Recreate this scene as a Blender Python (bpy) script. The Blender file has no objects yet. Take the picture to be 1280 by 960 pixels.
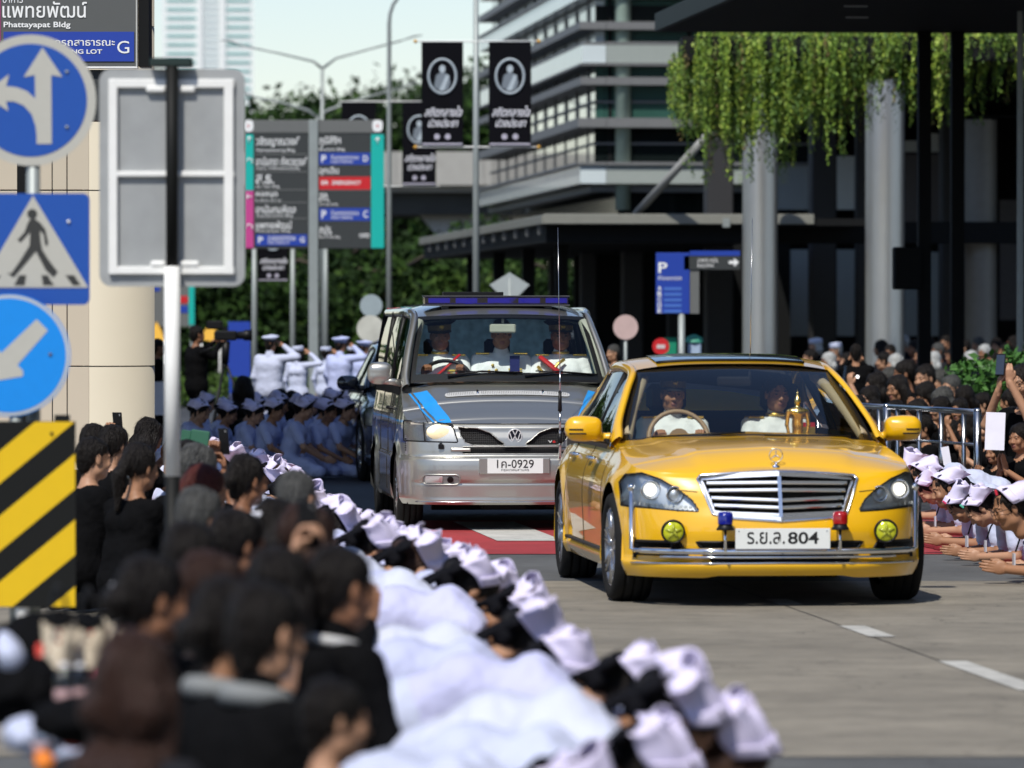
import bpy, bmesh, math, random
import numpy as np
from mathutils import Vector, Matrix, noise
from mathutils.bvhtree import BVHTree
from mathutils.geometry import delaunay_2d_cdt

random.seed(7)
PI = math.pi
R_ = math.radians
scene = bpy.context.scene
C = scene.collection

# ------------------------------------------------------------------ camera
CAM_H = 1.72
FPX = 7111.0                       # focal length in pixels of a 1280 wide frame
HOR = 400.0                        # row of the horizon in that frame
cam_d = bpy.data.cameras.new('camera')
cam = bpy.data.objects.new('camera', cam_d)
C.objects.link(cam)
cam_d.sensor_width = 36.0
cam_d.lens = 200.0
cam_d.clip_start = 0.5
cam_d.clip_end = 9000
cam.location = (0, 0, CAM_H)
cam.rotation_euler = (PI / 2 - math.atan(80 / FPX), 0, 0)
cam_d.dof.use_dof = True
cam_d.dof.focus_distance = 43.0
cam_d.dof.aperture_fstop = 3.6
cam_d.dof.aperture_blades = 9
scene.camera = cam

# ------------------------------------------------------------------ sky and sun
SUN_EL, SUN_AZ = 53.0, 21.0         # azimuth measured to the left of straight behind the camera
world = bpy.data.worlds.new('World')
scene.world = world
world.use_nodes = True
wn = world.node_tree
wn.nodes.clear()
w_out = wn.nodes.new('ShaderNodeOutputWorld')
w_bg = wn.nodes.new('ShaderNodeBackground')
w_sky = wn.nodes.new('ShaderNodeTexSky')
w_sky.sky_type = 'NISHITA'
w_sky.sun_disc = False
w_sky.sun_elevation = R_(SUN_EL)
w_sky.sun_rotation = R_(180 + SUN_AZ)
w_sky.altitude = 0
w_sky.air_density = 1.0
w_sky.dust_density = 0.25
w_sky.ozone_density = 1.0
w_bg.inputs['Strength'].default_value = 0.118
w_tint = wn.nodes.new('ShaderNodeMix')
w_tint.data_type = 'RGBA'
w_tint.blend_type = 'MULTIPLY'
w_tint.inputs[0].default_value = 1.0
w_tint.inputs[7].default_value = (0.975, 0.98, 1.07, 1)
wn.links.new(w_sky.outputs[0], w_tint.inputs[6])
wn.links.new(w_tint.outputs[2], w_bg.inputs['Color'])
wn.links.new(w_bg.outputs[0], w_out.inputs['Surface'])
sun_d = bpy.data.lights.new('sun', 'SUN')
sun_d.energy = 4.5
sun_d.angle = R_(0.53)
sun_d.color = (1.0, 0.955, 0.88)
sun = bpy.data.objects.new('sun', sun_d)
C.objects.link(sun)
e, a = R_(SUN_EL), R_(SUN_AZ)
SUN_DIR = Vector((-math.sin(a) * math.cos(e), -math.cos(a) * math.cos(e), math.sin(e)))
sun.rotation_euler = SUN_DIR.to_track_quat('Z', 'Y').to_euler()
scene.view_settings.view_transform = 'Standard'
scene.view_settings.look = 'None'
scene.view_settings.exposure = 0.0
scene.view_settings.gamma = 1.0
scene.view_settings.use_curve_mapping = False
scene.render.engine = 'CYCLES'
scene.cycles.max_bounces = 7
scene.cycles.diffuse_bounces = 3
scene.cycles.transparent_max_bounces = 16
scene.cycles.use_denoising = True

# ------------------------------------------------------------------ helpers
def at(px, py, d):
    """world point seen at photo pixel px, py at distance d along the view"""
    return Vector(((px - 640) / FPX * d, d, CAM_H - (py - HOR) / FPX * d))

def srgb(r, g, b):
    f = lambda c: (c / 255 / 12.92) if c <= 10.3 else ((c / 255 + 0.055) / 1.055) ** 2.4
    return (f(r), f(g), f(b))

_mats = {}
def mat(name, col=(0.5, 0.5, 0.5), rough=0.6, metal=0.0, var=0.12, scale=8.0, bump=0.0, bscale=40.0,
        coat=0.0, emis=None, estr=0.0, spec=0.5, sheen=0.0, stretch=None, alpha=1.0, trans=0.0, flake=0.0):
    if name in _mats:
        return _mats[name]
    m = bpy.data.materials.new(name)
    m.use_nodes = True
    nt = m.node_tree
    bs = nt.nodes['Principled BSDF']
    tc = nt.nodes.new('ShaderNodeTexCoord')
    src = tc.outputs['Object']
    if stretch:
        mp = nt.nodes.new('ShaderNodeMapping')
        mp.inputs['Scale'].default_value = stretch
        nt.links.new(src, mp.inputs['Vector'])
        src = mp.outputs['Vector']
    ns = nt.nodes.new('ShaderNodeTexNoise')
    ns.inputs['Scale'].default_value = scale
    ns.inputs['Detail'].default_value = 6
    nt.links.new(src, ns.inputs['Vector'])
    mx = nt.nodes.new('ShaderNodeMix')
    mx.data_type = 'RGBA'
    lo = tuple(max(0, c * (1 - var)) for c in col) + (1,)
    hi = tuple(min(1, c * (1 + var)) for c in col) + (1,)
    mx.inputs[6].default_value = lo
    mx.inputs[7].default_value = hi
    nt.links.new(ns.outputs['Fac'], mx.inputs[0])
    nt.links.new(mx.outputs[2], bs.inputs['Base Color'])
    bs.inputs['Roughness'].default_value = rough
    bs.inputs['Metallic'].default_value = metal
    bs.inputs['Specular IOR Level'].default_value = spec
    bs.inputs['Coat Weight'].default_value = coat
    bs.inputs['Coat Roughness'].default_value = 0.02
    bs.inputs['Sheen Weight'].default_value = sheen
    bs.inputs['Alpha'].default_value = alpha
    bs.inputs['Transmission Weight'].default_value = trans
    if emis:
        bs.inputs['Emission Color'].default_value = tuple(emis) + (1,)
        bs.inputs['Emission Strength'].default_value = estr
    if bump > 0:
        nb = nt.nodes.new('ShaderNodeTexNoise')
        nb.inputs['Scale'].default_value = bscale
        nb.inputs['Detail'].default_value = 4
        nt.links.new(src, nb.inputs['Vector'])
        bp = nt.nodes.new('ShaderNodeBump')
        bp.inputs['Strength'].default_value = bump
        bp.inputs['Distance'].default_value = 0.02
        nt.links.new(nb.outputs['Fac'], bp.inputs['Height'])
        nt.links.new(bp.outputs['Normal'], bs.inputs['Normal'])
    if flake > 0:
        nf = nt.nodes.new('ShaderNodeTexNoise')
        nf.inputs['Scale'].default_value = 900
        nt.links.new(src, nf.inputs['Vector'])
        mr = nt.nodes.new('ShaderNodeMapRange')
        mr.inputs['To Min'].default_value = rough - flake
        mr.inputs['To Max'].default_value = rough + flake
        nt.links.new(nf.outputs['Fac'], mr.inputs['Value'])
        nt.links.new(mr.outputs['Result'], bs.inputs['Roughness'])
    _mats[name] = m
    return m

def glass_mat(name, tint=(0.6, 0.7, 0.66), rough=0.0, refl=1.0, ior=1.5):
    if name in _mats:
        return _mats[name]
    m = bpy.data.materials.new(name)
    m.use_nodes = True
    nt = m.node_tree
    nt.nodes.clear()
    o = nt.nodes.new('ShaderNodeOutputMaterial')
    tr = nt.nodes.new('ShaderNodeBsdfTransparent')
    tr.inputs['Color'].default_value = tuple(tint) + (1,)
    gl = nt.nodes.new('ShaderNodeBsdfGlossy')
    gl.inputs['Roughness'].default_value = rough
    gl.inputs['Color'].default_value = (refl, refl, refl, 1)
    fr = nt.nodes.new('ShaderNodeFresnel')
    fr.inputs['IOR'].default_value = ior
    mx = nt.nodes.new('ShaderNodeMixShader')
    nt.links.new(fr.outputs[0], mx.inputs[0])
    nt.links.new(tr.outputs[0], mx.inputs[1])
    nt.links.new(gl.outputs[0], mx.inputs[2])
    nt.links.new(mx.outputs[0], o.inputs[0])
    _mats[name] = m
    return m

def tag(o, label=None, cat=None, group=None, kind=None):
    if label: o['label'] = label
    if cat: o['category'] = cat
    if group: o['group'] = group
    if kind: o['kind'] = kind
    return o

def empty(name, loc=(0, 0, 0), rz=0.0, label=None, cat=None, group=None):
    o = bpy.data.objects.new(name, None)
    C.objects.link(o)
    o.location = loc
    o.rotation_euler = (0, 0, rz)
    o.empty_display_size = 0.1
    return tag(o, label, cat, group)

def link(name, me, parent=None, loc=(0, 0, 0), rot=(0, 0, 0), sc=(1, 1, 1)):
    o = bpy.data.objects.new(name, me)
    C.objects.link(o)
    o.parent = parent
    o.location = loc
    o.rotation_euler = rot
    o.scale = sc
    return o

def copy_tree(o, parent=None):
    c = o.copy()
    C.objects.link(c)
    c.parent = parent
    for ch in list(o.children):
        copy_tree(ch, c)
    return c

def mesh(name, verts, faces, mats, fm=None, smooth=True):
    me = bpy.data.meshes.new(name)
    me.from_pydata([tuple(v) for v in verts], [], [tuple(int(i) for i in f) for f in faces])
    for m in (mats if isinstance(mats, (list, tuple)) else [mats]):
        me.materials.append(m)
    if fm is not None:
        me.polygons.foreach_set('material_index', np.asarray(fm, dtype=np.int32))
    if smooth:
        me.polygons.foreach_set('use_smooth', [True] * len(me.polygons))
    me.update()
    return me

class MB:
    """collects shapes and links them as one mesh"""
    def __init__(s):
        s.v = []; s.f = []; s.m = []; s.sm = []; s.xf = None
    def add(s, vs, fs, m=0, smooth=False):
        b = len(s.v)
        if s.xf is not None:
            vs = [s.xf @ Vector(v) for v in vs]
        s.v += [tuple(v) for v in vs]
        s.f += [tuple(i + b for i in f) for f in fs]
        s.m += [m] * len(fs); s.sm += [smooth] * len(fs)
        return s
    def box(s, x0, x1, y0, y1, z0, z1, m=0, bev=0.0):
        if bev > 0:
            b = min(bev, (x1 - x0) * .45, (y1 - y0) * .45, (z1 - z0) * .45)
            vs = []; idx = {}
            for ix, x in ((0, x0), (1, x1)):
                for iy, y in ((0, y0), (1, y1)):
                    for iz, z in ((0, z0), (1, z1)):
                        sx, sy, sz = (1 if ix == 0 else -1), (1 if iy == 0 else -1), (1 if iz == 0 else -1)
                        for ax in range(3):
                            p = [x, y, z]
                            if ax != 0: p[0] += sx * b
                            if ax != 1: p[1] += sy * b
                            if ax != 2: p[2] += sz * b
                            idx[(ix, iy, iz, ax)] = len(vs); vs.append(p)
            F = []
            for ax in range(3):
                for e_ in (0, 1):
                    q = []
                    for (a_, b_) in ((0, 0), (1, 0), (1, 1), (0, 1)):
                        k = [0, 0, 0]; k[ax] = e_
                        o_ = [i for i in range(3) if i != ax]
                        k[o_[0]] = a_; k[o_[1]] = b_
                        q.append(idx[(k[0], k[1], k[2], ax)])
                    if (e_ == 1) == (ax == 1): q.reverse()
                    F.append(q)
            # edges
            for ax in range(3):
                o_ = [i for i in range(3) if i != ax]
                for a_ in (0, 1):
                    for b_ in (0, 1):
                        k0 = [0, 0, 0]; k1 = [0, 0, 0]
                        k0[o_[0]] = k1[o_[0]] = a_; k0[o_[1]] = k1[o_[1]] = b_
                        k1[ax] = 1
                        q = [idx[(*k0, o_[0])], idx[(*k1, o_[0])], idx[(*k1, o_[1])], idx[(*k0, o_[1])]]
                        F.append(q)
            for ix in (0, 1):
                for iy in (0, 1):
                    for iz in (0, 1):
                        F.append([idx[(ix, iy, iz, 0)], idx[(ix, iy, iz, 1)], idx[(ix, iy, iz, 2)]])
            c = Vector(((x0 + x1) / 2, (y0 + y1) / 2, (z0 + z1) / 2))
            G = []
            for q in F:
                P = [Vector(vs[i]) for i in q]
                n = (P[1] - P[0]).cross(P[2] - P[0])
                ctr = sum(P, Vector()) / len(P)
                G.append(q if n.dot(ctr - c) > 0 else q[::-1])
            return s.add(vs, G, m)
        vs = [(x0, y0, z0), (x1, y0, z0), (x1, y1, z0), (x0, y1, z0), (x0, y0, z1), (x1, y0, z1), (x1, y1, z1), (x0, y1, z1)]
        fs = [(3, 2, 1, 0), (4, 5, 6, 7), (0, 1, 5, 4), (1, 2, 6, 5), (2, 3, 7, 6), (3, 0, 4, 7)]
        return s.add(vs, fs, m)
    def tube(s, pts, r, n=8, m=0, caps=True, smooth=True, flat=1.0):
        pts = [Vector(p) for p in pts]
        rs = r if isinstance(r, (list, tuple)) else [r] * len(pts)
        rings = []
        up = None
        for i, p in enumerate(pts):
            t = (pts[min(i + 1, len(pts) - 1)] - pts[max(i - 1, 0)]).normalized()
            if up is None:
                up = Vector((0, 0, 1)) if abs(t.z) < 0.9 else Vector((1, 0, 0))
            sd = t.cross(up).normalized()
            up = sd.cross(t).normalized()
            rings.append([p + (sd * math.cos(2 * PI * k / n) + up * math.sin(2 * PI * k / n) * flat) * rs[i] for k in range(n)])
        vs = [v for r_ in rings for v in r_]
        fs = []
        for i in range(len(pts) - 1):
            for k in range(n):
                fs.append((i * n + k, i * n + (k + 1) % n, (i + 1) * n + (k + 1) % n, (i + 1) * n + k))
        s.add(vs, [f[::-1] for f in fs], m, smooth)
        if caps:
            b = len(s.v) - len(vs)
            s.f.append(tuple(b + k for k in range(n))); s.m.append(m); s.sm.append(False)
            s.f.append(tuple(b + (len(pts) - 1) * n + k for k in range(n))[::-1]); s.m.append(m); s.sm.append(False)
        return s
    def lathe(s, prof, n=24, m=0, axis='z', c=(0, 0, 0), smooth=True, closed=False):
        vs = []; fs = []
        for (r, h) in prof:
            for k in range(n):
                a_ = 2 * PI * k / n
                ca, sa = r * math.cos(a_), r * math.sin(a_)
                p = {'z': (ca, sa, h), 'y': (ca, h, sa), 'x': (h, ca, sa)}[axis]
                vs.append((p[0] + c[0], p[1] + c[1], p[2] + c[2]))
        L = len(prof)
        for i in range(L - (0 if closed else 1)):
            for k in range(n):
                j = (i + 1) % L
                f = (i * n + k, i * n + (k + 1) % n, j * n + (k + 1) % n, j * n + k)
                fs.append(f[::-1] if axis == 'y' else f)
        return s.add(vs, fs, m, smooth)
    def prism(s, poly, y0, y1, m=0):
        """poly in x,z (counter clockwise seen from -y); extruded along y"""
        n = len(poly)
        vs = [(x, y0, z) for x, z in poly] + [(x, y1, z) for x, z in poly]
        fs = [tuple(range(n)), tuple(range(2 * n - 1, n - 1, -1))]
        fs += [(i, i + n, (i + 1) % n + n, (i + 1) % n) for i in range(n)]
        return s.add(vs, fs, m)
    def prism_z(s, poly, z0, z1, m=0):
        n = len(poly)
        vs = [(x, y, z0) for x, y in poly] + [(x, y, z1) for x, y in poly]
        fs = [tuple(range(n - 1, -1, -1)), tuple(range(n, 2 * n))]
        fs += [(i, (i + 1) % n, (i + 1) % n + n, i + n) for i in range(n)]
        return s.add(vs, fs, m)
    def mesh(s, name, mats):
        me = mesh(name, s.v, s.f, mats, s.m, False)
        me.polygons.foreach_set('use_smooth', s.sm)
        return me
    def build(s, name, mats, parent=None, **k):
        return link(name, s.mesh(name, mats), parent, **k)

def disc(cx, cz, r, n=32, a0=0, a1=360):
    return [(cx + r * math.cos(R_(a0 + (a1 - a0) * i / n)), cz + r * math.sin(R_(a0 + (a1 - a0) * i / n))) for i in range(n)]

def rrect(x0, x1, z0, z1, r, k=5):
    out = []
    for cx, cz, a0 in ((x1 - r, z0 + r, -90), (x1 - r, z1 - r, 0), (x0 + r, z1 - r, 90), (x0 + r, z0 + r, 180)):
        for i in range(k + 1):
            a_ = R_(a0 + 90 * i / k)
            out.append((cx + r * math.cos(a_), cz + r * math.sin(a_)))
    return out

def fill2d(poly, step=0.0):
    """triangulated polygon with optional interior grid -> pts, tris"""
    pts = []
    n = len(poly)
    for i in range(n):
        a_, b_ = Vector(poly[i]), Vector(poly[(i + 1) % n])
        L = (b_ - a_).length
        k = max(1, int(L / step)) if step else 1
        for j in range(k):
            pts.append(a_.lerp(b_, j / k))
    nb = len(pts)
    edges = [(i, (i + 1) % nb) for i in range(nb)]
    if step:
        xs = [p.x for p in pts]; zs = [p.y for p in pts]
        P2 = [(p.x, p.y) for p in pts]
        x = min(xs) + step / 2
        while x < max(xs):
            z = min(zs) + step / 2
            while z < max(zs):
                if inpoly(x, z, P2):
                    pts.append(Vector((x, z)))
                z += step
            x += step
    r = delaunay_2d_cdt(pts, edges, [], 1, 1e-6)
    return [tuple(v) for v in r[0]], [tuple(f) for f in r[2]]

def inpoly(x, y, poly):
    c = False
    j = len(poly) - 1
    for i in range(len(poly)):
        xi, yi = poly[i][0], poly[i][1]; xj, yj = poly[j][0], poly[j][1]
        if (yi > y) != (yj > y) and x < (xj - xi) * (y - yi) / (yj - yi + 1e-12) + xi:
            c = not c
        j = i
    return c

def flat(mb, poly, y, t=0.003, m=0):
    """flat print: thin sheet facing -y"""
    pts, tr = fill2d(poly)
    vs = [(p[0], y, p[1]) for p in pts]
    fs = []
    for f in tr:
        a_, b_, c_ = (Vector(pts[i]) for i in f[:3])
        cr = (b_ - a_).x * (c_ - a_).y - (b_ - a_).y * (c_ - a_).x
        fs.append(f if cr > 0 else f[::-1])
    mb.add(vs, fs, m)
    return mb

_fontcache = {}
def text_data(body, bold=False):
    k = (body, bold)
    if k in _fontcache:
        return _fontcache[k]
    cu = bpy.data.curves.new('lettering', 'FONT')
    cu.body = body
    cu.resolution_u = 4
    cu.size = 1.0
    if bold: cu.offset = 0.008 if any(ord(c) > 0xE00 for c in body) else 0.018
    o = bpy.data.objects.new('lettering', cu)
    C.objects.link(o)
    dg = bpy.context.evaluated_depsgraph_get()
    me = bpy.data.meshes.new_from_object(o.evaluated_get(dg))
    vs = [tuple(v.co) for v in me.vertices]
    fs = [tuple(p.vertices) for p in me.polygons]
    bpy.data.objects.remove(o)
    bpy.data.curves.remove(cu)
    bpy.data.meshes.remove(me)
    _fontcache[k] = (vs, fs)
    return vs, fs

def put_text(mb, body, x0, x1, z0, z1, y, m=0, bold=False, keep=False, slant=0.0):
    """lettering filling the box x0..x1, z0..z1 on a plane facing -y"""
    vs, fs = text_data(body, bold)
    if not vs: return
    ax = [v[0] for v in vs]; az = [v[1] for v in vs]
    w, h = max(ax) - min(ax), max(az) - min(az)
    sx, sz = (x1 - x0) / w, (z1 - z0) / h
    if keep: sx = min(sx, sz * 1.1)
    P = [(x0 + (v[0] - min(ax)) * sx + slant * (v[1] - min(az)) * sz, y, z0 + (v[1] - min(az)) * sz) for v in vs]
    mb.add(P, fs, m)

def text_obj(name, items, mats, parent, **k):
    mb = MB()
    for it in items:
        put_text(mb, *it[:-1], m=it[-1]) if len(it) == 7 else put_text(mb, *it[:6], m=it[6], **it[7])
    return mb.build(name, mats, parent, **k)

def spline(pts, n):
    """Catmull-Rom through pts, n samples per unit of total"""
    P = np.array(pts, float)
    Q = np.vstack([2 * P[0] - P[1], P, 2 * P[-1] - P[-2]])
    out = []
    k = max(2, n // (len(P) - 1))
    for i in range(1, len(Q) - 2):
        for j in range(k):
            t = j / k
            p0, p1, p2, p3 = Q[i - 1], Q[i], Q[i + 1], Q[i + 2]
            out.append(0.5 * ((2 * p1) + (-p0 + p2) * t + (2 * p0 - 5 * p1 + 4 * p2 - p3) * t * t + (-p0 + 3 * p1 - 3 * p2 + p3) * t ** 3))
    out.append(P[-1])
    return np.array(out)

def sm(x, a_, b_):
    t = np.clip((np.asarray(x, float) - a_) / (b_ - a_), 0, 1)
    return t * t * (3 - 2 * t)

# ---- signed distance modelling: smooth bodies without seams
def surface_nets(V, org, h):
    s = V < 0
    nx, ny, nz = V.shape
    cnt = np.zeros((nx - 1, ny - 1, nz - 1), np.int8)
    pos = np.zeros((nx - 1, ny - 1, nz - 1, 3), np.float32)
    num = np.zeros((nx - 1, ny - 1, nz - 1), np.float32)
    def cs(i, j, k, A):
        return A[i:nx - 1 + i, j:ny - 1 + j, k:nz - 1 + k]
    for dx, dy, dz, ax in [(0, 0, 0, 0), (0, 1, 0, 0), (0, 0, 1, 0), (0, 1, 1, 0), (0, 0, 0, 1), (1, 0, 0, 1), (0, 0, 1, 1), (1, 0, 1, 1),
                           (0, 0, 0, 2), (1, 0, 0, 2), (0, 1, 0, 2), (1, 1, 0, 2)]:
        e_ = [dx, dy, dz]; e2 = e_[:]; e2[ax] += 1
        A = cs(*e_, V); B = cs(*e2, V)
        d = (A < 0) != (B < 0)
        t = np.where(d, A / np.where(d, A - B, 1), 0)
        for c_ in range(3):
            pos[..., c_] += np.where(d, e_[c_] + (t if c_ == ax else 0), 0)
        num += d
    act = num > 0
    idx = -np.ones(act.shape, np.int64)
    I = np.argwhere(act)
    idx[act] = np.arange(len(I))
    P = (I + pos[act] / num[act][:, None]) * h + np.array(org)
    F = []
    for ax in range(3):
        o1, o2 = [(1, 2), (2, 0), (0, 1)][ax]
        sl0 = [slice(1, -1)] * 3; sl1 = [slice(1, -1)] * 3
        sl0[ax] = slice(0, -1); sl1[ax] = slice(1, None)
        A = s[tuple(sl0)]; B = s[tuple(sl1)]
        for cond, flip in (((A & ~B), False), ((~A & B), True)):
            Q = np.argwhere(cond)
            if len(Q) == 0: continue
            base = Q.copy()
            for c_ in range(3):
                if c_ != ax: base[:, c_] += 1
            def cell(a_, b_):
                q = base.copy(); q[:, o1] -= a_; q[:, o2] -= b_
                return idx[q[:, 0], q[:, 1], q[:, 2]]
            f = np.stack([cell(1, 1), cell(0, 1), cell(0, 0), cell(1, 0)], 1)
            if flip: f = f[:, ::-1]
            F.append(f)
    return P, np.concatenate(F) if F else np.zeros((0, 4), int)

class SDF:
    def __init__(s):
        s.p = []; s.paint = []
    def cap(s, a_, b_, ra, rb, tg=0, k=0.03, sub=False, flat=None):
        s.p.append(('c', np.array(a_, float), np.array(b_, float), ra, rb, tg, k, sub, flat)); return s
    def ell(s, c, r, tg=0, k=0.03, rot=None, sub=False):
        s.p.append(('e', np.array(c, float), np.array(r, float), rot, None, tg, k, sub, None)); return s
    def box(s, c, h, r, tg=0, k=0.02):
        s.p.append(('b', np.array(c, float), np.array(h, float), r, None, tg, k, False, None)); return s
    def dot(s, c, r, tg, rot=None):
        s.paint.append((np.array(c, float), np.array(r, float), tg, rot)); return s
    @staticmethod
    def dist(p, X):
        if p[0] == 'c':
            a_, b_ = p[1], p[2]
            ab = b_ - a_
            t = np.clip(((X - a_) @ ab) / max(ab @ ab, 1e-9), 0, 1)
            q = X - (a_ + t[..., None] * ab)
            if p[8] is not None:
                q = q / np.array(p[8])
            return np.sqrt((q * q).sum(-1)) - (p[3] + t * (p[4] - p[3]))
        if p[0] == 'b':
            q = np.abs(X - p[1]) - (p[2] - p[3])
            return np.sqrt((np.maximum(q, 0) ** 2).sum(-1)) + np.minimum(q.max(-1), 0) - p[3]
        q = X - p[1]
        if p[3] is not None:
            q = q @ np.array(p[3].to_3x3() if hasattr(p[3], 'to_3x3') else p[3])
        r = p[2]
        k0 = np.sqrt(((q / r) ** 2).sum(-1)); k1 = np.sqrt(((q / (r * r)) ** 2).sum(-1))
        return k0 * (k0 - 1) / np.maximum(k1, 1e-9)
    def bounds(s, p):
        if p[0] == 'c':
            m = max(p[3], p[4]) * (max(p[8]) if p[8] is not None else 1)
            return np.minimum(p[1], p[2]) - m, np.maximum(p[1], p[2]) + m
        if p[0] == 'b': return p[1] - p[2], p[1] + p[2]
        m = p[2].max()
        return (p[1] - m, p[1] + m) if p[3] is not None else (p[1] - p[2], p[1] + p[2])
    def mesh(s, h, mg=0.03):
        lo = np.min([s.bounds(p)[0] for p in s.p if not p[7]], 0) - mg
        hi = np.max([s.bounds(p)[1] for p in s.p if not p[7]], 0) + mg
        n = np.ceil((hi - lo) / h).astype(int) + 1
        V = np.full(n, 1.0, np.float32)
        ax = [lo[i] + h * np.arange(n[i]) for i in range(3)]
        for p in s.p:
            b0, b1 = s.bounds(p)
            e_ = max(mg, p[6] * 1.3, 2 * h)
            i0 = np.clip(((b0 - e_ - lo) / h).astype(int), 0, n - 1); i1 = np.clip(((b1 + e_ - lo) / h).astype(int) + 2, 0, n)
            sl = tuple(slice(i0[i], i1[i]) for i in range(3))
            X = np.stack(np.meshgrid(*[ax[i][sl[i]] for i in range(3)], indexing='ij'), -1)
            d = s.dist(p, X)
            W = V[sl]; k = p[6]
            if p[7]:
                d = -d
                hh = np.clip(0.5 - 0.5 * (W - d) / k, 0, 1)
                V[sl] = W * (1 - hh) + d * hh + k * hh * (1 - hh)
            else:
                hh = np.clip(0.5 + 0.5 * (W - d) / k, 0, 1)
                V[sl] = W * (1 - hh) + d * hh - k * hh * (1 - hh)
        P, F = surface_nets(V, lo, h)
        ctr = P[F].mean(1)
        best = np.full(len(F), 1e9); tg = np.zeros(len(F), int)
        for p in s.p:
            if p[7]: continue
            d = s.dist(p, ctr)
            w = d < best
            best[w] = d[w]; tg[w] = p[5]
        for c, r, t_, rot in s.paint:
            q = ctr - c
            if rot is not None: q = q @ np.array(rot)
            w = ((q / r) ** 2).sum(-1) < 1
            tg[w] = t_
        return P, F, tg
# ================================================================== ground
RD = R_(5.3)                         # the road runs 5.3 degrees off the view axis
def rdx(d, x0, d0):                  # x of a line parallel to the road passing x0 at d0
    return x0 - (d - d0) * math.tan(RD)
def ground_mat(name, col, grain=90, var=.22, patch_=.35, rough=.85, streak=False):
    m = mat(name, col, rough=rough, var=var, scale=grain, bump=.35, bscale=grain * 2)
    nt = m.node_tree
    bs = nt.nodes['Principled BSDF']
    src = bs.inputs['Base Color'].links[0].from_socket
    n2 = nt.nodes.new('ShaderNodeTexNoise'); n2.inputs['Scale'].default_value = 1.0; n2.inputs['Detail'].default_value = 8; n2.inputs['Roughness'].default_value = .6
    mp = nt.nodes.new('ShaderNodeMapping'); mp.inputs['Scale'].default_value = (.35, .9, 1) if streak else (.6, .35, 1)
    tc = nt.nodes.new('ShaderNodeTexCoord'); nt.links.new(tc.outputs['Object'], mp.inputs['Vector']); nt.links.new(mp.outputs['Vector'], n2.inputs['Vector'])
    mr = nt.nodes.new('ShaderNodeMapRange'); mr.inputs['From Min'].default_value = .3; mr.inputs['From Max'].default_value = .7
    mr.inputs['To Min'].default_value = 1 - patch_; mr.inputs['To Max'].default_value = 1 + patch_ * .6
    nt.links.new(n2.outputs['Fac'], mr.inputs['Value'])
    mx = nt.nodes.new('ShaderNodeMix'); mx.data_type = 'RGBA'; mx.blend_type = 'MULTIPLY'; mx.inputs[0].default_value = 1
    nt.links.new(src, mx.inputs[6]); nt.links.new(mr.outputs['Result'], mx.inputs[7])
    # stains and hairline cracks with shapes of their own
    vo = nt.nodes.new('ShaderNodeTexVoronoi'); vo.feature = 'DISTANCE_TO_EDGE'; vo.inputs['Scale'].default_value = .45; vo.inputs['Randomness'].default_value = 1
    nw = nt.nodes.new('ShaderNodeTexNoise'); nw.inputs['Scale'].default_value = 2.2; nw.inputs['Detail'].default_value = 5
    av = nt.nodes.new('ShaderNodeVectorMath'); av.operation = 'ADD'
    nt.links.new(tc.outputs['Object'], nw.inputs['Vector']); nt.links.new(tc.outputs['Object'], av.inputs[0]); nt.links.new(nw.outputs['Color'], av.inputs[1]); nt.links.new(av.outputs[0], vo.inputs['Vector'])
    cr = nt.nodes.new('ShaderNodeMapRange'); cr.inputs['From Max'].default_value = .006; cr.inputs['To Min'].default_value = .55; cr.inputs['To Max'].default_value = 1
    nt.links.new(vo.outputs['Distance'], cr.inputs['Value'])
    n3 = nt.nodes.new('ShaderNodeTexNoise'); n3.inputs['Scale'].default_value = 3.5; n3.inputs['Detail'].default_value = 10; n3.inputs['Roughness'].default_value = .7
    nt.links.new(tc.outputs['Object'], n3.inputs['Vector'])
    m3 = nt.nodes.new('ShaderNodeMapRange'); m3.inputs['From Min'].default_value = .35; m3.inputs['From Max'].default_value = .65; m3.inputs['To Min'].default_value = .80; m3.inputs['To Max'].default_value = 1.12
    nt.links.new(n3.outputs['Fac'], m3.inputs['Value'])
    mm = nt.nodes.new('ShaderNodeMath'); mm.operation = 'MULTIPLY'; nt.links.new(cr.outputs['Result'], mm.inputs[0]); nt.links.new(m3.outputs['Result'], mm.inputs[1])
    mx2 = nt.nodes.new('ShaderNodeMix'); mx2.data_type = 'RGBA'; mx2.blend_type = 'MULTIPLY'; mx2.inputs[0].default_value = 1
    nt.links.new(mx.outputs[2], mx2.inputs[6]); nt.links.new(mm.outputs[0], mx2.inputs[7])
    nt.links.new(mx2.outputs[2], bs.inputs['Base Color'])
    return m
G_ASP = ground_mat('asphalt', (.050, .052, .056), rough=.75)
G_ASP2 = ground_mat('worn_asphalt', (.105, .107, .105), rough=.8)
G_CON = ground_mat('road_concrete', (.232, .208, .165), grain=60, var=.16, patch_=.30, rough=.8, streak=True)
G_RED = ground_mat('red_paint', (.36, .034, .038), grain=70, var=.2, patch_=.25, rough=.75)
G_WHI = ground_mat('road_white', (.50, .49, .45), grain=50, var=.25, patch_=.2, rough=.7)
G_SOIL = ground_mat('ground_far', (.06, .06, .05))
G_PAVE = ground_mat('pavement_concrete', (.14, .135, .125), grain=40)

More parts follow.
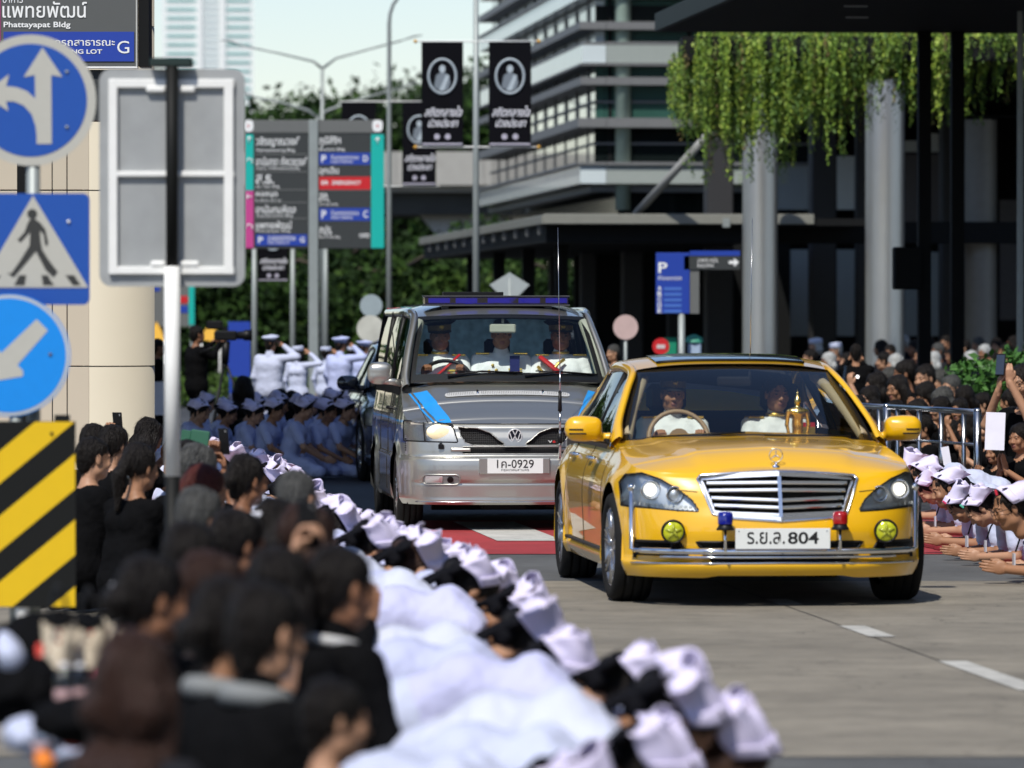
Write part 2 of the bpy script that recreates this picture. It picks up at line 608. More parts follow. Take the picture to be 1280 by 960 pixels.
def sheet_(name, poly, z, m, parent=None, kind='structure', sub=0):
    """horizontal sheet"""
    pts, tr = fill2d(poly, sub)
    vs = [(p[0], p[1], z) for p in pts]
    fs = []
    for f in tr:
        a_, b_, c_ = (Vector(pts[i]) for i in f[:3])
        cr = (b_ - a_).x * (c_ - a_).y - (b_ - a_).y * (c_ - a_).x
        fs.append(tuple(f) if cr > 0 else tuple(f[::-1]))
    o = link(name, mesh(name, vs, fs, [m], None, False), parent)
    if parent is None: tag(o, kind=kind)
    return o
sheet_('ground', [(-4000, -200), (4000, -200), (4000, 6000), (-4000, 6000)], -.004, G_SOIL)
sheet_('road', [(rdx(-30, -4.4, 30), -30), (16, -30), (16, 140), (rdx(140, -4.4, 30), 140)], 0, G_ASP)
sheet_('worn_road_surface', [(rdx(37.5, -4.4, 30), 37.4), (9, 37.4), (9, 43.0), (rdx(43, -4.4, 30), 43.0)], .004, G_ASP2)
# concrete lanes with a joint along the lane line
for xa, xb in ((-4.35, 1.62), (1.635, 9.0)):
    f = lambda x, d: rdx(d, x, 34.3) if x < 8 else x
    sheet_('concrete_lane', [(f(xa, 22.35), 22.35), (f(xb, 22.35), 22.35), (f(xb, 37.39), 37.39), (f(xa, 37.39), 37.39)], .004, G_CON)
sheet_('patched_kerbside_strip', [(-3, 10), (9, 10), (9, 22.3), (-3, 22.3)], .004, G_ASP2)  # darker ground strip nearest the camera
# lane dashes
for d0, d1 in ((34.2, 34.9), (30.75, 31.85), (26.3, 28.55), (22.9, 24.2)):
    w = .055
    o = sheet_('lane_dash', [(rdx(d0, 1.66 - w, 34.3), d0), (rdx(d0, 1.66 + w * 1.6, 34.3), d0), (rdx(d1, 1.66 + w * 1.6, 34.3), d1), (rdx(d1, 1.66 - w, 34.3), d1)], .0085, G_WHI)
# crossing: red field with stripes parallel to the road
sheet_('red_crossing', [(rdx(41.6, -4.3, 30), 41.6), (6.5, 41.6), (6.5, 48.6), (rdx(48.6, -4.3, 30), 48.6)], .0085, G_RED)
for k in range(-5, 9):
    x0 = -.30 + k * 1.02
    sheet_('crossing_stripe', [(rdx(44.0, x0, 46), 44.0), (rdx(44.0, x0 + .52, 46), 44.0), (rdx(48.2, x0 + .52, 46), 48.2), (rdx(48.2, x0, 46), 48.2)], .013, G_WHI)
# kerbs and pavements
for side, xk in ((-1, -4.4), (1, 5.2)):
    mb = MB()
    P = []
    for d in range(0, 140, 4):
        x = rdx(d, xk, 30)
        if side < 0: mb.add([(x - .15, d, 0), (x, d, 0), (rdx(d + 3.98, xk, 30), d + 3.98, 0), (rdx(d + 3.98, xk, 30) - .15, d + 3.98, 0), (x - .15, d, .12), (x, d, .12), (rdx(d + 3.98, xk, 30), d + 3.98, .12), (rdx(d + 3.98, xk, 30) - .15, d + 3.98, .12)],
                           [(3, 2, 1, 0), (4, 5, 6, 7), (0, 1, 5, 4), (1, 2, 6, 5), (2, 3, 7, 6), (3, 0, 4, 7)])
    if side < 0:
        o = mb.build('kerb', mat('kerb_stone', (.3, .3, .28), rough=.8)); tag(o, kind='structure')
mb = MB()
mb.add([(rdx(0, -4.56, 30), 0, .115), (rdx(138, -4.56, 30), 138, .115), (-60, 138, .115), (-60, 0, .115)], [(0, 1, 2, 3)])
o = mb.build('pavement', G_PAVE); tag(o, kind='structure')
# red carpet with a scalloped edge under the bowing nurses
poly = []
n = 40
for i in range(n + 1):
    d = 37.6 + 8.6 * i / n
    poly.append((rdx(d, 3.30, 41) - .03 * abs(math.sin(i * 1.35)), d))
poly += [(rdx(46.2, 4.3, 41), 46.2), (rdx(37.6, 4.3, 41), 37.6)]
mb = MB(); mb.prism_z(poly[::-1], .0135, .035); tag(mb.build('red_carpet', mat('carpet_red', (.32, .02, .03), rough=.95, var=.2, scale=60, bump=.8, bscale=120)), 'red carpet with scalloped edge under the row of bowing nurses', 'carpet')
# ================================================================== materials for vehicles
M_YEL = mat('yellow_paint', (0.80, 0.44, 0.004), rough=0.28, var=0.02, scale=3, coat=1.0, spec=0.5)
M_SIL = mat('silver_paint', (0.45, 0.445, 0.405), rough=0.38, metal=0.85, var=0.03, scale=3, coat=1.0, flake=0.03)
M_BLUES = mat('blue_stripe_paint', (0.02, 0.30, 0.75), rough=0.3, var=0.03, coat=0.8)
M_NAVYS = mat('navy_stripe_paint', (0.012, 0.05, 0.24), rough=0.3, var=0.03, coat=0.8)
M_CHR = mat('chrome', (0.82, 0.83, 0.85), rough=0.06, metal=1.0, var=0.02)
M_GCH = mat('grille_chrome', (0.85, 0.86, 0.88), rough=0.20, metal=1.0, var=0.02)
M_STEEL = mat('brushed_steel', (0.55, 0.56, 0.58), rough=0.22, metal=1.0, var=0.08, scale=30)
M_BLK = mat('black_trim', (0.008, 0.008, 0.009), rough=0.45, var=0.2, spec=.25)
M_GAP = mat('shut_line', (0.006, 0.006, 0.006), rough=0.8, var=0.1)
M_RUB = mat('tyre_rubber', (0.012, 0.012, 0.012), rough=0.85, var=0.25, scale=30, bump=0.1, spec=.2)
M_RIM = mat('alloy', (0.45, 0.46, 0.48), rough=0.25, metal=0.9, var=0.05)
M_GLASS = glass_mat('windscreen_glass', (0.93, 0.96, 0.93), ior=1.65)
M_SGLASS = glass_mat('side_glass', (0.25, 0.36, 0.31), ior=1.55)
M_LGLASS = glass_mat('lamp_glass', (0.9, 0.92, 0.93), rough=0.03, ior=1.45)
M_TAN = mat('tan_lining', (0.36, 0.30, 0.20), rough=0.7, var=0.08)
M_LIN = mat('green_grey_lining', (0.30, 0.33, 0.27), rough=0.75, var=0.08)
M_DARKIN = mat('dark_cabin', (0.012, 0.012, 0.013), rough=0.8, var=0.2, spec=.1)
M_BEAM = mat('lit_lamp', (0.9, 0.9, 0.85), rough=0.2, emis=(1.0, 0.93, 0.80), estr=1.6, var=0.02)
M_REFL = mat('lamp_reflector', (.72, .73, .74), rough=.38, metal=.7, var=0.1, scale=60)
M_PLATE = mat('plate_white', (0.72, 0.74, 0.72), rough=0.5, var=0.04)
M_PINK = mat('plate_black', (0.01, 0.01, 0.01), rough=0.5)

def pline(z, prof):
    zs = [p[0] for p in prof]; vs = [p[1] for p in prof]
    return np.interp(z, zs, vs)

def psmooth(prof, n=40):
    q = spline(prof, n)
    q = q[np.argsort(q[:, 0])]
    return q

class Shell:
    """car lower body: skirt that follows a plan outline, and a crowned top"""
    def __init__(s, plan, front, side, rear, top, zb, axles, R, zc, crown, dome=None, flare=0.02, cabin=(1.5, 4.6), rows=64, cols=260, lip=None):
        P = spline(plan, 400)
        seg = np.hypot(*np.diff(P, axis=0).T)
        L = np.concatenate([[0], np.cumsum(seg)])
        n = cols
        extra = []
        u = np.linspace(0, 1, n)
        S = L[-1] * (0.75 * u + 0.25 * u ** 2)
        # columns at the arch ends
        Sy = np.interp(S, L, P[:, 1])
        for yc in axles:
            for sg in (-1, 1):
                for dd in (0.9999, 1.0005, 0.99, 0.97, 0.94):
                    ss = L[np.argmin(np.abs(P[:, 1] - (yc + sg * R * dd)) + 10 * (P[:, 0] < max(P[:, 0]) * .9))]
                    extra.append(ss)
        S = np.unique(np.concatenate([S, extra]))
        keep = [0]
        for i in range(1, len(S)):
            if S[i] - S[keep[-1]] > 0.0015: keep.append(i)
        S = S[keep]
        px = np.interp(S, L, P[:, 0]); py = np.interp(S, L, P[:, 1])
        dx = np.gradient(px, S); dy = np.gradient(py, S)
        nl = np.hypot(dx, dy)
        nx, ny = dy / nl, -dx / nl
        nx[0] = 0; ny[0] = -1; nx[-1] = 0; ny[-1] = 1
        fr, sd, rr = psmooth(front), psmooth(side), psmooth(rear)
        zt = np.interp(S, [t[0] for t in top], [t[1] for t in top])
        k = np.ones(9) / 9
        zt = np.convolve(np.pad(zt, 4, 'edge'), k, 'valid')
        zb_ = np.full(len(S), zb, float)
        if lip is not None: zb_ = np.array([lip(a_, b_) for a_, b_ in zip(px, py)])
        inarch = np.zeros(len(S), bool)
        for yc in axles:
            w = (nx > 0.7) & (np.abs(py - yc) < R)
            za = zc + np.sqrt(np.maximum(0, R * R - (py - yc) ** 2))
            zb_ = np.where(w, np.maximum(zb_, za), zb_); inarch |= w
        G = np.zeros((len(S), rows, 3))
        for i in range(len(S)):
            v = np.linspace(0, 1, rows)
            z = zb_[i] + (zt[i] - zb_[i]) * v
            ws = sm(abs(nx[i]), 0.35, 0.95)
            fi = np.interp(z, fr[:, 0], fr[:, 1]); si = np.interp(z, sd[:, 0], sd[:, 1]); ri = np.interp(z, rr[:, 0], rr[:, 1])
            ins = (1 - ws) * (fi if ny[i] < 0 else ri) + ws * si
            for yc in axles:
                r = np.hypot(py[i] - yc, z - zc)
                ins = ins - ws * flare * np.exp(-((r - R) / 0.075) ** 2)
            G[i, :, 0] = px[i] - nx[i] * ins
            G[i, :, 1] = py[i] - ny[i] * ins
            G[i, :, 2] = z
        s.G = G; s.S = S; s.px = px; s.py = py; s.nx = nx; s.ny = ny
        # full skirt: mirrored + own
        H = G[1:-1][::-1].copy(); H[..., 0] *= -1
        full = np.concatenate([G, H], 0)   # closed loop
        nI = len(full)
        V = full.reshape(-1, 3)
        F = []
        for i in range(nI):
            i2 = (i + 1) % nI
            a_ = i * rows; b_ = i2 * rows
            for j in range(rows - 1):
                F.append((a_ + j, b_ + j, b_ + j + 1, a_ + j + 1))
        s.V = V; s.F = np.array(F)
        # top
        T = G[:, -1, :]
        M = 48
        us = np.linspace(-1, 1, M)
        us = np.sign(us) * (1 - (1 - np.abs(us)) ** 1.15)
        TV = []
        for i in range(len(S)):
            x, y, z = T[i]
            for u_ in us:
                zz = z + crown(y) * (1 - abs(u_) ** 2.3)
                if dome: zz += dome(x * u_, y) * (1 - abs(u_) ** 8)
                TV.append((x * u_, y, zz))
        TF = []
        for i in range(len(S) - 1):
            for j in range(M - 1):
                TF.append((i * M + j, i * M + j + 1, (i + 1) * M + j + 1, (i + 1) * M + j))
        TF = [f[::1] for f in TF]
        s.TV = np.array(TV); s.TF = np.array(TF)
        s.bvh = BVHTree.FromPolygons([Vector(v) for v in s.V], [tuple(f) for f in s.F])
        s.tbvh = BVHTree.FromPolygons([Vector(v) for v in s.TV], [tuple(f) for f in s.TF])
    def part(s, name, which, mats, parent, sel, holes=(), mfun=None, thick=0.0):
        V, F = (s.V, s.F) if which == 'skirt' else (s.TV, s.TF)
        ctr = V[F].mean(1)
        msk = np.array([sel(*c) for c in ctr])
        for poly in holes:
            P = np.array(poly)
            bx = (np.abs(ctr[:, 0]) < 9) & (ctr[:, 1] < 1.1) & msk
            for i in np.nonzero(bx)[0]:
                if inpoly(ctr[i, 0], ctr[i, 2], poly): msk[i] = False
        Fs = F[msk]
        used, inv = np.unique(Fs, return_inverse=True)
        fm = None
        if mfun: fm = [mfun(*c) for c in ctr[msk]]
        me = mesh(name, V[used], inv.reshape(Fs.shape), mats, fm)
        # weld coincident rows (front fan)
        bm = bmesh.new(); bm.from_mesh(me)
        bmesh.ops.remove_doubles(bm, verts=bm.verts, dist=0.0004)
        bmesh.ops.recalc_face_normals(bm, faces=bm.faces)
        # orient outward: check the average normal against the radial direction
        acc = 0
        for f in bm.faces:
            c = f.calc_center_median()
            acc += f.normal.dot(Vector((c.x, (c.y - 2.4) * .4, c.z - 0.45))) * f.calc_area()
        if acc < 0: bmesh.ops.reverse_faces(bm, faces=bm.faces)
        bm.to_mesh(me); bm.free()
        me.polygons.foreach_set('use_smooth', [True] * len(me.polygons))
        o = link(name, me, parent)
        return o
    def yf(s, x, z, dflt=None):
        h = s.bvh.ray_cast(Vector((x, -2, z)), Vector((0, 1, 0)))
        if h[0] is None:
            h = s.tbvh.ray_cast(Vector((x, -2, z)), Vector((0, 1, 0)))
        return h[0].y if h[0] is not None and h[0].y < 2.2 else dflt
    def zf(s, x, y, dflt=1.0):
        for k in range(8):
            h = s.tbvh.ray_cast(Vector((x, y + .015 * k, 3)), Vector((0, 0, -1)))
            if h[0] is not None: return h[0].z
        return dflt
    def xf(s, y, z, sg=1, dflt=0.9):
        h = s.bvh.ray_cast(Vector((3 * sg, y, z)), Vector((-sg, 0, 0)))
        return h[0].x if h[0] is not None else dflt * sg

def patch(mb, poly, fy, off=0.003, step=0.03, m=0, thick=0.0, smooth=True):
    """sheet cut to poly (x,z) lying on the surface y = fy(x,z), pushed forward by off"""
    pts, tr = fill2d(poly, step)
    n = len(pts)
    ys = [fy(p[0], p[1]) for p in pts]
    good = [y for y in ys if y is not None]
    for i in range(n):
        if ys[i] is None:
            # nearest good neighbour
            j = min((k for k in range(n) if ys[k] is not None), key=lambda k: (pts[k][0] - pts[i][0]) ** 2 + (pts[k][1] - pts[i][1]) ** 2)
            ys[i] = ys[j]
    vs = [(p[0], y - off, p[1]) for p, y in zip(pts, ys)]
    fs = []
    for f in tr:
        a_, b_, c_ = (Vector(pts[i]) for i in f[:3])
        cr = (b_ - a_).x * (c_ - a_).y - (b_ - a_).y * (c_ - a_).x
        fs.append(tuple(f) if cr > 0 else tuple(f[::-1]))
    mb.add(vs, fs, m, smooth)
    return mb

def patch_top(mb, poly, fz, off=0.003, step=0.04, m=0):
    """poly in x,y on z = fz(x,y)"""
    pts, tr = fill2d(poly, step)
    vs = [(p[0], p[1], fz(p[0], p[1]) + off) for p in pts]
    fs = []
    for f in tr:
        a_, b_, c_ = (Vector(pts[i]) for i in f[:3])
        cr = (b_ - a_).x * (c_ - a_).y - (b_ - a_).y * (c_ - a_).x
        fs.append(tuple(f) if cr > 0 else tuple(f[::-1]))
    mb.add(vs, fs, m, True)
    return mb

def front_line(pts, fy, off=0.0, step=0.02, closed=False):
    """points of a line (x,z) projected to the front"""
    out = []
    P = [Vector(p) for p in pts]
    if closed: P.append(P[0])
    last = 0.3
    for a_, b_ in zip(P[:-1], P[1:]):
        k = max(1, int((b_ - a_).length / step))
        for j in range(k):
            q = a_.lerp(b_, j / k)
            y = fy(q.x, q.y)
            y = last if y is None else y
            last = y
            out.append((q.x, y - off, q.y))
    y = fy(P[-1].x, P[-1].y)
    out.append((P[-1].x, (last if y is None else y) - off, P[-1].y))
    return out

def quadgrid(mb, c00, c10, c01, c11, bulge=(0, 0, 0), nu=16, nv=10, m=0, ubulge=None, vbulge=None, flip=False):
    """curved sheet between four corners; bulge is added as parabola in u and in v"""
    c00, c10, c01, c11 = map(Vector, (c00, c10, c01, c11))
    ub = Vector(ubulge or (0, 0, 0)); vb = Vector(vbulge or (0, 0, 0))
    vs = []
    for j in range(nv + 1):
        v = j / nv
        for i in range(nu + 1):
            u = i / nu
            p = (c00 * (1 - u) + c10 * u) * (1 - v) + (c01 * (1 - u) + c11 * u) * v
            p = p + ub * (1 - (2 * u - 1) ** 2) + vb * (1 - (2 * v - 1) ** 2)
            vs.append(p)
    fs = []
    for j in range(nv):
        for i in range(nu):
            q = (j * (nu + 1) + i, j * (nu + 1) + i + 1, (j + 1) * (nu + 1) + i + 1, (j + 1) * (nu + 1) + i)
            fs.append(q[::-1] if flip else q)
    mb.add(vs, fs, m, True)
    return mb

def wheel(parent, x, y, r, w, rimr, spokes=5, steer=0.0, side=-1):
    o = link('wheel', None, parent) if False else bpy.data.objects.new('wheel', None)
    C.objects.link(o); o.parent = parent; o.location = (x, y, r); o.rotation_euler = (0, 0, steer)
    t = MB()
    hw = w / 2
    prof = [(rimr, -hw * .86), (rimr + .02, -hw * .98), (r - .05, -hw), (r - .018, -hw * .93), (r - .004, -hw * .72)]
    for g in (-.5, 0, .5):
        gx = g * hw * .9
        prof += [(r, gx - .012 if g > -.5 else gx - .014), (r, gx - .006), (r - .009, gx - .005), (r - .009, gx + .005), (r, gx + .006)]
    prof += [(r - .004, hw * .72), (r - .018, hw * .93), (r - .05, hw), (rimr + .02, hw * .98), (rimr, hw * .86)]
    t.lathe(prof, 56, 0, 'x')
    t.build('tyre', M_RUB, o)
    q = MB()
    xo = side * hw * .84
    q.lathe([(rimr + .004, xo), (rimr + .012, xo * 1.04), (rimr - .004, xo * 1.02), (rimr - .02, xo * .9), (rimr - .03, -xo * .9)], 56, 0, 'x')
    q.lathe([(0.0, xo * .92), (.035, xo * .92), (.06, xo * .85), (.07, xo * .6)], 24, 0, 'x')
    for k in range(spokes):
        a_ = 2 * PI * k / spokes + .3
        for da in (-.13, .13):
            p0 = Vector((xo * .84, math.cos(a_ + da * .4) * .05, math.sin(a_ + da * .4) * .05))
            p1 = Vector((xo * .95, math.cos(a_ + da) * (rimr - .008), math.sin(a_ + da) * (rimr - .008)))
            q.tube([p0, p0.lerp(p1, .5) + Vector((xo * .02, 0, 0)), p1], [.018, .014, .016], 6, 0)
    q.lathe([(rimr * .62, 0), (0.001, 0)], 24, 1, 'x')
    q.build('rim', [M_RIM, M_GAP], o)
    return o

# ================================================================== yellow limousine
def yellow_car():
    root = empty('luxury_sedan', (1.53 + 0.9 * math.sin(R_(5)), 34.86 - 0.9 * math.cos(R_(5)), 0), R_(5),
                 'yellow royal limousine with number plate 804 and chrome guard bar, nearest the camera', 'car')
    plan = [(0, 0), (.2, .006), (.4, .03), (.56, .085), (.70, .175), (.80, .285), (.865, .42), (.905, .62), (.925, .9), (.935, 1.4),
            (.94, 2.2), (.94, 3.1), (.935, 4.0), (.915, 4.5), (.86, 4.85), (.72, 5.05), (.4, 5.15), (0, 5.18)]
    front = [(.15, .06), (.185, .02), (.23, -.012), (.262, -.02), (.275, .01), (.33, .02), (.38, .012), (.45, 0), (.52, .012), (.60, .04), (.70, .075), (.78, .125), (.81, .165), (1.0, .3)]
    side = [(.15, .05), (.20, .02), (.26, -.002), (.30, .012), (.45, .006), (.6, .0), (.70, .004), (.78, .022), (.84, .05), (.90, .085), (.96, .11), (1.02, .13)]
    rear = [(.15, .05), (.25, 0), (.5, -.01), (.7, .0), (.9, .03), (1.02, .1)]
    top = [(0, .805), (.5, .80), (.75, .80), (1.0, .825), (1.4, .875), (1.9, .93), (2.4, .975), (3.2, .995), (4.4, 1.0), (5.5, 1.0), (6.6, .98)]
    def dome(x, y):
        f = float(sm(y, .12, .5)) * float(1 - sm(y, 1.7, 2.2))
        w = .46 + .20 * min(1, max(0, (y - .2) / 1.3))
        return f * .016 * float(1 - sm(abs(x), w - .06, w + .02)) + f * .006 * math.exp(-(x / .10) ** 2)
    def lip(x, y):
        return .178 + .014 * float(1 - sm(abs(x), .36, .48)) if y < .5 else .178 + .02 * float(sm(y, .5, 1.4))
    sh = Shell(plan, front, side, rear, top, .18, (.9, 4.05), .395, .335,
               lambda y: .085 * float(sm(y, .02, .55)) * (1 - .52 * float(sm(y, .6, 1.5))), dome, .022, lip=lip)
    hl = [(-.905, .60), (-.905, .735), (-.875, .785), (-.80, .80), (-.70, .765), (-.60, .705), (-.525, .645), (-.485, .585), (-.49, .572), (-.62, .578), (-.78, .592)]
    hr = [(-x, z) for x, z in hl][::-1]
    gr = [(-.405, .56), (-.47, .735), (-.485, .765), (-.465, .787), (-.3, .80), (0, .815), (.3, .80), (.465, .787), (.485, .765), (.47, .735), (.405, .56), (.3, .535), (0, .515), (-.3, .535)]
    it = [(-.40, .272), (-.50, .392), (.50, .392), (.40, .272)]
    sl = [(-.84, .315), (-.845, .392), (-.60, .392), (-.55, .315)]
    sr = [(-x, z) for x, z in sl][::-1]
    holes = [hl, hr, gr, it, sl, sr]
    cut = lambda y, z: False
    bum = lambda x, y, z: y < .52 and z < .655 + .10 * float(sm(abs(x), .45, .8))
    sh.part('bumper', 'skirt', [M_YEL], root, lambda x, y, z: bum(x, y, z), holes)
    sh.part('wing', 'skirt', [M_YEL], root, lambda x, y, z: x < 0 and not bum(x, y, z) and y < 1.45, holes)
    sh.part('wing', 'skirt', [M_YEL], root, lambda x, y, z: x >= 0 and not bum(x, y, z) and y < 1.45, holes)
    for sg in (-1, 1):
        d = sh.part('door', 'skirt', [M_YEL], root, lambda x, y, z: x * sg > 0 and 1.45 <= y < 2.55)
        d2 = sh.part('door', 'skirt', [M_YEL], root, lambda x, y, z: x * sg > 0 and 2.55 <= y < 3.65)
        for dd, yy in ((d, 2.35), (d2, 3.4)):
            h = MB(); x = sh.xf(yy, .84, sg)
            h.tube([(x - .01 * sg, yy - .11, .84), (x + .028 * sg, yy - .08, .845), (x + .03 * sg, yy + .08, .845), (x - .01 * sg, yy + .11, .84)], .012, 8)
            h.build('handle', M_CHR, dd)
    sh.part('body', 'skirt', [M_YEL], root, lambda x, y, z: y >= 3.65)
    sh.part('hood', 'top', [M_YEL], root, lambda x, y, z: y < 1.62)
    sh.part('boot_lid', 'top', [M_YEL], root, lambda x, y, z: y > 4.45)
    # floor and wheel wells, dark
    f = MB()
    f.box(-.70, .70, .42, 4.95, .19, .26)
    f.box(-.60, .60, .25, .9, .26, .78)
    f.box(-.56, .56, .5, 4.6, .26, .75)
    for yy in (.9, 4.05):
        for sg in (-1, 1):
            f.box(min(sg * .56, sg * .6), max(sg * .56, sg * .6), yy - .45, yy + .45, .26, .8)
    f.build('underbody', M_GAP, root)
    for sg in (-1, 1):
        for yy in (.9, 4.05):
            wheel(root, sg * .825, yy, .335, .245, .238, 7, R_(3) if yy < 1 else 0, sg)
            w = MB()   # dark liner of the wheel arch
            n = 20
            vs = []; fs = []
            for i in range(n + 1):
                a_ = PI * i / n
                for xx in (.55, .85):
                    vs.append((sg * xx, yy + .385 * math.cos(a_), .335 + .385 * math.sin(a_)))
            for i in range(n):
                fs.append((2 * i, 2 * i + 1, 2 * i + 3, 2 * i + 2))
            w.add(vs, fs, 0, True)
            w.build('arch_liner', M_GAP, root)
    # ---- shut lines
    def fl(pts): return front_line(pts, lambda x, z: sh.yf(x, z, None), .0005, .02)
    g = MB()
    for sg in (-1, 1):
        g.tube(fl([(sg * .49, .69), (sg * .60, .70)]), .0028, 4)
        g.build('shut_line', M_GAP, root); g = MB()
        for yy in (1.45, 2.55, 3.65):
            P = [(sh.xf(yy, z, sg), yy, z) for z in np.linspace(.25, .97, 16)]
            g.tube([(p[0] + .0003 * sg, p[1], p[2]) for p in P], .003, 4)
            g.build('shut_line', M_GAP, root); g = MB()
    # ---- chrome strip round the bumper and black rubbing strip on the sills
    g = MB()
    pts = [(x, sh.yf(x, .262, .3) - .004, .262 + .008 * (1 - abs(x) / .9)) for x in np.linspace(-.86, .86, 60)]
    g.tube(pts, .007, 6)
    g.build('bumper_strip', M_CHR, root)
    for sg in (-1, 1):
        g = MB()
        g.tube([(sh.xf(y, .30, sg) + .002 * sg, y, .30) for y in np.linspace(1.38, 3.6, 30)], .012, 6)
        g.build('sill_strip', M_BLK, root)
    # ---- openings
    g = MB()
    g.box(-.53, .53, .10, .13, .25, .41)
    for sg in (-1, 1):
        g.box(min(sg * .52, sg * .85), max(sg * .52, sg * .85), .36, .38, .29, .41)
    for z in (.30, .325, .35):
        g.box(-.47, .47, .05, .10, z, z + .006)
    for poly in (it, sl, sr):
        g.tube(front_line(poly, lambda x, z: sh.yf(x, z, None), .002, .02, True), .009, 6, caps=False)
    g.build('air_intake', M_BLK, root)
    # ---- grille: a shallow V with five chrome slats each side
    gy = lambda x, z: .030 + .27 * abs(x) ** 1.1 + (z - .52) * .36
    fr = MB()
    def swept(poly, wd, dp, mb, m=0):
        """flat-faced frame: ribbon of width wd inside poly"""
        n = len(poly)
        c = Vector((sum(p[0] for p in poly) / n, sum(p[1] for p in poly) / n))
        vs = []
        P = [Vector(p) for p in poly]
        for i, p in enumerate(P):
            a_ = (p - P[i - 1]).normalized(); b_ = (P[(i + 1) % n] - p).normalized()
            t = (a_ + b_).normalized(); nn = Vector((-t.y, t.x))
            if nn.dot(c - p) < 0: nn = -nn
            for (o_, d_) in ((-.006, .02), (-.003, -dp * .9), (wd * .15, -dp), (wd * .95, -dp), (wd * 1.02, .03)):
                q = p + nn * o_
                vs.append((q.x, gy(q.x, q.y) + d_, q.y))
        fs = []
        for i in range(n):
            j = (i + 1) % n
            for k in range(4):
                fs.append((i * 5 + k, i * 5 + k + 1, j * 5 + k + 1, j * 5 + k))
        mb.add(vs, fs, m)
    P = []
    gg = [(x, z) for x, z in gr]
    for i in range(len(gg)):
        a_, b_ = Vector(gg[i]), Vector(gg[(i + 1) % len(gg)])
        k = max(1, int((b_ - a_).length / .05))
        P += [tuple(a_.lerp(b_, j / k)) for j in range(k)]
    swept(P, .030, .030, fr)
    fr.build('grille_frame', M_GCH, root)
    b = MB()
    b.add([(x, gy(x, z) + .075, z) for x, z in ((-.5, .5), (0, .5), (.5, .5), (.5, .83), (0, .83), (-.5, .83))], [(0, 1, 4, 5), (1, 2, 3, 4)])
    b.build('grille_mesh', M_GAP, root)
    b = MB(); b.tube(front_line(gr, lambda x, z: sh.yf(x, z, None), .001, .02, True), .009, 6, caps=False); b.build('grille_surround', M_GCH, root)
    b = MB(); b.box(-.011, .011, 0, .03, 0, 1)
    b.v = [(x * 1.0, gy(0, .525 + z * .275) - .028 + y, .525 + z * .275) for x, y, z in b.v]
    b.build('grille_rib', M_GCH, root)
    for sg in (-1, 1):
        for k in range(5):
            t = (k + .9) / 5.9
            zc = .527 + (.785 - .527) * t
            xe = .362 + .075 * t
            z0 = zc + .008 * (1 - t); z1 = zc + .002
            ps = [(0, z0 - .006), (.25 * xe / .42, (z0 + z1) / 2 + .002), (xe, z1)]
            vs = []
            NX = 8
            for i in range(NX + 1):
                x = xe * i / NX; zz = zc + (.006 * (1 - i / NX) if t > .5 else -.012 * (1 - i / NX))
                y = gy(x, zz)
                for (dy, dz) in ((-.016, -.011), (-.020, -.004), (-.020, .010), (.03, .013), (.03, -.010)):
                    vs.append((sg * x, y + dy + .36 * dz, zz + dz))
            fs = []
            for i in range(NX):
                for q in range(5):
                    f_ = (i * 5 + q, i * 5 + (q + 1) % 5, (i + 1) * 5 + (q + 1) % 5, (i + 1) * 5 + q)
                    fs.append(f_ if sg < 0 else f_[::-1])
            bb = MB(); bb.add(vs, fs)
            bb.build('grille_slat', M_GCH, root)
    # ---- star on the hood
    s_ = MB()
    ys = .24; zs = sh.zf(0, ys)
    s_.lathe([(.024, zs - .004), (.022, zs + .006), (.008, zs + .012), (.005, zs + .03)], 16, 0, 'z', (0, ys, 0))
    ring = [(.040 * math.cos(2 * PI * k / 28), ys, zs + .068 + .040 * math.sin(2 * PI * k / 28)) for k in range(29)]
    s_.tube(ring, .0032, 6, caps=False)
    for k in range(3):
        a_ = PI / 2 + k * 2 * PI / 3
        s_.tube([(0, ys, zs + .068), (.039 * math.cos(a_), ys, zs + .068 + .039 * math.sin(a_))], [.0065, .001], 5)
    s_.build('hood_star', M_CHR, root)
    # ---- headlights
    for sg, poly in ((-1, hl), (1, hr)):
        yb = lambda x, z: min(.62, (sh.yf(x, z, .45) or .45)) + .05
        hh = MB(); patch(hh, poly, lambda x, z: sh.yf(x, z, None), -.045, .04, 0)
        h = hh.build('headlight', M_REFL, root)
        q = MB()
        for cx, cz, r in ((-.755, .70, .052), (-.62, .675, .043)):
            x = -sg * cx; yy = (sh.yf(x, cz, .3))
            q.lathe([(r * 1.15, yy + .05), (r * 1.18, yy + .005), (r * 1.02, yy + .0), (r, yy + .03)], 24, 0, 'y', (x, 0, cz))
        q.build('lamp_ring', M_CHR, h)
        q = MB(); x = -sg * -.755; yy = sh.yf(x, .70, .3)
        q.lathe([(.040, yy + .035), (.034, yy + .018), (.020, yy + .009), (.0005, yy + .005)], 24, 0, 'y', (x, 0, .70))
        q.build('beam_lens', M_BEAM, h)
        q = MB(); x = -sg * -.62; yy = sh.yf(x, .675, .3)
        q.lathe([(.041, yy + .035), (.034, yy + .018), (.020, yy + .010), (.0005, yy + .006)], 24, 0, 'y', (x, 0, .675))
        q.build('beam_lens', M_REFL, h)
        for k in range(12):
            x = sg * (.53 + .028 * k); z = .590 + .0016 * k
            yy = sh.yf(x, z, .3) + .006
            bb = MB(); bb.box(x - .009, x + .009, yy, yy + .015, z, z + .017); bb.build('running_lamp', M_PLATE, h)
        q = MB()
        q.tube(front_line(poly, lambda x, z: sh.yf(x, z, None), -.004, .02, True), .006, 5, caps=False)
        q.build('seal', M_BLK, h)
        q = MB(); patch(q, poly, lambda x, z: sh.yf(x, z, None), .004, .03, 0)
        q.build('lens_cover', M_LGLASS, h)
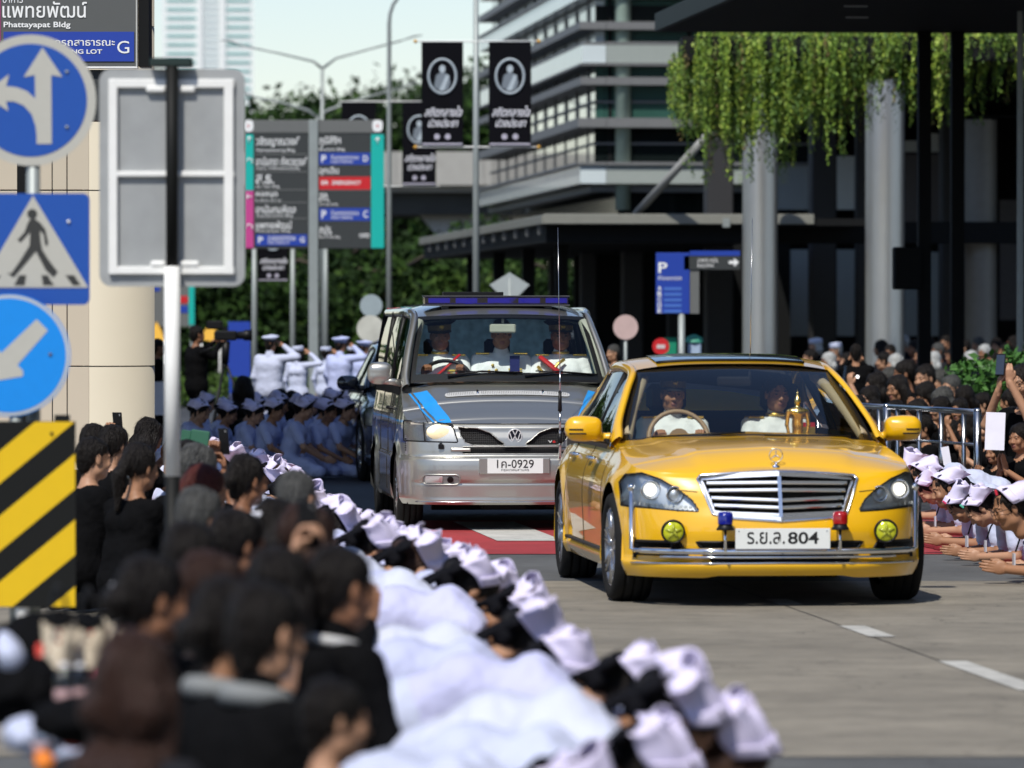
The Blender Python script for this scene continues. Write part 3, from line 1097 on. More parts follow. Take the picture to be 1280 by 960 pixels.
    # ---- yellow fog lamps
    M_FOG = mat('yellow_lamp_glass', (0.65, 0.68, 0.02), rough=0.12, var=0.35, scale=26, coat=1, metal=.3)
    for sg in (-1, 1):
        x, z = sg * .642, .455
        yy = sh.yf(x, z, .2) - .07
        q = MB()
        q.lathe([(.073, yy + .012), (.072, yy - .004), (.062, yy - .006), (.060, yy + .004)], 30, 0, 'y', (x, 0, z))
        q.lathe([(.073, yy + .012), (.066, yy + .05), (.02, yy + .075)], 30, 0, 'y', (x, 0, z))
        q.tube([(x, yy + .05, z - .06), (x, yy + .05, .35)], .011, 8)
        o = q.build('fog_lamp', M_BLK, root)
        q = MB(); q.lathe([(.061, yy + .001), (.047, yy - .010), (.025, yy - .015), (.0005, yy - .017)], 30, 0, 'y', (x, 0, z))
        for k in range(5):
            a_ = PI / 2 + k * 2 * PI / 5
            q.tube([(x, yy - .018, z), (x + .050 * math.cos(a_), yy - .010, z + .050 * math.sin(a_))], [.016, .006], 5, 1)
        q.build('lamp_lens', [M_FOG, mat('fog_cross', (.36, .38, .03), rough=.2)], o)
    # ---- guard bar
    g = MB()
    pts = []
    for x in np.linspace(-.84, .84, 40):
        pts.append((x, (sh.yf(x, .345, .3)) - .055, .338))
    g.tube(pts, .020, 10)
    g.tube([(p[0], p[1] - .002, p[2] - .034) for p in pts[3:-3]], .008, 8)
    for sg in (-1, 1):
        x = sg * .862; yy = (sh.yf(sg * .84, .345, .3)) - .035
        g.tube([(sg * .835, yy - .02, .338), (x, yy, .345), (x, yy + .01, .70)], [.018, .016, .015], 10)
        g.lathe([(.0, .735), (.02, .73), (.026, .715), (.02, .70), (.015, .69)][::-1], 12, 0, 'z', (x, yy + .01, 0))
        g.box(sg * .3 - .012, sg * .3 + .012, -.02, .09, .325, .35)
    g.build('guard_bar', M_CHR, root)
    # ---- number plate
    p = MB(); p.box(-.285, .285, -.072, -.064, .355, .478, 0, .002)
    pl = p.build('number_plate', M_PLATE, root)
    text_obj('lettering', [('ร.ย.ล.', -.215, .012, .385, .457, -.0735, 0, dict(bold=True)), ('804', .03, .215, .385, .457, -.0735, 0, dict(bold=True))], M_PINK, pl)
    for x in (-.265, .265):
        b = MB(); b.lathe([(.004, -.0745), (.0001, -.0755)], 8, 0, 'y', (x, 0, .462)); b.build('screw', M_STEEL, pl)
    # ---- beacons
    for x, nm, col in ((-.345, 'blue_glass', (.004, .009, .22)), (.345, 'red_glass', (.33, .005, .005))):
        q = MB()
        q.tube([(x, -.065, .345), (x, -.065, .47)], .010, 8)
        b = q.build('beacon_post', M_CHR, root)
        q = MB(); q.lathe([(.0, .468), (.052, .468), (.055, .474), (.044, .490), (.040, .505), (0, .505)], 20, 0, 'z', (x, -.065, 0))
        q.build('beacon_base', M_BLK, b)
        q = MB(); q.lathe([(.046, .505), (.047, .55), (.043, .573), (.02, .580), (.0, .581)], 20, 0, 'z', (x, -.065, 0))
        q.build('beacon_lamp', mat(nm, col, rough=.12, coat=1, var=.4, scale=60), b)
    # ---- greenhouse
    yT = 2.28
    wb = lambda u: Vector((.812 * u, 1.36 + .27 * u * u, sh.zf(.812 * u, 1.36 + .27 * u * u, .98) - .012 + .0))
    wt = lambda u: Vector((.622 * u, yT + .10 * u * u, 1.43 - .030 * u * u))
    def wind(u, v, o=0):
        p = wb(u).lerp(wt(u), v)
        bul = .035 * (1 - (2 * v - 1) ** 2)
        return p + Vector((0, -bul * .45 - o * .5, bul * .8 + o * .85))
    def sheet(fn, u0, u1, v0, v1, nu, nv, mb, m=0, flip=False):
        vs = [fn(u0 + (u1 - u0) * i / nu, v0 + (v1 - v0) * j / nv) for j in range(nv + 1) for i in range(nu + 1)]
        fs = []
        for j in range(nv):
            for i in range(nu):
                q = (j * (nu + 1) + i, j * (nu + 1) + i + 1, (j + 1) * (nu + 1) + i + 1, (j + 1) * (nu + 1) + i)
                fs.append(q[::-1] if flip else q)
        mb.add(vs, fs, m, True)
    q = MB(); sheet(wind, -.965, .965, .0, .985, 24, 14, q)
    ws = q.build('windscreen', M_GLASS, root)
    q = MB()   # black border printed round the glass
    for (u0, u1, v0, v1) in ((-1, -.925, 0, 1), (.925, 1, 0, 1), (-.93, .93, .93, 1.0), (-.93, .93, 0, .045)):
        sheet(lambda u, v: wind(u, v, -.003), u0, u1, v0, v1, 8 if u1 - u0 < 1 else 20, 12 if v1 - v0 > .5 else 2, q)
    q.build('border', M_BLK, ws)
    for sg in (-1, 1):   # wipers
        q = MB()
        a0 = wind(.05 * sg - .3, .045, .01); a1 = wind(.62 * sg if sg > 0 else -.85, .02, .02)
        q.tube([wind(-.75 + (.85 if sg > 0 else 0), .015, .012), wind(-.05 + (.85 if sg > 0 else 0), .03, .018)], .007, 5)
        q.build('wiper', M_BLK, root)
    # roof
    def roof(u, v):
        y = yT - .02 + .10 * u * u * (1 - v) + v * (3.95 - yT - .10 * 0)
        w = .635 + .03 * math.sin(PI * min(1, v * 1.25)) - .03 * v
        zc = 1.43 + .062 * math.sin(PI * min(1, .5 * v / .45 if v < .45 else .5 + .5 * (v - .45) / .75)) - .02 * v
        z = zc - .045 * abs(u) ** 3.2
        return Vector((w * u, y, z + .012))
    rf = MB(); sheet(roof, -1, 1, 0, 1, 30, 24, rf)
    r = rf.build('roof', M_YEL, root)
    q = MB(); sheet(lambda u, v: roof(u, v) + Vector((0, 0, .010)), -.74, .74, .09, .45, 20, 8, q)
    q.tube([roof(u, .08) + Vector((0, -.01, .008)) for u in np.linspace(-.74, .74, 16)], .010, 6, 1)
    q.build('sunroof', [mat('sunroof_glass', (.02, .03, .025), rough=.08, coat=1), M_BLK], r)
    # headliner
    q = MB(); sheet(lambda u, v: roof(u, v) - Vector((0, 0, .035)), -.97, .97, 0, 1, 14, 8, q, 0, True)
    q.build('headliner', M_TAN, root)
    # side rails and pillars
    for sg in (-1, 1):
        def rail(t):   # front foot of A pillar to C pillar foot
            K = [(.835, 1.50, .955), (.80, 1.72, 1.075), (.712, 2.05, 1.262), (.645, 2.33, 1.378), (.648, 2.75, 1.418), (.650, 3.3, 1.412), (.628, 3.8, 1.360), (.665, 4.25, 1.215), (.76, 4.62, 1.02)]
            return [(sg * x, y, z) for x, y, z in K]
        P = spline(rail(0), 64)
        q = MB()
        n = len(P)
        vs = []; fs = []
        for i, p in enumerate(P):
            t = i / (n - 1)
            wdt = .036 + .02 * math.exp(-((t - .02) / .08) ** 2)
            if p[1] > 3.6: wdt += .09 * min(1, (p[1] - 3.6) / .6)
            tn = P[min(n - 1, i + 1)] - P[max(0, i - 1)]; tn = Vector(tn).normalized()
            out = Vector((sg * .8, -.15, .55)); out = (out - tn * out.dot(tn)).normalized()
            sd = tn.cross(out) * (1 if sg > 0 else -1)
            pr = [(-wdt, -.012), (-wdt * .9, .012), (-wdt * .3, .022), (wdt * .3, .022), (wdt * .9, .010), (wdt, -.012)]
            for a_, b_ in pr:
                vs.append(Vector(p) + sd * a_ + out * b_)
        for i in range(n - 1):
            for k in range(6):
                f_ = (i * 6 + k, i * 6 + (k + 1) % 6, (i + 1) * 6 + (k + 1) % 6, (i + 1) * 6 + k)
                fs.append(f_ if sg > 0 else f_[::-1])
        q.add(vs, fs, 0, True)
        q.build('pillar', M_YEL, root)
        q = MB()     # inner tan lining of the A pillar
        q.tube([(sg * (x - .055), y + .06, z - .015) for x, y, z in K_in(sg)], .035, 8, 0)
        q.build('pillar_lining', M_TAN, root)
        # side windows
        for (ya, yb, nm) in ((1.72, 2.55, 0), (2.60, 3.62, 1), (3.66, 4.15, 2)):
            q = MB()
            def up(y):
                zz = np.interp(y, P[:, 1], P[:, 2]); xx = np.interp(y, P[:, 1], P[:, 0] * sg)
                return xx, zz
            nn = 10
            vs = []
            for i in range(nn + 1):
                y = ya + (yb - ya) * i / nn
                xx, zz = up(y)
                for j in range(6):
                    v = j / 5
                    x = .855 + (xx - .855) * v + .012 * (1 - (2 * v - 1) ** 2); z = .965 + (max(zz - .01, .967) - .965) * v
                    vs.append((sg * x, y, z))
            fs = []
            for i in range(nn):
                for j in range(5):
                    f_ = (i * 6 + j, (i + 1) * 6 + j, (i + 1) * 6 + j + 1, i * 6 + j + 1)
                    fs.append(f_ if sg > 0 else f_[::-1])
            q.add(vs, fs, 0, True)
            q.build('side_window', M_SGLASS, root)
        q = MB()
        for yy in (2.575, 3.64):
            xx, zz = up(yy)
            q.tube([(sg * .86, yy, .95), (sg * (xx + .0), yy, zz - .01)], .022, 6, 0)
            q.build('window_frame', M_BLK, root); q = MB()
        q.tube([(sg * .872, y, .968) for y in np.linspace(1.6, 4.4, 12)], .012, 6, 0)
        q.build('window_frame', M_BLK, root)
    # rear window
    q = MB()
    quadgrid(q, (-.62, 3.9, 1.375), (.62, 3.9, 1.375), (-.72, 4.55, 1.03), (.72, 4.55, 1.03), nu=10, nv=6, ubulge=(0, .10, .04))
    q.build('rear_window', M_SGLASS, root)
    # cabin
    q = MB()
    q.box(-.80, .80, 1.55, 2.05, .78, .952, 0, .04)
    q.box(-.84, .84, 2.0, 4.4, .40, .48)
    for sg in (-1, 1):
        q.box(min(sg * .80, sg * .85), max(sg * .80, sg * .85), 1.9, 4.5, .4, .955, 0, .02)
    q.build('dashboard', mat('dark_brown_dash', (.05, .035, .025), rough=.6), root)
    for x, y in ((-.37, 2.75), (.37, 2.75), (0, 3.75)):
        q = MB()
        w = .24 if x else .62
        q.box(x - w, x + w, y - .52, y, .48, .62, 0, .05)
        q.box(x - w, x + w, y - .02, y + .12, .55, 1.12, 0, .05)
        if x: q.box(x - .13, x + .13, y + .02, y + .10, 1.13, 1.31, 0, .04)
        q.build('seat', mat('dark_leather', (.022, .020, .020), rough=.5), root)
    q = MB()
    cx, cy, cz = -.37, 2.12, .965
    rg = [(cx + .19 * math.cos(2 * PI * k / 30), cy + .19 * math.sin(2 * PI * k / 30) * .40, cz + .19 * math.sin(2 * PI * k / 30) * .92) for k in range(31)]
    q.tube(rg, .016, 8, caps=False)
    q.box(cx - .17, cx + .17, cy - .01, cy + .01, cz - .03, cz + .02)
    q.lathe([(.07, cy - .03), (.0, cy - .035)], 14, 0, 'y', (cx, 0, cz))
    q.build('steering_wheel', mat('tan_leather', (.30, .20, .11), rough=.5), root)
    q = MB(); q.box(-.11, .11, 2.22, 2.25, 1.30, 1.36, 0, .012); q.build('rear_mirror', M_BLK, root)
    # mirrors
    for sg in (-1, 1):
        s2 = SDF()
        s2.box((sg * 1.005, 1.80, 1.040), (.108, .085, .070), .045, 0, .02)
        s2.ell((sg * 1.02, 1.77, 1.04), (.10, .075, .066), 0, .05)
        s2.cap((sg * .93, 1.80, .985), (sg * .82, 1.78, .985), .022, .032, 0, .03)
        P_, F_, t_ = s2.mesh(.008)
        mo = link('wing_mirror', mesh('wing_mirror', P_, F_, M_YEL), root)
        mb_ = BVHTree.FromPolygons([Vector(v) for v in P_], [tuple(int(i) for i in f) for f in F_])
        for dz, l in ((0.0, .085), (-.026, .105)):
            q = MB()
            x0 = sg * 1.105; 
            pts = []
            for i in range(8):
                x = sg * (1.105 - l * i / 7)
                xx = (abs(x) - 1.02) / .10
                z = 1.035 + dz
                hit = mb_.ray_cast(Vector((x, 0, z)), Vector((0, 1, 0)))
                if hit[0] is None: continue
                yy = hit[0].y
                pts.append((x, yy - .001, z))
            q.tube(pts, .0050, 5); q.build('trim_line', M_GAP, mo)
    # aerial
    q = MB(); q.tube([(.33, 4.0, 1.33), (.352, 4.05, 2.40)], [.0035, .0018], 5); q.lathe([(.012, 1.33), (.006, 1.40)], 8, 0, 'z', (.33, 4.0, 0))
    q.build('aerial', M_STEEL, root)
    return root, sh

def K_in(sg):
    return [(.80, 1.62, 1.0), (.74, 1.90, 1.15), (.655, 2.2, 1.31), (.60, 2.42, 1.375)]

# ================================================================== silver van
def silver_van():
    yaw = R_(4.6)
    root = empty('police_van', (-.04 + .85 * math.sin(yaw), 47.0 - .85 * math.cos(yaw), 0), yaw,
                 'silver van with blue bonnet stripes and a blue light bar following the yellow car', 'van')
    plan = [(0, 0), (.25, .006), (.5, .03), (.68, .085), (.80, .17), (.875, .30), (.912, .5), (.925, .8), (.93, 1.4), (.93, 2.6), (.93, 4.0), (.925, 4.5), (.88, 4.72), (.7, 4.79), (0, 4.80)]
    front = [(.20, .05), (.235, .015), (.25, -.004), (.28, 0), (.38, -.006), (.395, .0), (.405, .0), (.42, -.022), (.50, -.03), (.585, -.022), (.605, .0), (.61, .03), (.66, .035), (.76, .05), (.86, .085), (.88, .10), (1.3, .5)]
    side = [(.20, .05), (.25, .02), (.30, .004), (.5, 0), (.605, .002), (.61, .012), (.8, .012), (.93, .022), (1.0, .035), (1.10, .05), (1.22, .06)]
    rear = [(.2, .03), (.4, 0), (.9, .01), (1.22, .04)]
    top = [(0, .875), (.5, .875), (.8, .88), (1.0, .905), (1.15, .955), (1.4, 1.06), (1.65, 1.16), (1.85, 1.215), (2.2, 1.225), (7, 1.225)]
    def dome(x, y):
        return .018 * float(sm(y, .12, .3)) * float(1 - sm(abs(x), .60, .72))
    def crown(y):
        zc = np.interp(y, [0, .12, .45, .82, 1.2, 5], [.875, .885, 1.06, 1.235, 1.27, 1.27])
        ze = np.interp(y, [.09, .2, .35, .55, .8, 1.0, 5], [.875, .89, .95, 1.04, 1.16, 1.215, 1.225])
        return max(0.0, float(zc - ze)) if y > .09 else 0.0
    sh = Shell(plan, front, side, rear, top, .22, (.88, 3.80), .375, .335, crown, dome, .018)
    hl = [(-.885, .737), (-.885, .885), (-.88, .90), (-.66, .888), (-.505, .87), (-.465, .735), (-.47, .727), (-.70, .732)]
    hr = [(-x, z) for x, z in hl][::-1]
    # upper openings, swooping down to the emblem
    def swoop(sg):
        P = [(.462, .852), (.30, .842), (.20, .805), (.13, .745), (.080, .712), (.10, .700), (.20, .700), (.345, .702), (.405, .725), (.440, .78)]
        P = [(sg * x, z) for x, z in P]
        return P if sg > 0 else P
    g1, g2 = swoop(-1), swoop(1)
    low = [(-.42, .632), (-.45, .662), (-.42, .692), (.42, .692), (.45, .662), (.42, .632)]
    holes = [g1, g2, low, hl, hr]
    bum = lambda x, y, z: z < .607 and y < .62
    sh.part('bumper', 'skirt', [M_SIL], root, lambda x, y, z: bum(x, y, z))
    def stripe(x, y, z):
        if y > .30 and .72 < z < .86: return 2
        if y > .30 and (.885 < z < .90): return 1
        return 0
    sh.part('front_panel', 'skirt', [M_SIL, M_BLUES, M_NAVYS], root, lambda x, y, z: not bum(x, y, z) and y < 1.0, holes, stripe)
    for sg in (-1, 1):
        d = sh.part('door', 'skirt', [M_SIL, M_BLUES, M_NAVYS], root, lambda x, y, z: x * sg > 0 and 1.0 <= y < 2.0, (), stripe)
        h = MB(); x = sh.xf(1.8, .98, sg)
        h.tube([(x - .01 * sg, 1.70, .98), (x + .035 * sg, 1.73, .985), (x + .035 * sg, 1.86, .985), (x - .01 * sg, 1.9, .98)], .014, 8)
        h.build('handle', M_BLK, d)
    sh.part('body', 'skirt', [M_SIL, M_BLUES, M_NAVYS], root, lambda x, y, z: y >= 2.0, (), stripe)
    def hs(x, y, z):
        e_ = .50 + (.56 - .50) * (y - .1) / .7
        xx = abs(x)
        a0 = .555 + .10 * (y - .1) / .7
        if a0 - 0.0 < xx < a0 + .115: return 1
        if a0 + .135 < xx < a0 + .15: return 1
        return 0
    sh.part('hood', 'top', [M_SIL], root, lambda x, y, z: y < 1.05)
    # blue stripes laid on the hood
    for sg in (-1, 1):
        for (w0, w1) in ((.0, .115), (.135, .152)):
            m_ = MB()
            def ex(y): return .495 + .175 * (y - .09) / .72
            poly = [(sg * (ex(y) + w0), y) for y in (.15, .35, .6, .80)] + [(sg * (ex(y) + w1), y) for y in (.80, .6, .35, .15)]
            patch_top(m_, poly, lambda x, y: sh.zf(x, y), .005, .05)
            m_.build('stripe', M_BLUES, root)
    f = MB()
    f.box(-.86, .86, .35, 4.6, .22, .32)
    f.box(-.6, .6, .28, 1.0, .3, .84)
    f.box(-.62, .62, .5, 4.6, .3, .8)
    f.box(-.22, .12, .45, .9, .165, .23); f.box(.3, .62, .5, .8, .18, .23); f.box(-.6, .75, 1.2, 1.35, .14, .24)
    f.build('underbody', M_GAP, root)
    for sg in (-1, 1):
        for yy in (.88, 3.80):
            wheel(root, sg * .815, yy, .325, .215, .20, 6, 0, sg)
            w = MB(); vs = []; fs = []
            for i in range(21):
                a_ = PI * i / 20
                for xx in (.55, .885):
                    vs.append((sg * xx, yy + .373 * math.cos(a_), .335 + .373 * math.sin(a_)))
            for i in range(20): fs.append((2 * i, 2 * i + 1, 2 * i + 3, 2 * i + 2))
            w.add(vs, fs, 0, True); w.build('arch_liner', M_GAP, root)
    FY = lambda x, z: sh.yf(x, z, None)
    # bright strip under bumper, step lines
    g = MB()
    g.tube([(x, sh.yf(x, .245, .3) - .002, .243) for x in np.linspace(-.80, .80, 50)], .006, 6); g.build('bumper_edge', M_STEEL, root)
    g = MB()
    g.tube([(x, sh.yf(x, .612, .3) + .022, .609) for x in np.linspace(-.86, .86, 60)], .010, 4)
    g.build('shut_line', M_GAP, root); g = MB()
    g.tube([(x, sh.yf(x, .872, .3) - .000, .874) for x in np.linspace(-.60, .60, 50)], .005, 4)
    g.build('shut_line', M_GAP, root); g = MB()
    for sg in (-1, 1):
        for yy in (1.0, 2.0, 3.1):
            g.tube([(sh.xf(yy, z, sg) + .0003 * sg, yy, z) for z in np.linspace(.3, 1.2, 16)], .004, 4)
            g.build('shut_line', M_GAP, root); g = MB()
        g.tube([(sg * (.70 + .06 * i / 8), .13 + .08 * i, sh.zf(sg * (.70 + .06 * i / 8), .13 + .08 * i) + .0004) for i in range(9)], .003, 4)
        g.build('shut_line', M_GAP, root); g = MB()
    # grille meshes
    for nm, poly in (('grille_mesh', g1), ('grille_mesh', g2), ('air_intake', low)):
        q = MB(); patch(q, [(x * 1.0, z) for x, z in poly], FY, -.05, .05)
        gm = q.build(nm, M_GAP, root)
        q = MB()
        xs = [p[0] for p in poly]; zs = [p[1] for p in poly]
        z = min(zs) + .006
        while z < max(zs):
            run = []
            x = min(xs)
            while x < max(xs) + .02:
                if inpoly(x, z, poly): run.append((x, (FY(x, z) or .1) + .03, z))
                elif len(run) > 1: q.tube(run, .002, 4, 0); run = []
                else: run = []
                x += .02
            if len(run) > 1: q.tube(run, .002, 4, 0)
            z += .014
        x = min(xs) + .01
        while x < max(xs):
            run = [(x, (FY(x, z) or .1) + .03, z) for z in np.arange(min(zs), max(zs), .01) if inpoly(x, z, poly)]
            if len(run) > 1: q.tube(run, .0018, 4, 0)
            x += .016
        if q.v: q.build('honeycomb', mat('grille_plastic', (.035, .035, .036), rough=.5), gm)
        q = MB(); q.tube(front_line(poly, FY, -.002, .015, True), .005, 5, caps=False); q.build('rim', M_SIL, gm)
    # lighter corner at each side of the low slot
    q = MB(); q.tube(front_line([(-.52, .666), (-.36, .666)], FY, -.001, .01), .017, 8, flat=1.0); q.build('slot_end', M_SIL, root)
    q = MB(); q.tube(front_line([(.36, .666), (.52, .666)], FY, -.001, .01), .017, 8); q.build('slot_end', M_SIL, root)
    # emblem VW
    cx, cz = 0, .778
    ye = (FY(0, cz) or .05) - .008
    q = MB()
    q.lathe([(.060, ye + .02), (.060, ye), (.052, ye - .003), (.051, ye + .004)], 36, 0, 'y', (cx, 0, cz))
    em = q.build('emblem', mat('emblem_silver', (.62, .63, .64), rough=.35, metal=.2), root)
    q = MB(); q.lathe([(.052, ye + .002), (.0005, ye + .0015)], 30, 0, 'y', (cx, 0, cz)); q.build('emblem_disc', mat('emblem_navy', (.01, .012, .02), rough=.5, spec=.1), em)
    q = MB()
    def stroke(pts, w=.008):
        for (a_, b_) in zip(pts[:-1], pts[1:]):
            a_, b_ = Vector(a_), Vector(b_)
            d = (b_ - a_).normalized(); n = Vector((-d.y, d.x)) * w / 2
            a_ -= d * w * .3; b_ += d * w * .3
            P_ = [a_ - n, b_ - n, b_ + n, a_ + n]
            q.prism([(cx + p.x, cz + p.y) for p in P_], ye - .004, ye + .001)
    stroke([(-.020, .046), (0, .006), (.020, .046)])
    stroke([(-.043, .024), (-.020, -.040), (0, -.002), (.020, -.040), (.043, .024)])
    q.build('emblem_letters', mat('emblem_silver', (.62, .63, .64), rough=.35, metal=.2), em)
    # V6 badge
    yb = (FY(.33, .733) or .1) - .0
    q = MB(); put_text(q, 'V', .270, .305, .722, .742, yb - .004, 0, True); put_text(q, '6', .307, .332, .722, .742, yb - .004, 1, True)
    q.build('badge', [M_PLATE, mat('badge_red', (.6, .01, .01), rough=.4)], root)
    # headlights
    for sg, poly in ((-1, hl), (1, hr)):
        q = MB(); patch(q, poly, FY, -.035, .05); h = q.build('headlight', M_REFL, root)
        ind = [(sg * x, z) for x, z in ((.885, .737), (.885, .895), (.735, .888), (.725, .737))]
        q = MB(); patch(q, ind, FY, -.012, .04); q.build('indicator', mat('clear_indicator', (.75, .68, .58), rough=.3, var=.25, scale=60, coat=1), h)
        q = MB()
        x, z = sg * .60, .81; yy = (FY(x, z) or .1)
        vs = [];
        q.lathe([(.062, yy + .035), (.05, yy + .022), (.03, yy + .012), (.0005, yy + .008)], 20, 0, 'y', (x, 0, z))
        q.v = [(x + (vx - x) * 1.85, vy, z + (vz - z) * 1.05) for vx, vy, vz in q.v]
        q.build('beam_lens', mat('warm_lamp', (.8, .7, .5), rough=.3, var=.3, scale=70, emis=(1.0, .80, .50), estr=.75), h)
        q = MB(); q.tube(front_line(poly, FY, 0, .02, True), .006, 5, caps=False); q.tube(front_line([(sg * .728, .737), (sg * .738, .89)], FY, .001, .02), .005, 5)
        q.build('seal', M_BLK, h)
        q = MB(); patch(q, poly, FY, .004, .04); q.build('lens_cover', glass_mat('fluted_glass', (.86, .86, .84), rough=.12, ior=1.5), h)
        # washer nozzle, fog lamp cluster
        x = sg * .60; yy = FY(x, .695) or .1
        q = MB(); q.box(x - .022, x + .022, yy - .03, yy + .02, .672, .712, 0, .006); q.box(x - .012, x + .008, yy - .02, yy + .02, .712, .722, 0); q.build('washer_nozzle', M_BLK, root)
        ov = rrect(sg * .60 - .155 if sg > 0 else sg * .60 - .15, sg * .60 + .15, .385, .465, .038)
        q = MB(); patch(q, ov, FY, -.012 + .018, .03); o = q.build('fog_lamp_recess', mat('recess_grey', (.2, .2, .2), rough=.5), root)
        q = MB(); q.tube(front_line(ov, FY, .008, .02, True), .006, 5, caps=False); q.build('rim', M_SIL, o)
        x0 = sg * .66
        q = MB(); patch(q, rrect(x0 - .068, x0 + .068, .398, .455, .008), FY, .014, .03); q.build('fog_lamp', M_REFL, o)
        q = MB(); patch(q, disc(sg * .53, .425, .026, 16), FY, .014, .03); q.build('tow_eye', M_BLK, o)
        # small vents on the corner
        for k in range(6):
            b = MB(); z = .655 + k * .018; x = sh.xf(.34, z, sg)
            b.box(min(x - .004 * sg, x + .004 * sg), max(x - .004 * sg, x + .004 * sg), .325, .355, z, z + .010); b.build('vent_slot', M_GAP, root)
    # plate
    q = MB(); q.box(-.30, .28, -.044, .03, .470, .602, 0, .008); rc = q.build('plate_carrier', M_SIL, root)
    q = MB(); q.box(-.232, .222, -.054, -.0445, .476, .597, 0, .002); pl = q.build('number_plate', M_PLATE, root)
    text_obj('lettering', [('1ค-0929', -.155, .145, .520, .588, -.0555, 0, dict(bold=True)), ('กรุงเทพมหานคร', -.12, .105, .489, .512, -.0555, 0)], M_PINK, pl)
    # vent strip across the hood
    q = MB()
    def vz(x, y): return sh.zf(x, y)
    poly = [(x, y) for x, y in rrect(-.53, .50, .600, .68, .036)]
    patch_top(q, poly, vz, .007, .05); hv = q.build('hood_vent', mat('vent_silver', (.62, .62, .60), rough=.4, metal=.3), root)
    q = MB()
    for k in range(68):
        x = -.505 + k * .0147
        if abs(x + .26) < .03 or abs(x - .28) < .03: continue
        q.tube([(x, .623, vz(x, .623) + .0085), (x, .672, vz(x, .672) + .0085)], .0022, 3, 0)
    q.build('vent_slats', mat('vent_grey', (.16, .16, .16), rough=.5), hv)
    for x in (-.26, .28):
        b = MB(); b.tube([(x, .615, vz(x, .615) + .008), (x, .68, vz(x, .68) + .008)], .012, 6); b.build('vent_clip', M_CHR, hv)
    # ---- windscreen
    wb = lambda u: Vector((.80 * u, .80 + .13 * u * u, 1.235 - .018 * u * u))
    wt = lambda u: Vector((.69 * u, 1.42 + .07 * u * u, 1.765 - .02 * u * u))
    def wind(u, v, o=0):
        p = wb(u).lerp(wt(u), v)
        b = .025 * (1 - (2 * v - 1) ** 2)
        x = p.x
        return Vector((x, p.y - b * .7 - o * .75, p.z + b * .5 + o * .6))
    def sheet(fn, u0, u1, v0, v1, nu, nv, mb, m=0, flip=False):
        vs = [fn(u0 + (u1 - u0) * i / nu, v0 + (v1 - v0) * j / nv) for j in range(nv + 1) for i in range(nu + 1)]
        fs = []
        for j in range(nv):
            for i in range(nu):
                qd = (j * (nu + 1) + i, j * (nu + 1) + i + 1, (j + 1) * (nu + 1) + i + 1, (j + 1) * (nu + 1) + i)
                fs.append(qd[::-1] if flip else qd)
        mb.add(vs, fs, m, True)
    q = MB(); sheet(wind, -.985, .985, 0, 1, 24, 14, q); ws = q.build('windscreen', glass_mat('van_windscreen_glass', (0.95, 0.98, 0.95), ior=1.38), root)
    q = MB()
    for (u0, u1, v0, v1) in ((-1.01, -.955, -.03, 1.01), (.955, 1.01, -.03, 1.01), (-.96, .96, .95, 1.01), (-.96, .96, -.03, .09)):
        sheet(lambda u, v: wind(u, v, -.003), u0, u1, v0, v1, 4 if u1 - u0 < 1 else 20, 12 if v1 - v0 > .5 else 2, q)
    q.build('border', M_BLK, ws)
    for k in (0, 1):
        q = MB()
        u0 = (-.62, .18)[k]
        q.tube([wind(u0, .03, .02), wind(u0 + .35, .085, .025), wind(u0 + .72, .07, .02)], [.012, .008, .005], 5)
        q.tube([wind(u0 + .12, .10, .014), wind(u0 + .78, .075, .014)], .006, 5)
        q.build('wiper', M_BLK, root)
    # roof
    def roof(u, v):
        y = 1.42 + .07 * u * u * (1 - v) + v * 3.32
        w = .715 + .05 * min(1, v * 3)
        hgt = float(np.interp(v, [0, .05, .15, .3, 1], [0, .035, .075, .098, .10]))
        z = 1.768 + hgt - .02 * u * u * (1 - min(1, v * 4)) - (.045 + hgt * .35) * abs(u) ** 5
        return Vector((w * u, y, z))
    q = MB(); sheet(roof, -1, 1, 0, 1, 36, 24, q); r = q.build('roof', M_SIL, root)
    q = MB(); sheet(lambda u, v: roof(u, v) - Vector((0, 0, .04)), -.96, .96, 0, 1, 14, 8, q, 0, True); q.build('headliner', M_LIN, root)
    for sg in (-1, 1):
        K = [(.845, .80, 1.16), (.845, .92, 1.26), (.80, 1.15, 1.48), (.745, 1.40, 1.685), (.735, 1.62, 1.755), (.765, 2.2, 1.785), (.77, 4.7, 1.785)]
        P = spline([(sg * x, y, z) for x, y, z in K], 70)
        q = MB(); n = len(P); vs = []; fs = []
        for i, p in enumerate(P):
            tn = Vector(P[min(n - 1, i + 1)] - P[max(0, i - 1)]).normalized()
            out = Vector((sg * .8, -.3, .4)); out = (out - tn * out.dot(tn)).normalized()
            sd = tn.cross(out) * (1 if sg > 0 else -1)
            wdt = .045
            for a_, b_ in ((-wdt, -.012), (-wdt * .9, .012), (-wdt * .3, .024), (wdt * .3, .024), (wdt * .9, .010), (wdt, -.012)):
                vs.append(Vector(p) + sd * a_ + out * b_)
        for i in range(n - 1):
            for k in range(6):
                f_ = (i * 6 + k, i * 6 + (k + 1) % 6, (i + 1) * 6 + (k + 1) % 6, (i + 1) * 6 + k)
                fs.append(f_ if sg > 0 else f_[::-1])
        q.add(vs, fs, 0, True); q.build('pillar', M_SIL, root)
        q = MB(); q.tube([(sg * .80, 1.0, 1.22), (sg * .755, 1.24, 1.46), (sg * .69, 1.48, 1.70)], .045, 8); q.build('pillar_lining', M_LIN, root)
        def up(y):
            return np.interp(y, P[:, 1], P[:, 0] * sg), np.interp(y, P[:, 1], P[:, 2])
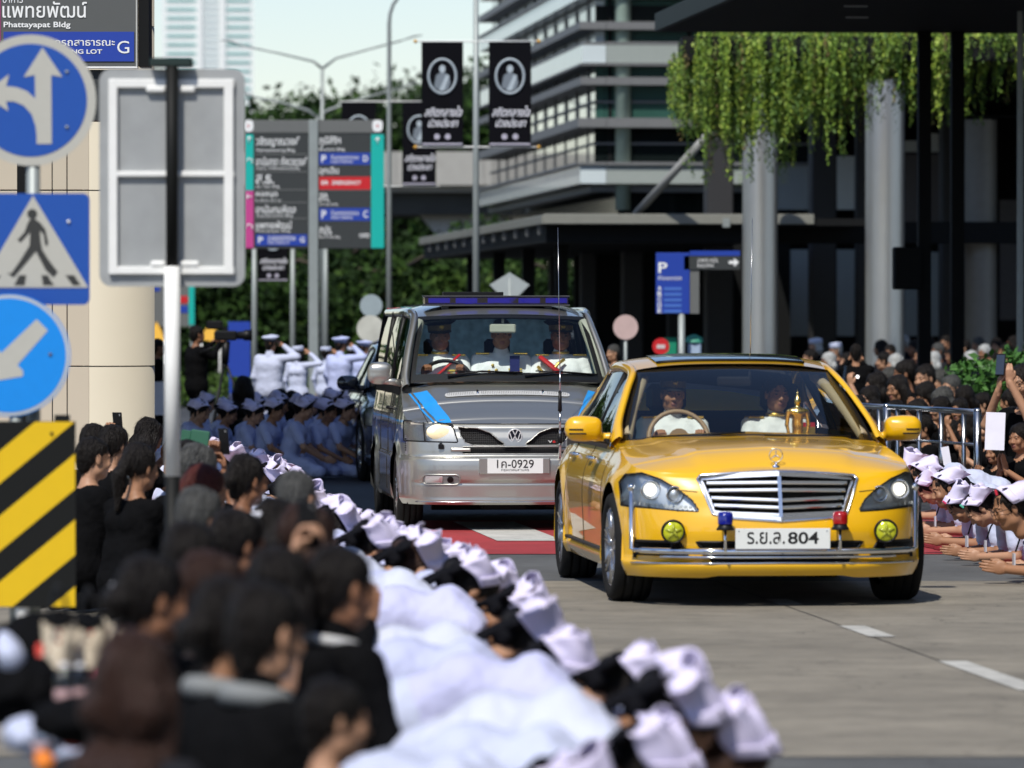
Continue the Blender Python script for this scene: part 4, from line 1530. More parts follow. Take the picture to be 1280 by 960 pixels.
        for (ya, yb) in ((1.02, 1.98), (2.06, 3.3), (3.38, 4.6)):
            q = MB(); vs = []; nn = 8
            for i in range(nn + 1):
                y = ya + (yb - ya) * i / nn
                xx, zz = up(y)
                for j in range(6):
                    v = j / 5
                    vs.append((sg * (.882 + (xx + .01 - .882) * v + .014 * (1 - (2 * v - 1) ** 2)), y, 1.19 + (zz - .02 - 1.19) * v))
            fs = []
            for i in range(nn):
                for j in range(5):
                    f_ = (i * 6 + j, (i + 1) * 6 + j, (i + 1) * 6 + j + 1, i * 6 + j + 1)
                    fs.append(f_ if sg > 0 else f_[::-1])
            q.add(vs, fs, 0, True); q.build('side_window', M_SGLASS, root)
        q = MB()
        for yy in (1.0, 2.02, 3.34, 4.66):
            xx, zz = up(yy); q.tube([(sg * .885, yy, 1.17), (sg * (xx + .005), yy, zz)], .03, 6); q.build('window_frame', M_BLK, root); q = MB()
        # mirror
        s2 = SDF()
        cx_, cy_, cz_ = sg * 1.045, .98, 1.28
        s2.ell((cx_, cy_, cz_), (.098, .055, .088), 0, .02); s2.cap((cx_ - .05, cy_, cz_ + .035), (cx_ + .05, cy_, cz_ + .035), .05, .05, 0, .03)
        s2.cap((cx_ - .05, cy_, cz_ - .035), (cx_ + .05, cy_, cz_ - .035), .05, .05, 0, .03)
        P_, F_, t_ = s2.mesh(.010)
        mo = link('wing_mirror', mesh('wing_mirror', P_, F_, M_SIL), root)
        q = MB(); q.tube([(cx_ + .0 * sg, cy_ - .01, cz_ - .06), (sg * .95, cy_ - .02, cz_ - .068), (sg * .86, cy_ + .0, cz_ - .085)], [.030, .028, .034], 10); q.build('arm', M_SIL, mo)
    # cabin
    q = MB()
    q.box(-.85, .85, .95, 1.35, .95, 1.195, 0, .04); q.box(-.86, .86, 1.0, 4.6, .5, .6)
    for sg in (-1, 1): q.box(min(sg * .83, sg * .88), max(sg * .83, sg * .88), 1.0, 4.6, .5, 1.18)
    q.build('dashboard', M_DARKIN, root)
    for x, y in ((-.50, 2.10), (.02, 2.15), (.52, 2.10)):
        q = MB(); q.box(x - .23, x + .23, y - .5, y, .75, .86, 0, .04); q.box(x - .22, x + .22, y - .02, y + .1, .8, 1.42, 0, .05); q.box(x - .11, x + .11, y + .02, y + .08, 1.42, 1.56, 0, .03)
        q.build('seat', M_DARKIN, root)
    q = MB(); q.box(-.86, .86, 4.62, 4.66, .6, 1.15); q.build('rear_panel', M_DARKIN, root)
    # dappled curtain of the rear window, seen through the cabin
    cm = mat('dappled_curtain', (.45, .80, .78), rough=.6, var=.6, scale=14)
    cm2 = [n for n in cm.node_tree.nodes if n.type == 'TEX_NOISE'][0]; cm2.inputs['Detail'].default_value = 1
    nt = cm.node_tree; bs = nt.nodes['Principled BSDF']; tl = nt.nodes.new('ShaderNodeBsdfTranslucent'); mxs = nt.nodes.new('ShaderNodeMixShader'); mxs.inputs[0].default_value = .6
    nt.links.new(bs.inputs['Base Color'].links[0].from_socket, tl.inputs['Color']); nt.links.new(bs.outputs[0], mxs.inputs[1]); nt.links.new(tl.outputs[0], mxs.inputs[2]); nt.links.new(mxs.outputs[0], [n for n in nt.nodes if n.type == 'OUTPUT_MATERIAL'][0].inputs[0])
    q = MB(); q.add([(-.62, 4.56, 1.16), (.72, 4.56, 1.16), (.72, 4.56, 1.74), (-.62, 4.56, 1.74)], [(0, 1, 2, 3)]); q.build('curtain', cm, root)
    q = MB(); cx_, cy_, cz_ = -.46, 1.42, 1.24
    q.tube([(cx_ + .20 * math.cos(2 * PI * k / 30), cy_ + .20 * math.sin(2 * PI * k / 30) * .72, cz_ + .20 * math.sin(2 * PI * k / 30) * .69) for k in range(31)], .016, 8, caps=False)
    q.build('steering_wheel', M_BLK, root)
    q = MB(); q.box(-.10, .12, 1.42, 1.46, 1.612, 1.690, 0, .012); q.tube([(.01, 1.44, 1.69), (.01, 1.46, 1.75)], .012, 6); q.build('rear_mirror', mat('mirror_back', (.42, .45, .38), rough=.5), root)
    # light bar
    q = MB(); q.box(-.63, .60, 1.72, 2.02, 1.838, 1.851, 0); q.box(-.63, .60, 1.72, 2.02, 1.915, 1.926, 0, .003)
    for x in (-.45, .42): q.box(x - .03, x + .03, 1.78, 1.96, 1.78, 1.839)
    lb = q.build('light_bar', mat('bar_dark', (.05, .05, .055), rough=.4), root)
    q = MB(); q.box(-.622, .592, 1.728, 2.012, 1.851, 1.915, 0, .006); q.build('bar_lens', glass_mat('blue_bar_glass', (.03, .05, .60), rough=.05, ior=1.45), lb)
    for x in (-.50, -.27, .0, .26, .49):
        b = MB(); b.box(x - .09, x + .09, 1.76, 1.80, 1.863, 1.905, 0, .004)
        for k in range(6): b.box(x - .085 + k * .029, x - .07 + k * .029, 1.748, 1.76, 1.868, 1.901)
        b.build('bar_reflector', mat('blue_lit', (.03, .06, .7), rough=.2, metal=.5, emis=(.01, .03, 1.0), estr=.25), lb)
    q = MB(); q.box(-.44, .07, 2.12, 2.3, 1.925, 1.958, 0, .004); q.box(-.42, -.38, 2.15, 2.28, 1.80, 1.925); q.box(0, .04, 2.15, 2.28, 1.80, 1.925); q.build('speaker_bar', M_BLK, root)
    # whip aerial on the front
    q = MB(); x = .36
    q.tube([(x, -.03, .60), (x, -.03, .82)], .013, 8, 0); q.tube([(x, -.03, .72), (x, -.03, .80)], .019, 8, 1)
    q.tube([(x, -.03, .82), (x, -.03, .98)], .0095, 8, 0); q.tube([(x, -.03, .98), (x, -.03, 1.14)], [.018, .012], 8, 1); q.tube([(x, -.03, 1.14), (x, -.03, 1.30)], [.009, .006], 8, 0)
    q.tube([(x, -.03, 1.30), (x - .015, .0, 2.47)], [.0042, .0026], 5, 0)
    q.tube([(x, -.03, .61), (x, .05, .60)], .01, 6, 0)
    q.build('aerial', [M_STEEL, M_BLK], root)
    q = MB(); q.tube([(-.90, 1.15, 1.30), (-.93, 1.16, 1.62)], [.006, .004], 5); q.build('aerial', M_BLK, root)
    return root, sh
# ================================================================== background structures
M_CON = mat('pale_concrete', (.36, .35, .32), rough=.85, var=.25, scale=1.2, bump=.2)
M_CREAM = mat('cream_panel', (.52, .47, .36), rough=.7, var=.05, scale=1.5)
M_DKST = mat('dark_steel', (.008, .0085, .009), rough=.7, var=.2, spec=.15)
M_GREY = mat('mid_grey_metal', (.16, .165, .165), rough=.5, var=.1)
M_LEDG = mat('grey_ledge', (.17, .175, .18), rough=.55, var=.1)
M_PALEB = mat('pale_spandrel', (.34, .38, .36), rough=.35, var=.05, coat=.4)
M_WIN = mat('green_window', (.035, .10, .08), rough=.06, var=.3, scale=.8, coat=1, spec=.8)
M_WIND = mat('dark_window', (.008, .012, .012), rough=.08, var=.3, scale=.8, coat=.6)
M_LOUV = mat('louvre_glass', (.62, .70, .72), rough=.25, var=.10, scale=2, coat=.5)
M_POST = mat('galvanised_post', (.30, .33, .32), rough=.5, var=.12, metal=.3)
M_WPOST = mat('white_post', (.80, .80, .77), rough=.5, var=.08)

def rframe(name, px, py, d, label=None, cat=None, z=None, group=None):
    p = at(px, py, d)
    return empty(name, (p.x, p.y, 0 if z is None else z), RD, label, cat, group)

# ---- glass office building, corner towards the camera
o = rframe('office_building', 745, 400, 118, 'glass office building with horizontal ledges and green windows above the dark canopy', 'building')
s118 = FPX / 118
def zy(y, s): return CAM_H - (y - HOR) / s
W, L = 4.6, 24
core = MB(); core.box(.5, W, .5, L, 3.9, 17.5); core.build('core', M_WIND, o)
bands = [(240, 231, 'l', .10), (230, 208, 'w', .35), (207, 203, 'l', .42), (203, 181, 'd', .02), (181, 178, 'l', .06), (178, 160, 'd', .02), (160, 148, 'l', .40), (148, 129, 'g', .0), (129, 126, 'l', .05),
         (126, 107, 'g', .0), (107, 97, 'l', .34), (97, 83, 'g', .0), (83, 80, 'l', .35), (79.5, 57, 'w', .30), (56.5, 53, 'l', .30), (53, 38, 'g', .0), (38, 28, 'l', .36), (28, 7, 'd', .0), (7, 0, 'g', .0)]
y = -2
while y > -420:
    bands += [(y, y - 20, 'w', .32), (y - 20, y - 24, 'l', .36), (y - 24, y - 44, 'g', .0), (y - 44, y - 54, 'l', .34), (y - 54, y - 76, 'd', 0)]; y -= 76
for (y0, y1, k, pr) in bands:
    z0, z1 = zy(y0, s118), zy(y1, s118)
    if z0 > 17: break
    mm = {'l': M_LEDG, 'w': M_PALEB, 'd': M_WIND, 'g': M_WIN}[k]
    nm = {'l': 'ledge', 'w': 'spandrel', 'd': 'window_band', 'g': 'window_band'}[k]
    b = MB(); b.box(.18, W, -pr - .02, .45, z0, z1 - .004); b.build(nm, mm, o)
    mm2 = {'l': M_LEDG, 'w': M_LOUV, 'd': M_WIND, 'g': M_LOUV if z0 > 7 else M_WIN}[k]
    b = MB(); b.box(-pr - .02, .17, -pr - .02, L, z0 + .002, z1 - .006); b.build(nm, mm2, o)
for x in (.25, 1.9, 3.2):
    b = MB(); b.box(x, x + .07, -.05, .3, 4.9, 17); b.build('mullion', M_DKST, o)
b = MB(); b.tube([(.55, -.1, 4.0), (.55, -.1, 17)], .16, 12); b.build('corner_column', mat('pale_green_column', (.35, .45, .38), rough=.6), o)
for k in range(10):
    b = MB(); b.box(-.06, .18, 1.2 + k * 2.3, 1.28 + k * 2.3, 5.0, 17); b.build('mullion', M_LEDG, o)
# dark recess right of it and the storeys over the concourse
o = rframe('concourse', 862, 400, 96, 'dark open hospital concourse with big round columns and a deep roof slab', 'building')
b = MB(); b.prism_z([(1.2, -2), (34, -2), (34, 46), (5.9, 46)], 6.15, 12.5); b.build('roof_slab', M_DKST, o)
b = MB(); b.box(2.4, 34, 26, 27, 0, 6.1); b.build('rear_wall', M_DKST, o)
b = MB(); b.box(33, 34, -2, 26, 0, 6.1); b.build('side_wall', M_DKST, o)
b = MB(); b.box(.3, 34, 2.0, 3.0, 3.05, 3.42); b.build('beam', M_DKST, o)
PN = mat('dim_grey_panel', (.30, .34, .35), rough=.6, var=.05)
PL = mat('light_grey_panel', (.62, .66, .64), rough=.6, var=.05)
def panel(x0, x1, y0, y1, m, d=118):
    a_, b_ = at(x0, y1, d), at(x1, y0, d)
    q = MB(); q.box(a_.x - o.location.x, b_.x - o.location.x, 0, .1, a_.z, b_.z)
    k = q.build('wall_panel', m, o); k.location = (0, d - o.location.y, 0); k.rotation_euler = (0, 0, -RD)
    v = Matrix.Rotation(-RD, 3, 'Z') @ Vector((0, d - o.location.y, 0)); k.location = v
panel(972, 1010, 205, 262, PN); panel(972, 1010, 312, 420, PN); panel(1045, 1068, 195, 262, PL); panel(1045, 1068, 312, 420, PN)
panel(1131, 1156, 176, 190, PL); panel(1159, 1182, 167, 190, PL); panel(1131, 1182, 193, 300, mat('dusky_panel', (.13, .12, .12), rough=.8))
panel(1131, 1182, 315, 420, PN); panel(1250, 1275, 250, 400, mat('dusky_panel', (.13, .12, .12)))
def column(px, w, y0, d, m, label, nm='column'):
    p = at(px, 400, d); r = w / 2 / FPX * d
    q = MB(); z1 = CAM_H - (y0 - HOR) / FPX * d
    q.lathe([(r, 0), (r, 2.0), (r, 4), (r, z1)], 48, 0, 'z')
    k = q.build(nm, m, None, loc=(p.x, p.y, 0)); tag(k, label, 'column', 'round concourse columns')
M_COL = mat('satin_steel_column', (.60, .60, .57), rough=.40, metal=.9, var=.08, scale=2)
column(950, 44, 95, 93.5, M_COL, 'silver round column nearest the blue parking sign')
column(1106, 49, 100, 93.5, M_COL, 'tall silver round column left of the black posts')
column(1226, 40, 150, 99, mat('dim_column', (.20, .19, .17), rough=.5, metal=.4), 'dull round column in the shade at the right edge')  # shade is put into this column's darker colour
for px, w, d in ((1028, 32, 108), (1076, 14, 108), (898, 34, 104), (790, 26, 108), (735, 20, 110), (844, 20, 112), (693, 14, 118), (1190, 30, 110)):
    p = at(px, 400, d); r = w / 2 / FPX * d
    q = MB(); q.box(-r, r, -r, r, 0, 6.1 if px > 880 else 3.25, 0, .03); k = q.build('dark_pillar', mat('dark_pillar_paint', (.028, .028, .03), rough=.6), None, loc=(p.x, p.y, 0), rot=(0, 0, RD))
    tag(k, 'dark square pillar under the roof, at photo column %s the view' % {1028: 'between the two silver columns of', 1076: 'just left of the tall silver column in', 898: 'left of the first silver column in', 790: 'above the yellow car roof in', 735: 'right of the van roof in', 844: 'behind the parking sign in', 693: 'behind the light bar in', 1190: 'behind the black posts in'}[px], 'pillar', 'dark pillars of the concourse')
    k['label'] = {1028: 'dark square pillar between the two silver columns', 1076: 'thin dark pillar just left of the tall silver column', 898: 'dark square pillar left of the first silver column', 790: 'dark square pillar above the left of the yellow car', 735: 'dark square pillar right of the van roof', 844: 'dark square pillar behind the blue parking sign', 693: 'dark thin pillar behind the van light bar', 1190: 'dark square pillar behind the two black posts'}[px]

# ---- low canopy along the road
o = rframe('walkway_canopy', 680, 400, 95, 'low flat walkway canopy with pale fascia and fins under its edge', 'canopy')
zc = zy(280, FPX / 95)
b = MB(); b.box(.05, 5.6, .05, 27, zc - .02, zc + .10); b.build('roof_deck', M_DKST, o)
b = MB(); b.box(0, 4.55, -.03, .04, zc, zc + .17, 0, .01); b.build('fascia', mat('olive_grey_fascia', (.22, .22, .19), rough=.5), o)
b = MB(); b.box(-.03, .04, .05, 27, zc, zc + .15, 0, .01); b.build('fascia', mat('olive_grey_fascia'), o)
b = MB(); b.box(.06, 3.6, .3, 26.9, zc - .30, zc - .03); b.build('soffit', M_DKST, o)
for k in range(12):
    b = MB(); y = 1 + 2.15 * k
    b.box(-.0, .30, y, y + .10, zc - .16, zc - .002); b.build('fin', M_GREY, o)
for k in range(4):
    b = MB(); y = 3 + 6 * k; b.box(.5, .72, y, y + .22, 0, zc - .03); b.build('post', M_DKST, o)
b = MB(); b.box(3.0, 3.12, -.06, -.03, zc - .05, zc + .10); b.build('bracket', M_POST, o)
b = MB(); b.box(2.6, 7, 20, 20.3, 0, zc - .05); b.build('back_wall', M_DKST, o)
# tie rod
a_, b_ = at(795, 268, 95.5), at(888, 165, 93.8)
q = MB(); q.tube([(0, 0, 0), tuple(b_ - a_)], .07, 10); q.build('tie_rod', mat('tie_rod_grey', (.32, .32, .30), rough=.5), None, loc=a_); tag(bpy.data.objects['tie_rod'], 'slanting grey steel rod rising from the canopy to the hanging plants', 'rod')

# ---- near black canopy with two posts
p = at(822, 40, 75)
o = empty('entrance_canopy', (p.x, p.y, 0), RD, 'black flat entrance canopy cutting across the top right corner', 'canopy')
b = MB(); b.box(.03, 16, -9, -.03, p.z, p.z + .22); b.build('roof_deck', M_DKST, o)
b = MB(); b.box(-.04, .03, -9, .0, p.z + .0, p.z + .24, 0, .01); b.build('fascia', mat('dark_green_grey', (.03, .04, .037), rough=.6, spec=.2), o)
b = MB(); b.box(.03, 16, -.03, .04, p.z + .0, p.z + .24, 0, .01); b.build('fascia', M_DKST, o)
for x, w in ((3.48, .165), (3.92, .165)):
    b = MB(); b.box(x - w / 2, x + w / 2, -.5, -.34, 0, p.z - .002); b.build('post', M_DKST, o)
for x, y in ((1.9, -4), (1.5, -6.5)):
    b = MB(); b.box(x, x + .28, y, y + .06, p.z - .02, p.z - .002); b.build('strip_fitting', mat('fitting_grey', (.4, .42, .42)), o)
b = MB(); b.box(3.06, 3.42, -.6, -.38, 2.12, 2.68, 0, .02); b.build('loudspeaker_box', M_DKST, o)
p = at(1275, 400, 70); q = MB(); q.lathe([(.045, 0), (.035, 8)], 12, 0, 'z'); q.build('lamp_post', M_POST, None, loc=(p.x, p.y, 0)); tag(bpy.data.objects['lamp_post'], 'slim grey post at the far right edge of the picture', 'post')

# ---- viaduct
a_ = at(560, 400, 195)
o = empty('viaduct', (a_.x, a_.y, 0), R_(-4), 'pale concrete railway viaduct crossing behind the banners', 'bridge')
sv = FPX / 195
b = MB(); b.box(-12, 14, 0, 8, zy(240, sv), zy(222, sv)); b.box(-12, 14, -.5, 0, zy(232, sv), zy(190, sv)); b.build('parapet', M_CON, o)
b = MB(); b.box(-12, 14, .4, 7, zy(268, sv), zy(240, sv)); b.build('girder', mat('dark_girder', (.05, .05, .045), rough=.9, var=.5, scale=.8), o)
for x in (-7.2, .5, 8):
    b = MB(); b.box(x - .8, x + .8, 1, 6, 0, zy(300, sv)); b.add([(x - .8, 1, zy(300, sv)), (x + .8, 1, zy(300, sv)), (x + 1.6, 1, zy(268, sv)), (x - 1.6, 1, zy(268, sv)), (x - .8, 6, zy(300, sv)), (x + .8, 6, zy(300, sv)), (x + 1.6, 6, zy(268, sv)), (x - 1.6, 6, zy(268, sv))],
        [(0, 1, 2, 3), (5, 4, 7, 6), (1, 5, 6, 2), (4, 0, 3, 7)]); b.build('pier', M_CON, o)
for x in range(-11, 14, 3):
    b = MB(); b.box(x, x + .25, -.56, -.5, zy(232, sv), zy(190, sv)); b.build('rib', M_CON, o)

# ---- far white tower
p = at(260, 400, 2000)
o = empty('tower_block', (p.x, p.y, 0), R_(3), 'tall white tower block with teal window strips far behind the signs', 'tower')
st = FPX / 2000
b = MB(); b.box(-16, 16, 0, 20, 0, 240); b.build('shaft', mat('tower_white', (.78, .80, .78), rough=.8, var=.03), o)
M_TEAL = mat('teal_window', (.22, .42, .40), rough=.3, var=.3, scale=.3)
for k in range(18):
    z = 70 + k * 3.1
    for x0, x1 in ((-14.5, -4), (6.5, 15)):
        b = MB(); b.box(x0, x1, -.25, 0, z, z + 1.1); b.build('window', M_TEAL, o)
for k in range(26):
    b = MB(); z = 60 + k * 2.3; b.box(-1.5, 4.0, -.3, 0, z, z + 1.3); b.build('window', mat('pale_window', (.55, .62, .62), rough=.3), o)
b = MB(); b.box(-4, -1.9, -.9, 0, 0, 240); b.build('pilaster', mat('tower_white'), o); b = MB(); b.box(4.4, 6.2, -.9, 0, 0, 240); b.build('pilaster', mat('tower_white'), o)

# ---- trees
LEAF = [mat('leaf_dark', (.014, .030, .008), rough=.7, var=.4, scale=2, spec=.1), mat('leaf_mid', (.028, .060, .012), rough=.7, var=.4, scale=2, spec=.1), mat('leaf_light', (.06, .11, .022), rough=.6, var=.4, scale=2, spec=.15)]
BARK = mat('bark', (.06, .045, .03), rough=.9, bump=.6)
def leaf_cloud(clumps, n, size, rng, tone=(.5, .35, .15), shell=.55):
    C_ = np.array([c for c, r in clumps], float); Rr = np.array([r for c, r in clumps], float)
    w = (Rr ** 2).sum(1); w /= w.sum()
    k = rng.choice(len(clumps), n, p=w)
    d = rng.normal(size=(n, 3)); d /= np.linalg.norm(d, axis=1, keepdims=True)
    rad = shell + (1 - shell) * rng.random(n) ** .6
    P = C_[k] + d * Rr[k] * rad[:, None] * (1 + .12 * rng.normal(size=(n, 1)))
    a_ = rng.normal(size=(n, 3)); a_ /= np.linalg.norm(a_, axis=1, keepdims=True)
    b_ = np.cross(a_, rng.normal(size=(n, 3))); b_ /= np.linalg.norm(b_, axis=1, keepdims=True)
    sz = size * (.6 + .8 * rng.random(n))[:, None]
    V = np.stack([P - a_ * sz, P + b_ * sz * .5, P + a_ * sz, P - b_ * sz * .5], 1).reshape(-1, 3)
    F = np.arange(4 * n).reshape(n, 4)
    tn = rng.choice(3, len(clumps), p=tone)
    fm = np.where(rng.random(n) < .75, tn[k], rng.choice(3, n, p=tone))
    return V, F, fm
def tree(x, y, h, w, n, size, label, seed, name='tree', tone=(.55, .33, .12), base=.25):
    rng = np.random.default_rng(seed)
    root = empty(name, (x, y, 0), 0, label, 'tree', 'trees behind the road')
    cl = []
    for k in range(16):
        a_ = rng.random() * 2 * PI; rr = rng.random() ** .6
        t = base + (1 - base) * rng.random()
        ww = w / 2 * math.sin(PI * min(.98, .25 + .75 * (t - base) / (1 - base) * .9)) 
        cl.append(((math.cos(a_) * ww * rr, math.sin(a_) * ww * rr, h * (t * .86)), (w * .20, w * .20, h * .10 + w * .06)))
    cl += [((0, 0, h * .60), (w * .40, w * .40, h * .34)), ((w * .2, 0, h * .66), (w * .3, w * .3, h * .26)), ((-w * .22, 0, h * .64), (w * .3, w * .3, h * .27))]
    V, F, fm = leaf_cloud(cl, int(n * 1.7), size, rng, tone)
    link('crown', mesh('crown', V, F, LEAF, fm, False), root)
    q = MB(); q.tube([(0, 0, 0), (.1, 0, h * .3), (-.1, .1, h * .55), (0, 0, h * .8)], [w * .035, w * .028, w * .018, .03], 8)
    for k in range(5):
        a_ = k * 1.3; q.tube([(0, 0, h * .3 + k * .5), (math.cos(a_) * w * .2, math.sin(a_) * w * .2, h * .5 + k * .4), (math.cos(a_) * w * .33, math.sin(a_) * w * .33, h * .7 + k * .2)], [w * .018, w * .01, .02], 6)
    q.build('trunk', BARK, root)
    return root
rng = random.Random(3)
TW = ['left end', 'second place from the left', 'third place from the left', 'fourth place from the left', 'fifth place from the left', 'sixth place from the left', 'seventh place from the left', 'eighth place from the left', 'ninth place from the left', 'tenth place from the left']
spec = [(150, 168, 265, 9), (225, 124, 250, 9), (285, 128, 240, 9), (345, 118, 262, 9), (405, 122, 245, 9), (455, 128, 258, 8), (505, 92, 240, 9), (560, 82, 250, 10), (612, 84, 242, 10), (668, 96, 262, 10)]
for i, (px, ytop, d, w) in enumerate(spec):
    h = CAM_H + (HOR - ytop) / FPX * d
    tree((px - 640) / FPX * d, d, h * 1.05, w * 1.0, 5200, .20, 'broad dark green tree at the %s of the tree belt' % TW[i], 40 + i, base=.05)
spec2 = [(240, 330, 150, 6), (300, 300, 160, 6), (350, 335, 152, 6), (430, 300, 158, 6), (510, 330, 140, 5), (545, 300, 165, 6), (612, 290, 172, 6), (655, 340, 160, 4)]
for i, (px, ytop, d, w) in enumerate(spec2):
    h = CAM_H + (HOR - ytop) / FPX * d
    tree((px - 640) / FPX * d, d, h * 1.1, w, 3600, .13, 'low leafy tree under the tall belt, %s of the row' % TW[i], 80 + i, tone=(.5, .3, .2) if i > 3 else (.8, .18, .02), base=.02)
# grass bank and hedge beyond the officers
b = MB(); rg = np.random.default_rng(5)
V, F, fm = leaf_cloud([((-6 + 1.2 * k, 0, .30), (1.0, .8, .42)) for k in range(11)], 9000, .07, rg, (.1, .4, .5), .3)
tag(link('hedge', mesh('hedge', V, F, LEAF, fm, False), None, (at(420, 400, 112).x, 112, 0)), kind='stuff')
V, F, fm = leaf_cloud([((-8 + 1.6 * k, 0, 1.2), (1.6, 1.6, 2.2)) for k in range(24)], 26000, .13, rg, (.85, .13, .02), .3)
tag(link('dense_shrubbery', mesh('dense_shrubbery', V, F, LEAF, fm, False), None, (at(400, 400, 205).x, 205, 0)), kind='stuff')

# ---- hanging plants over the concourse edge
rg = np.random.default_rng(11)
VL = [mat('vine_dark', (.07, .14, .015), rough=.6, var=.3, scale=3), mat('vine_mid', (.17, .28, .03), rough=.6, var=.3, scale=3), mat('vine_light', (.30, .40, .045), rough=.6, var=.3, scale=3), mat('vine_dry', (.16, .12, .04), rough=.8, var=.3, scale=3)]
Vs = []; Fm = []; cnt = 0
s88 = FPX / 88
prof = lambda px: np.interp(px, [832, 845, 870, 900, 940, 985, 1010, 1045, 1080, 1110, 1150, 1200, 1240, 1290], [110, 152, 170, 180, 175, 165, 142, 138, 112, 96, 112, 96, 82, 72])
for k in range(1500):
    px = 832 + 470 * rg.random() ** .9
    dep = rg.random() * 2.2
    x = (px - 640) / s88
    ztop = zy(np.interp(px, [832, 850, 885], [88, 62, 38]), s88) + .12 * rg.random() - .25 * rg.random()
    zb_ = zy(prof(px) - 28 * rg.random() + 2, s88) - (.9 * rg.random() ** 6)
    bulge = .35 * rg.random()
    n = max(5, int((ztop - zb_) / .021))
    wob = rg.normal() * .05
    tn = rg.choice(4, p=(.36, .36, .20, .08))
    t = np.arange(n) / n
    P = np.stack([x + wob * t + .02 * rg.normal(size=n), 86.6 + dep - bulge * np.sin(np.minimum(1, t * 1.6) * PI) + .02 * rg.normal(size=n), ztop + (zb_ - ztop) * t], 1)
    a_ = rg.normal(size=(n, 3)) * .6 + np.array([0, 0, -1]); a_ /= np.linalg.norm(a_, axis=1, keepdims=True)
    b_ = np.cross(a_, rg.normal(size=(n, 3))); b_ /= np.linalg.norm(b_, axis=1, keepdims=True)
    sz = .030 * (.55 + .9 * rg.random()) * (.6 + .7 * rg.random(n))[:, None]
    Vs.append(np.stack([P - a_ * sz, P + b_ * sz * .45, P + a_ * sz, P - b_ * sz * .45], 1).reshape(-1, 3)); Fm.append(np.where(rg.random(n) < .7, tn, rg.choice(3, n))); cnt += n
V = np.concatenate(Vs)
tag(link('hanging_vines', mesh('hanging_vines', V, np.arange(len(V)).reshape(-1, 4), VL, np.concatenate(Fm), False)), kind='stuff')
q = MB(); q.box(0, 9, 0, 2.2, zy(80, s88), zy(50, s88)); k = q.build('planter_trough', M_DKST, None, loc=((850 - 640) / s88, 86.9, 0), rot=(0, 0, 0)); tag(k, 'long dark planter trough on the concourse edge holding the hanging plants', 'planter')

# ---- lamp posts and banners
def banner(parent_pole, x0, x1, z0, z1, y, rows=True, name='banner'):
    w = x1 - x0; h = z1 - z0; cx = (x0 + x1) / 2
    q = MB(); q.box(x0, x1, y, y + .006, z0, z1)
    b = q.build(name, mat('banner_black', (.004, .004, .006), rough=.8, var=.2, spec=.08), parent_pole)
    q = MB()
    ov = [(cx + w * .33 * math.cos(2 * PI * k / 28), z1 - h * .33 + h * .165 * math.sin(2 * PI * k / 28)) for k in range(28)]
    q.tube([(p[0], y - .008, p[1]) for p in ov + ov[:1]], .022 * w / .66, 5, 0, caps=False)
    # plain draped half figure inside the oval
    cz = z1 - h * .33
    flat(q, [(cx + w * .075 * math.cos(2 * PI * k / 14), cz + h * .072 + h * .038 * math.sin(2 * PI * k / 14)) for k in range(14)], y - .006, m=0)
    flat(q, [(cx - w * .20, cz - h * .10), (cx - w * .06, cz - h * .135), (cx + w * .14, cz - h * .13), (cx + w * .20, cz - h * .06), (cx + w * .15, cz + h * .015), (cx + w * .05, cz + h * .035), (cx - w * .06, cz + h * .035), (cx - w * .15, cz + h * .01)], y - .005, m=1)
    flat(q, [(cx - w * .08, cz - h * .135), (cx + w * .04, cz - h * .138), (cx + w * .17, cz + h * .005), (cx + w * .10, cz + h * .02)], y - .007, m=0)
    q.build('oval_portrait', [mat('banner_pale', (.40, .46, .50), rough=.6), mat('banner_grey', (.16, .19, .22), rough=.6)], b)
    q = MB()
    put_text(q, 'สถิตกลางใจ', x0 + w * .07, x1 - w * .05, z0 + h * .285, z0 + h * .385, y - .005, 0, True, slant=.25)
    put_text(q, 'ปวงประชา', x0 + w * .15, x1 - w * .15, z0 + h * .185, z0 + h * .265, y - .005, 0, True, slant=.25)
    q.build('lettering', mat('banner_white', (.82, .82, .88), rough=.6), b)
    q = MB()
    for g in (-.13, .13): flat(q, disc(cx + w * g, z0 + h * .092, w * .07, 14), y - .005)
    q.box(x0 + w * .02, x1 - w * .02, y - .004, y - .002, z0 + h * .012, z0 + h * .03)
    q.build('seal', mat('banner_lilac', (.42, .40, .48), rough=.6), b)
    return b
def pole(px, d, r, ytop, label, name='lamp_post', curve=None, arms=None):
    p = at(px, 400, d); s = FPX / d
    root = empty(name, (p.x, p.y, 0), 0, label, 'lamp post', 'street lamps')
    q = MB(); zt = zy(ytop, s)
    pts = [(0, 0, 0), (0, 0, zt * .6), (0, 0, zt)]; rs = [r * 1.1, r, r * .8]
    if curve:
        for (dx, y) in curve: pts.append(((dx) / s, 0, zy(y, s))); rs.append(r * .7)
    q.tube(pts, rs, 10); q.build('shaft', M_POST, root)
    for arm in arms or []:
        q = MB(); q.tube([((x - px) / s, 0, zy(y, s)) for x, y in arm], [r * .75, r * .6, r * .5, r * .45][:len(arm)], 8); ar = q.build('arm', M_POST, root)
        x, y = arm[-1]; q = MB(); g = 1 if x > px else -1
        q.tube([((x - px) / s, 0, zy(y, s)), ((x - px + g * 14) / s, 0, zy(y - 5, s)), ((x - px + g * 26) / s, 0, zy(y - 7, s))], [r * .5, r * 1.2, r * .4], 8, flat=.45); q.build('lantern', M_POST, root)
    return root, s
P1, s = pole(595, 90, .052, -30, 'tall grey lamp post carrying the two front black banners')
for (x0, x1) in ((527, 579), (611, 664)):
    banner(P1, (x0 - 595) / s, (x1 - 595) / s, zy(183, s), zy(53, s), -.06)
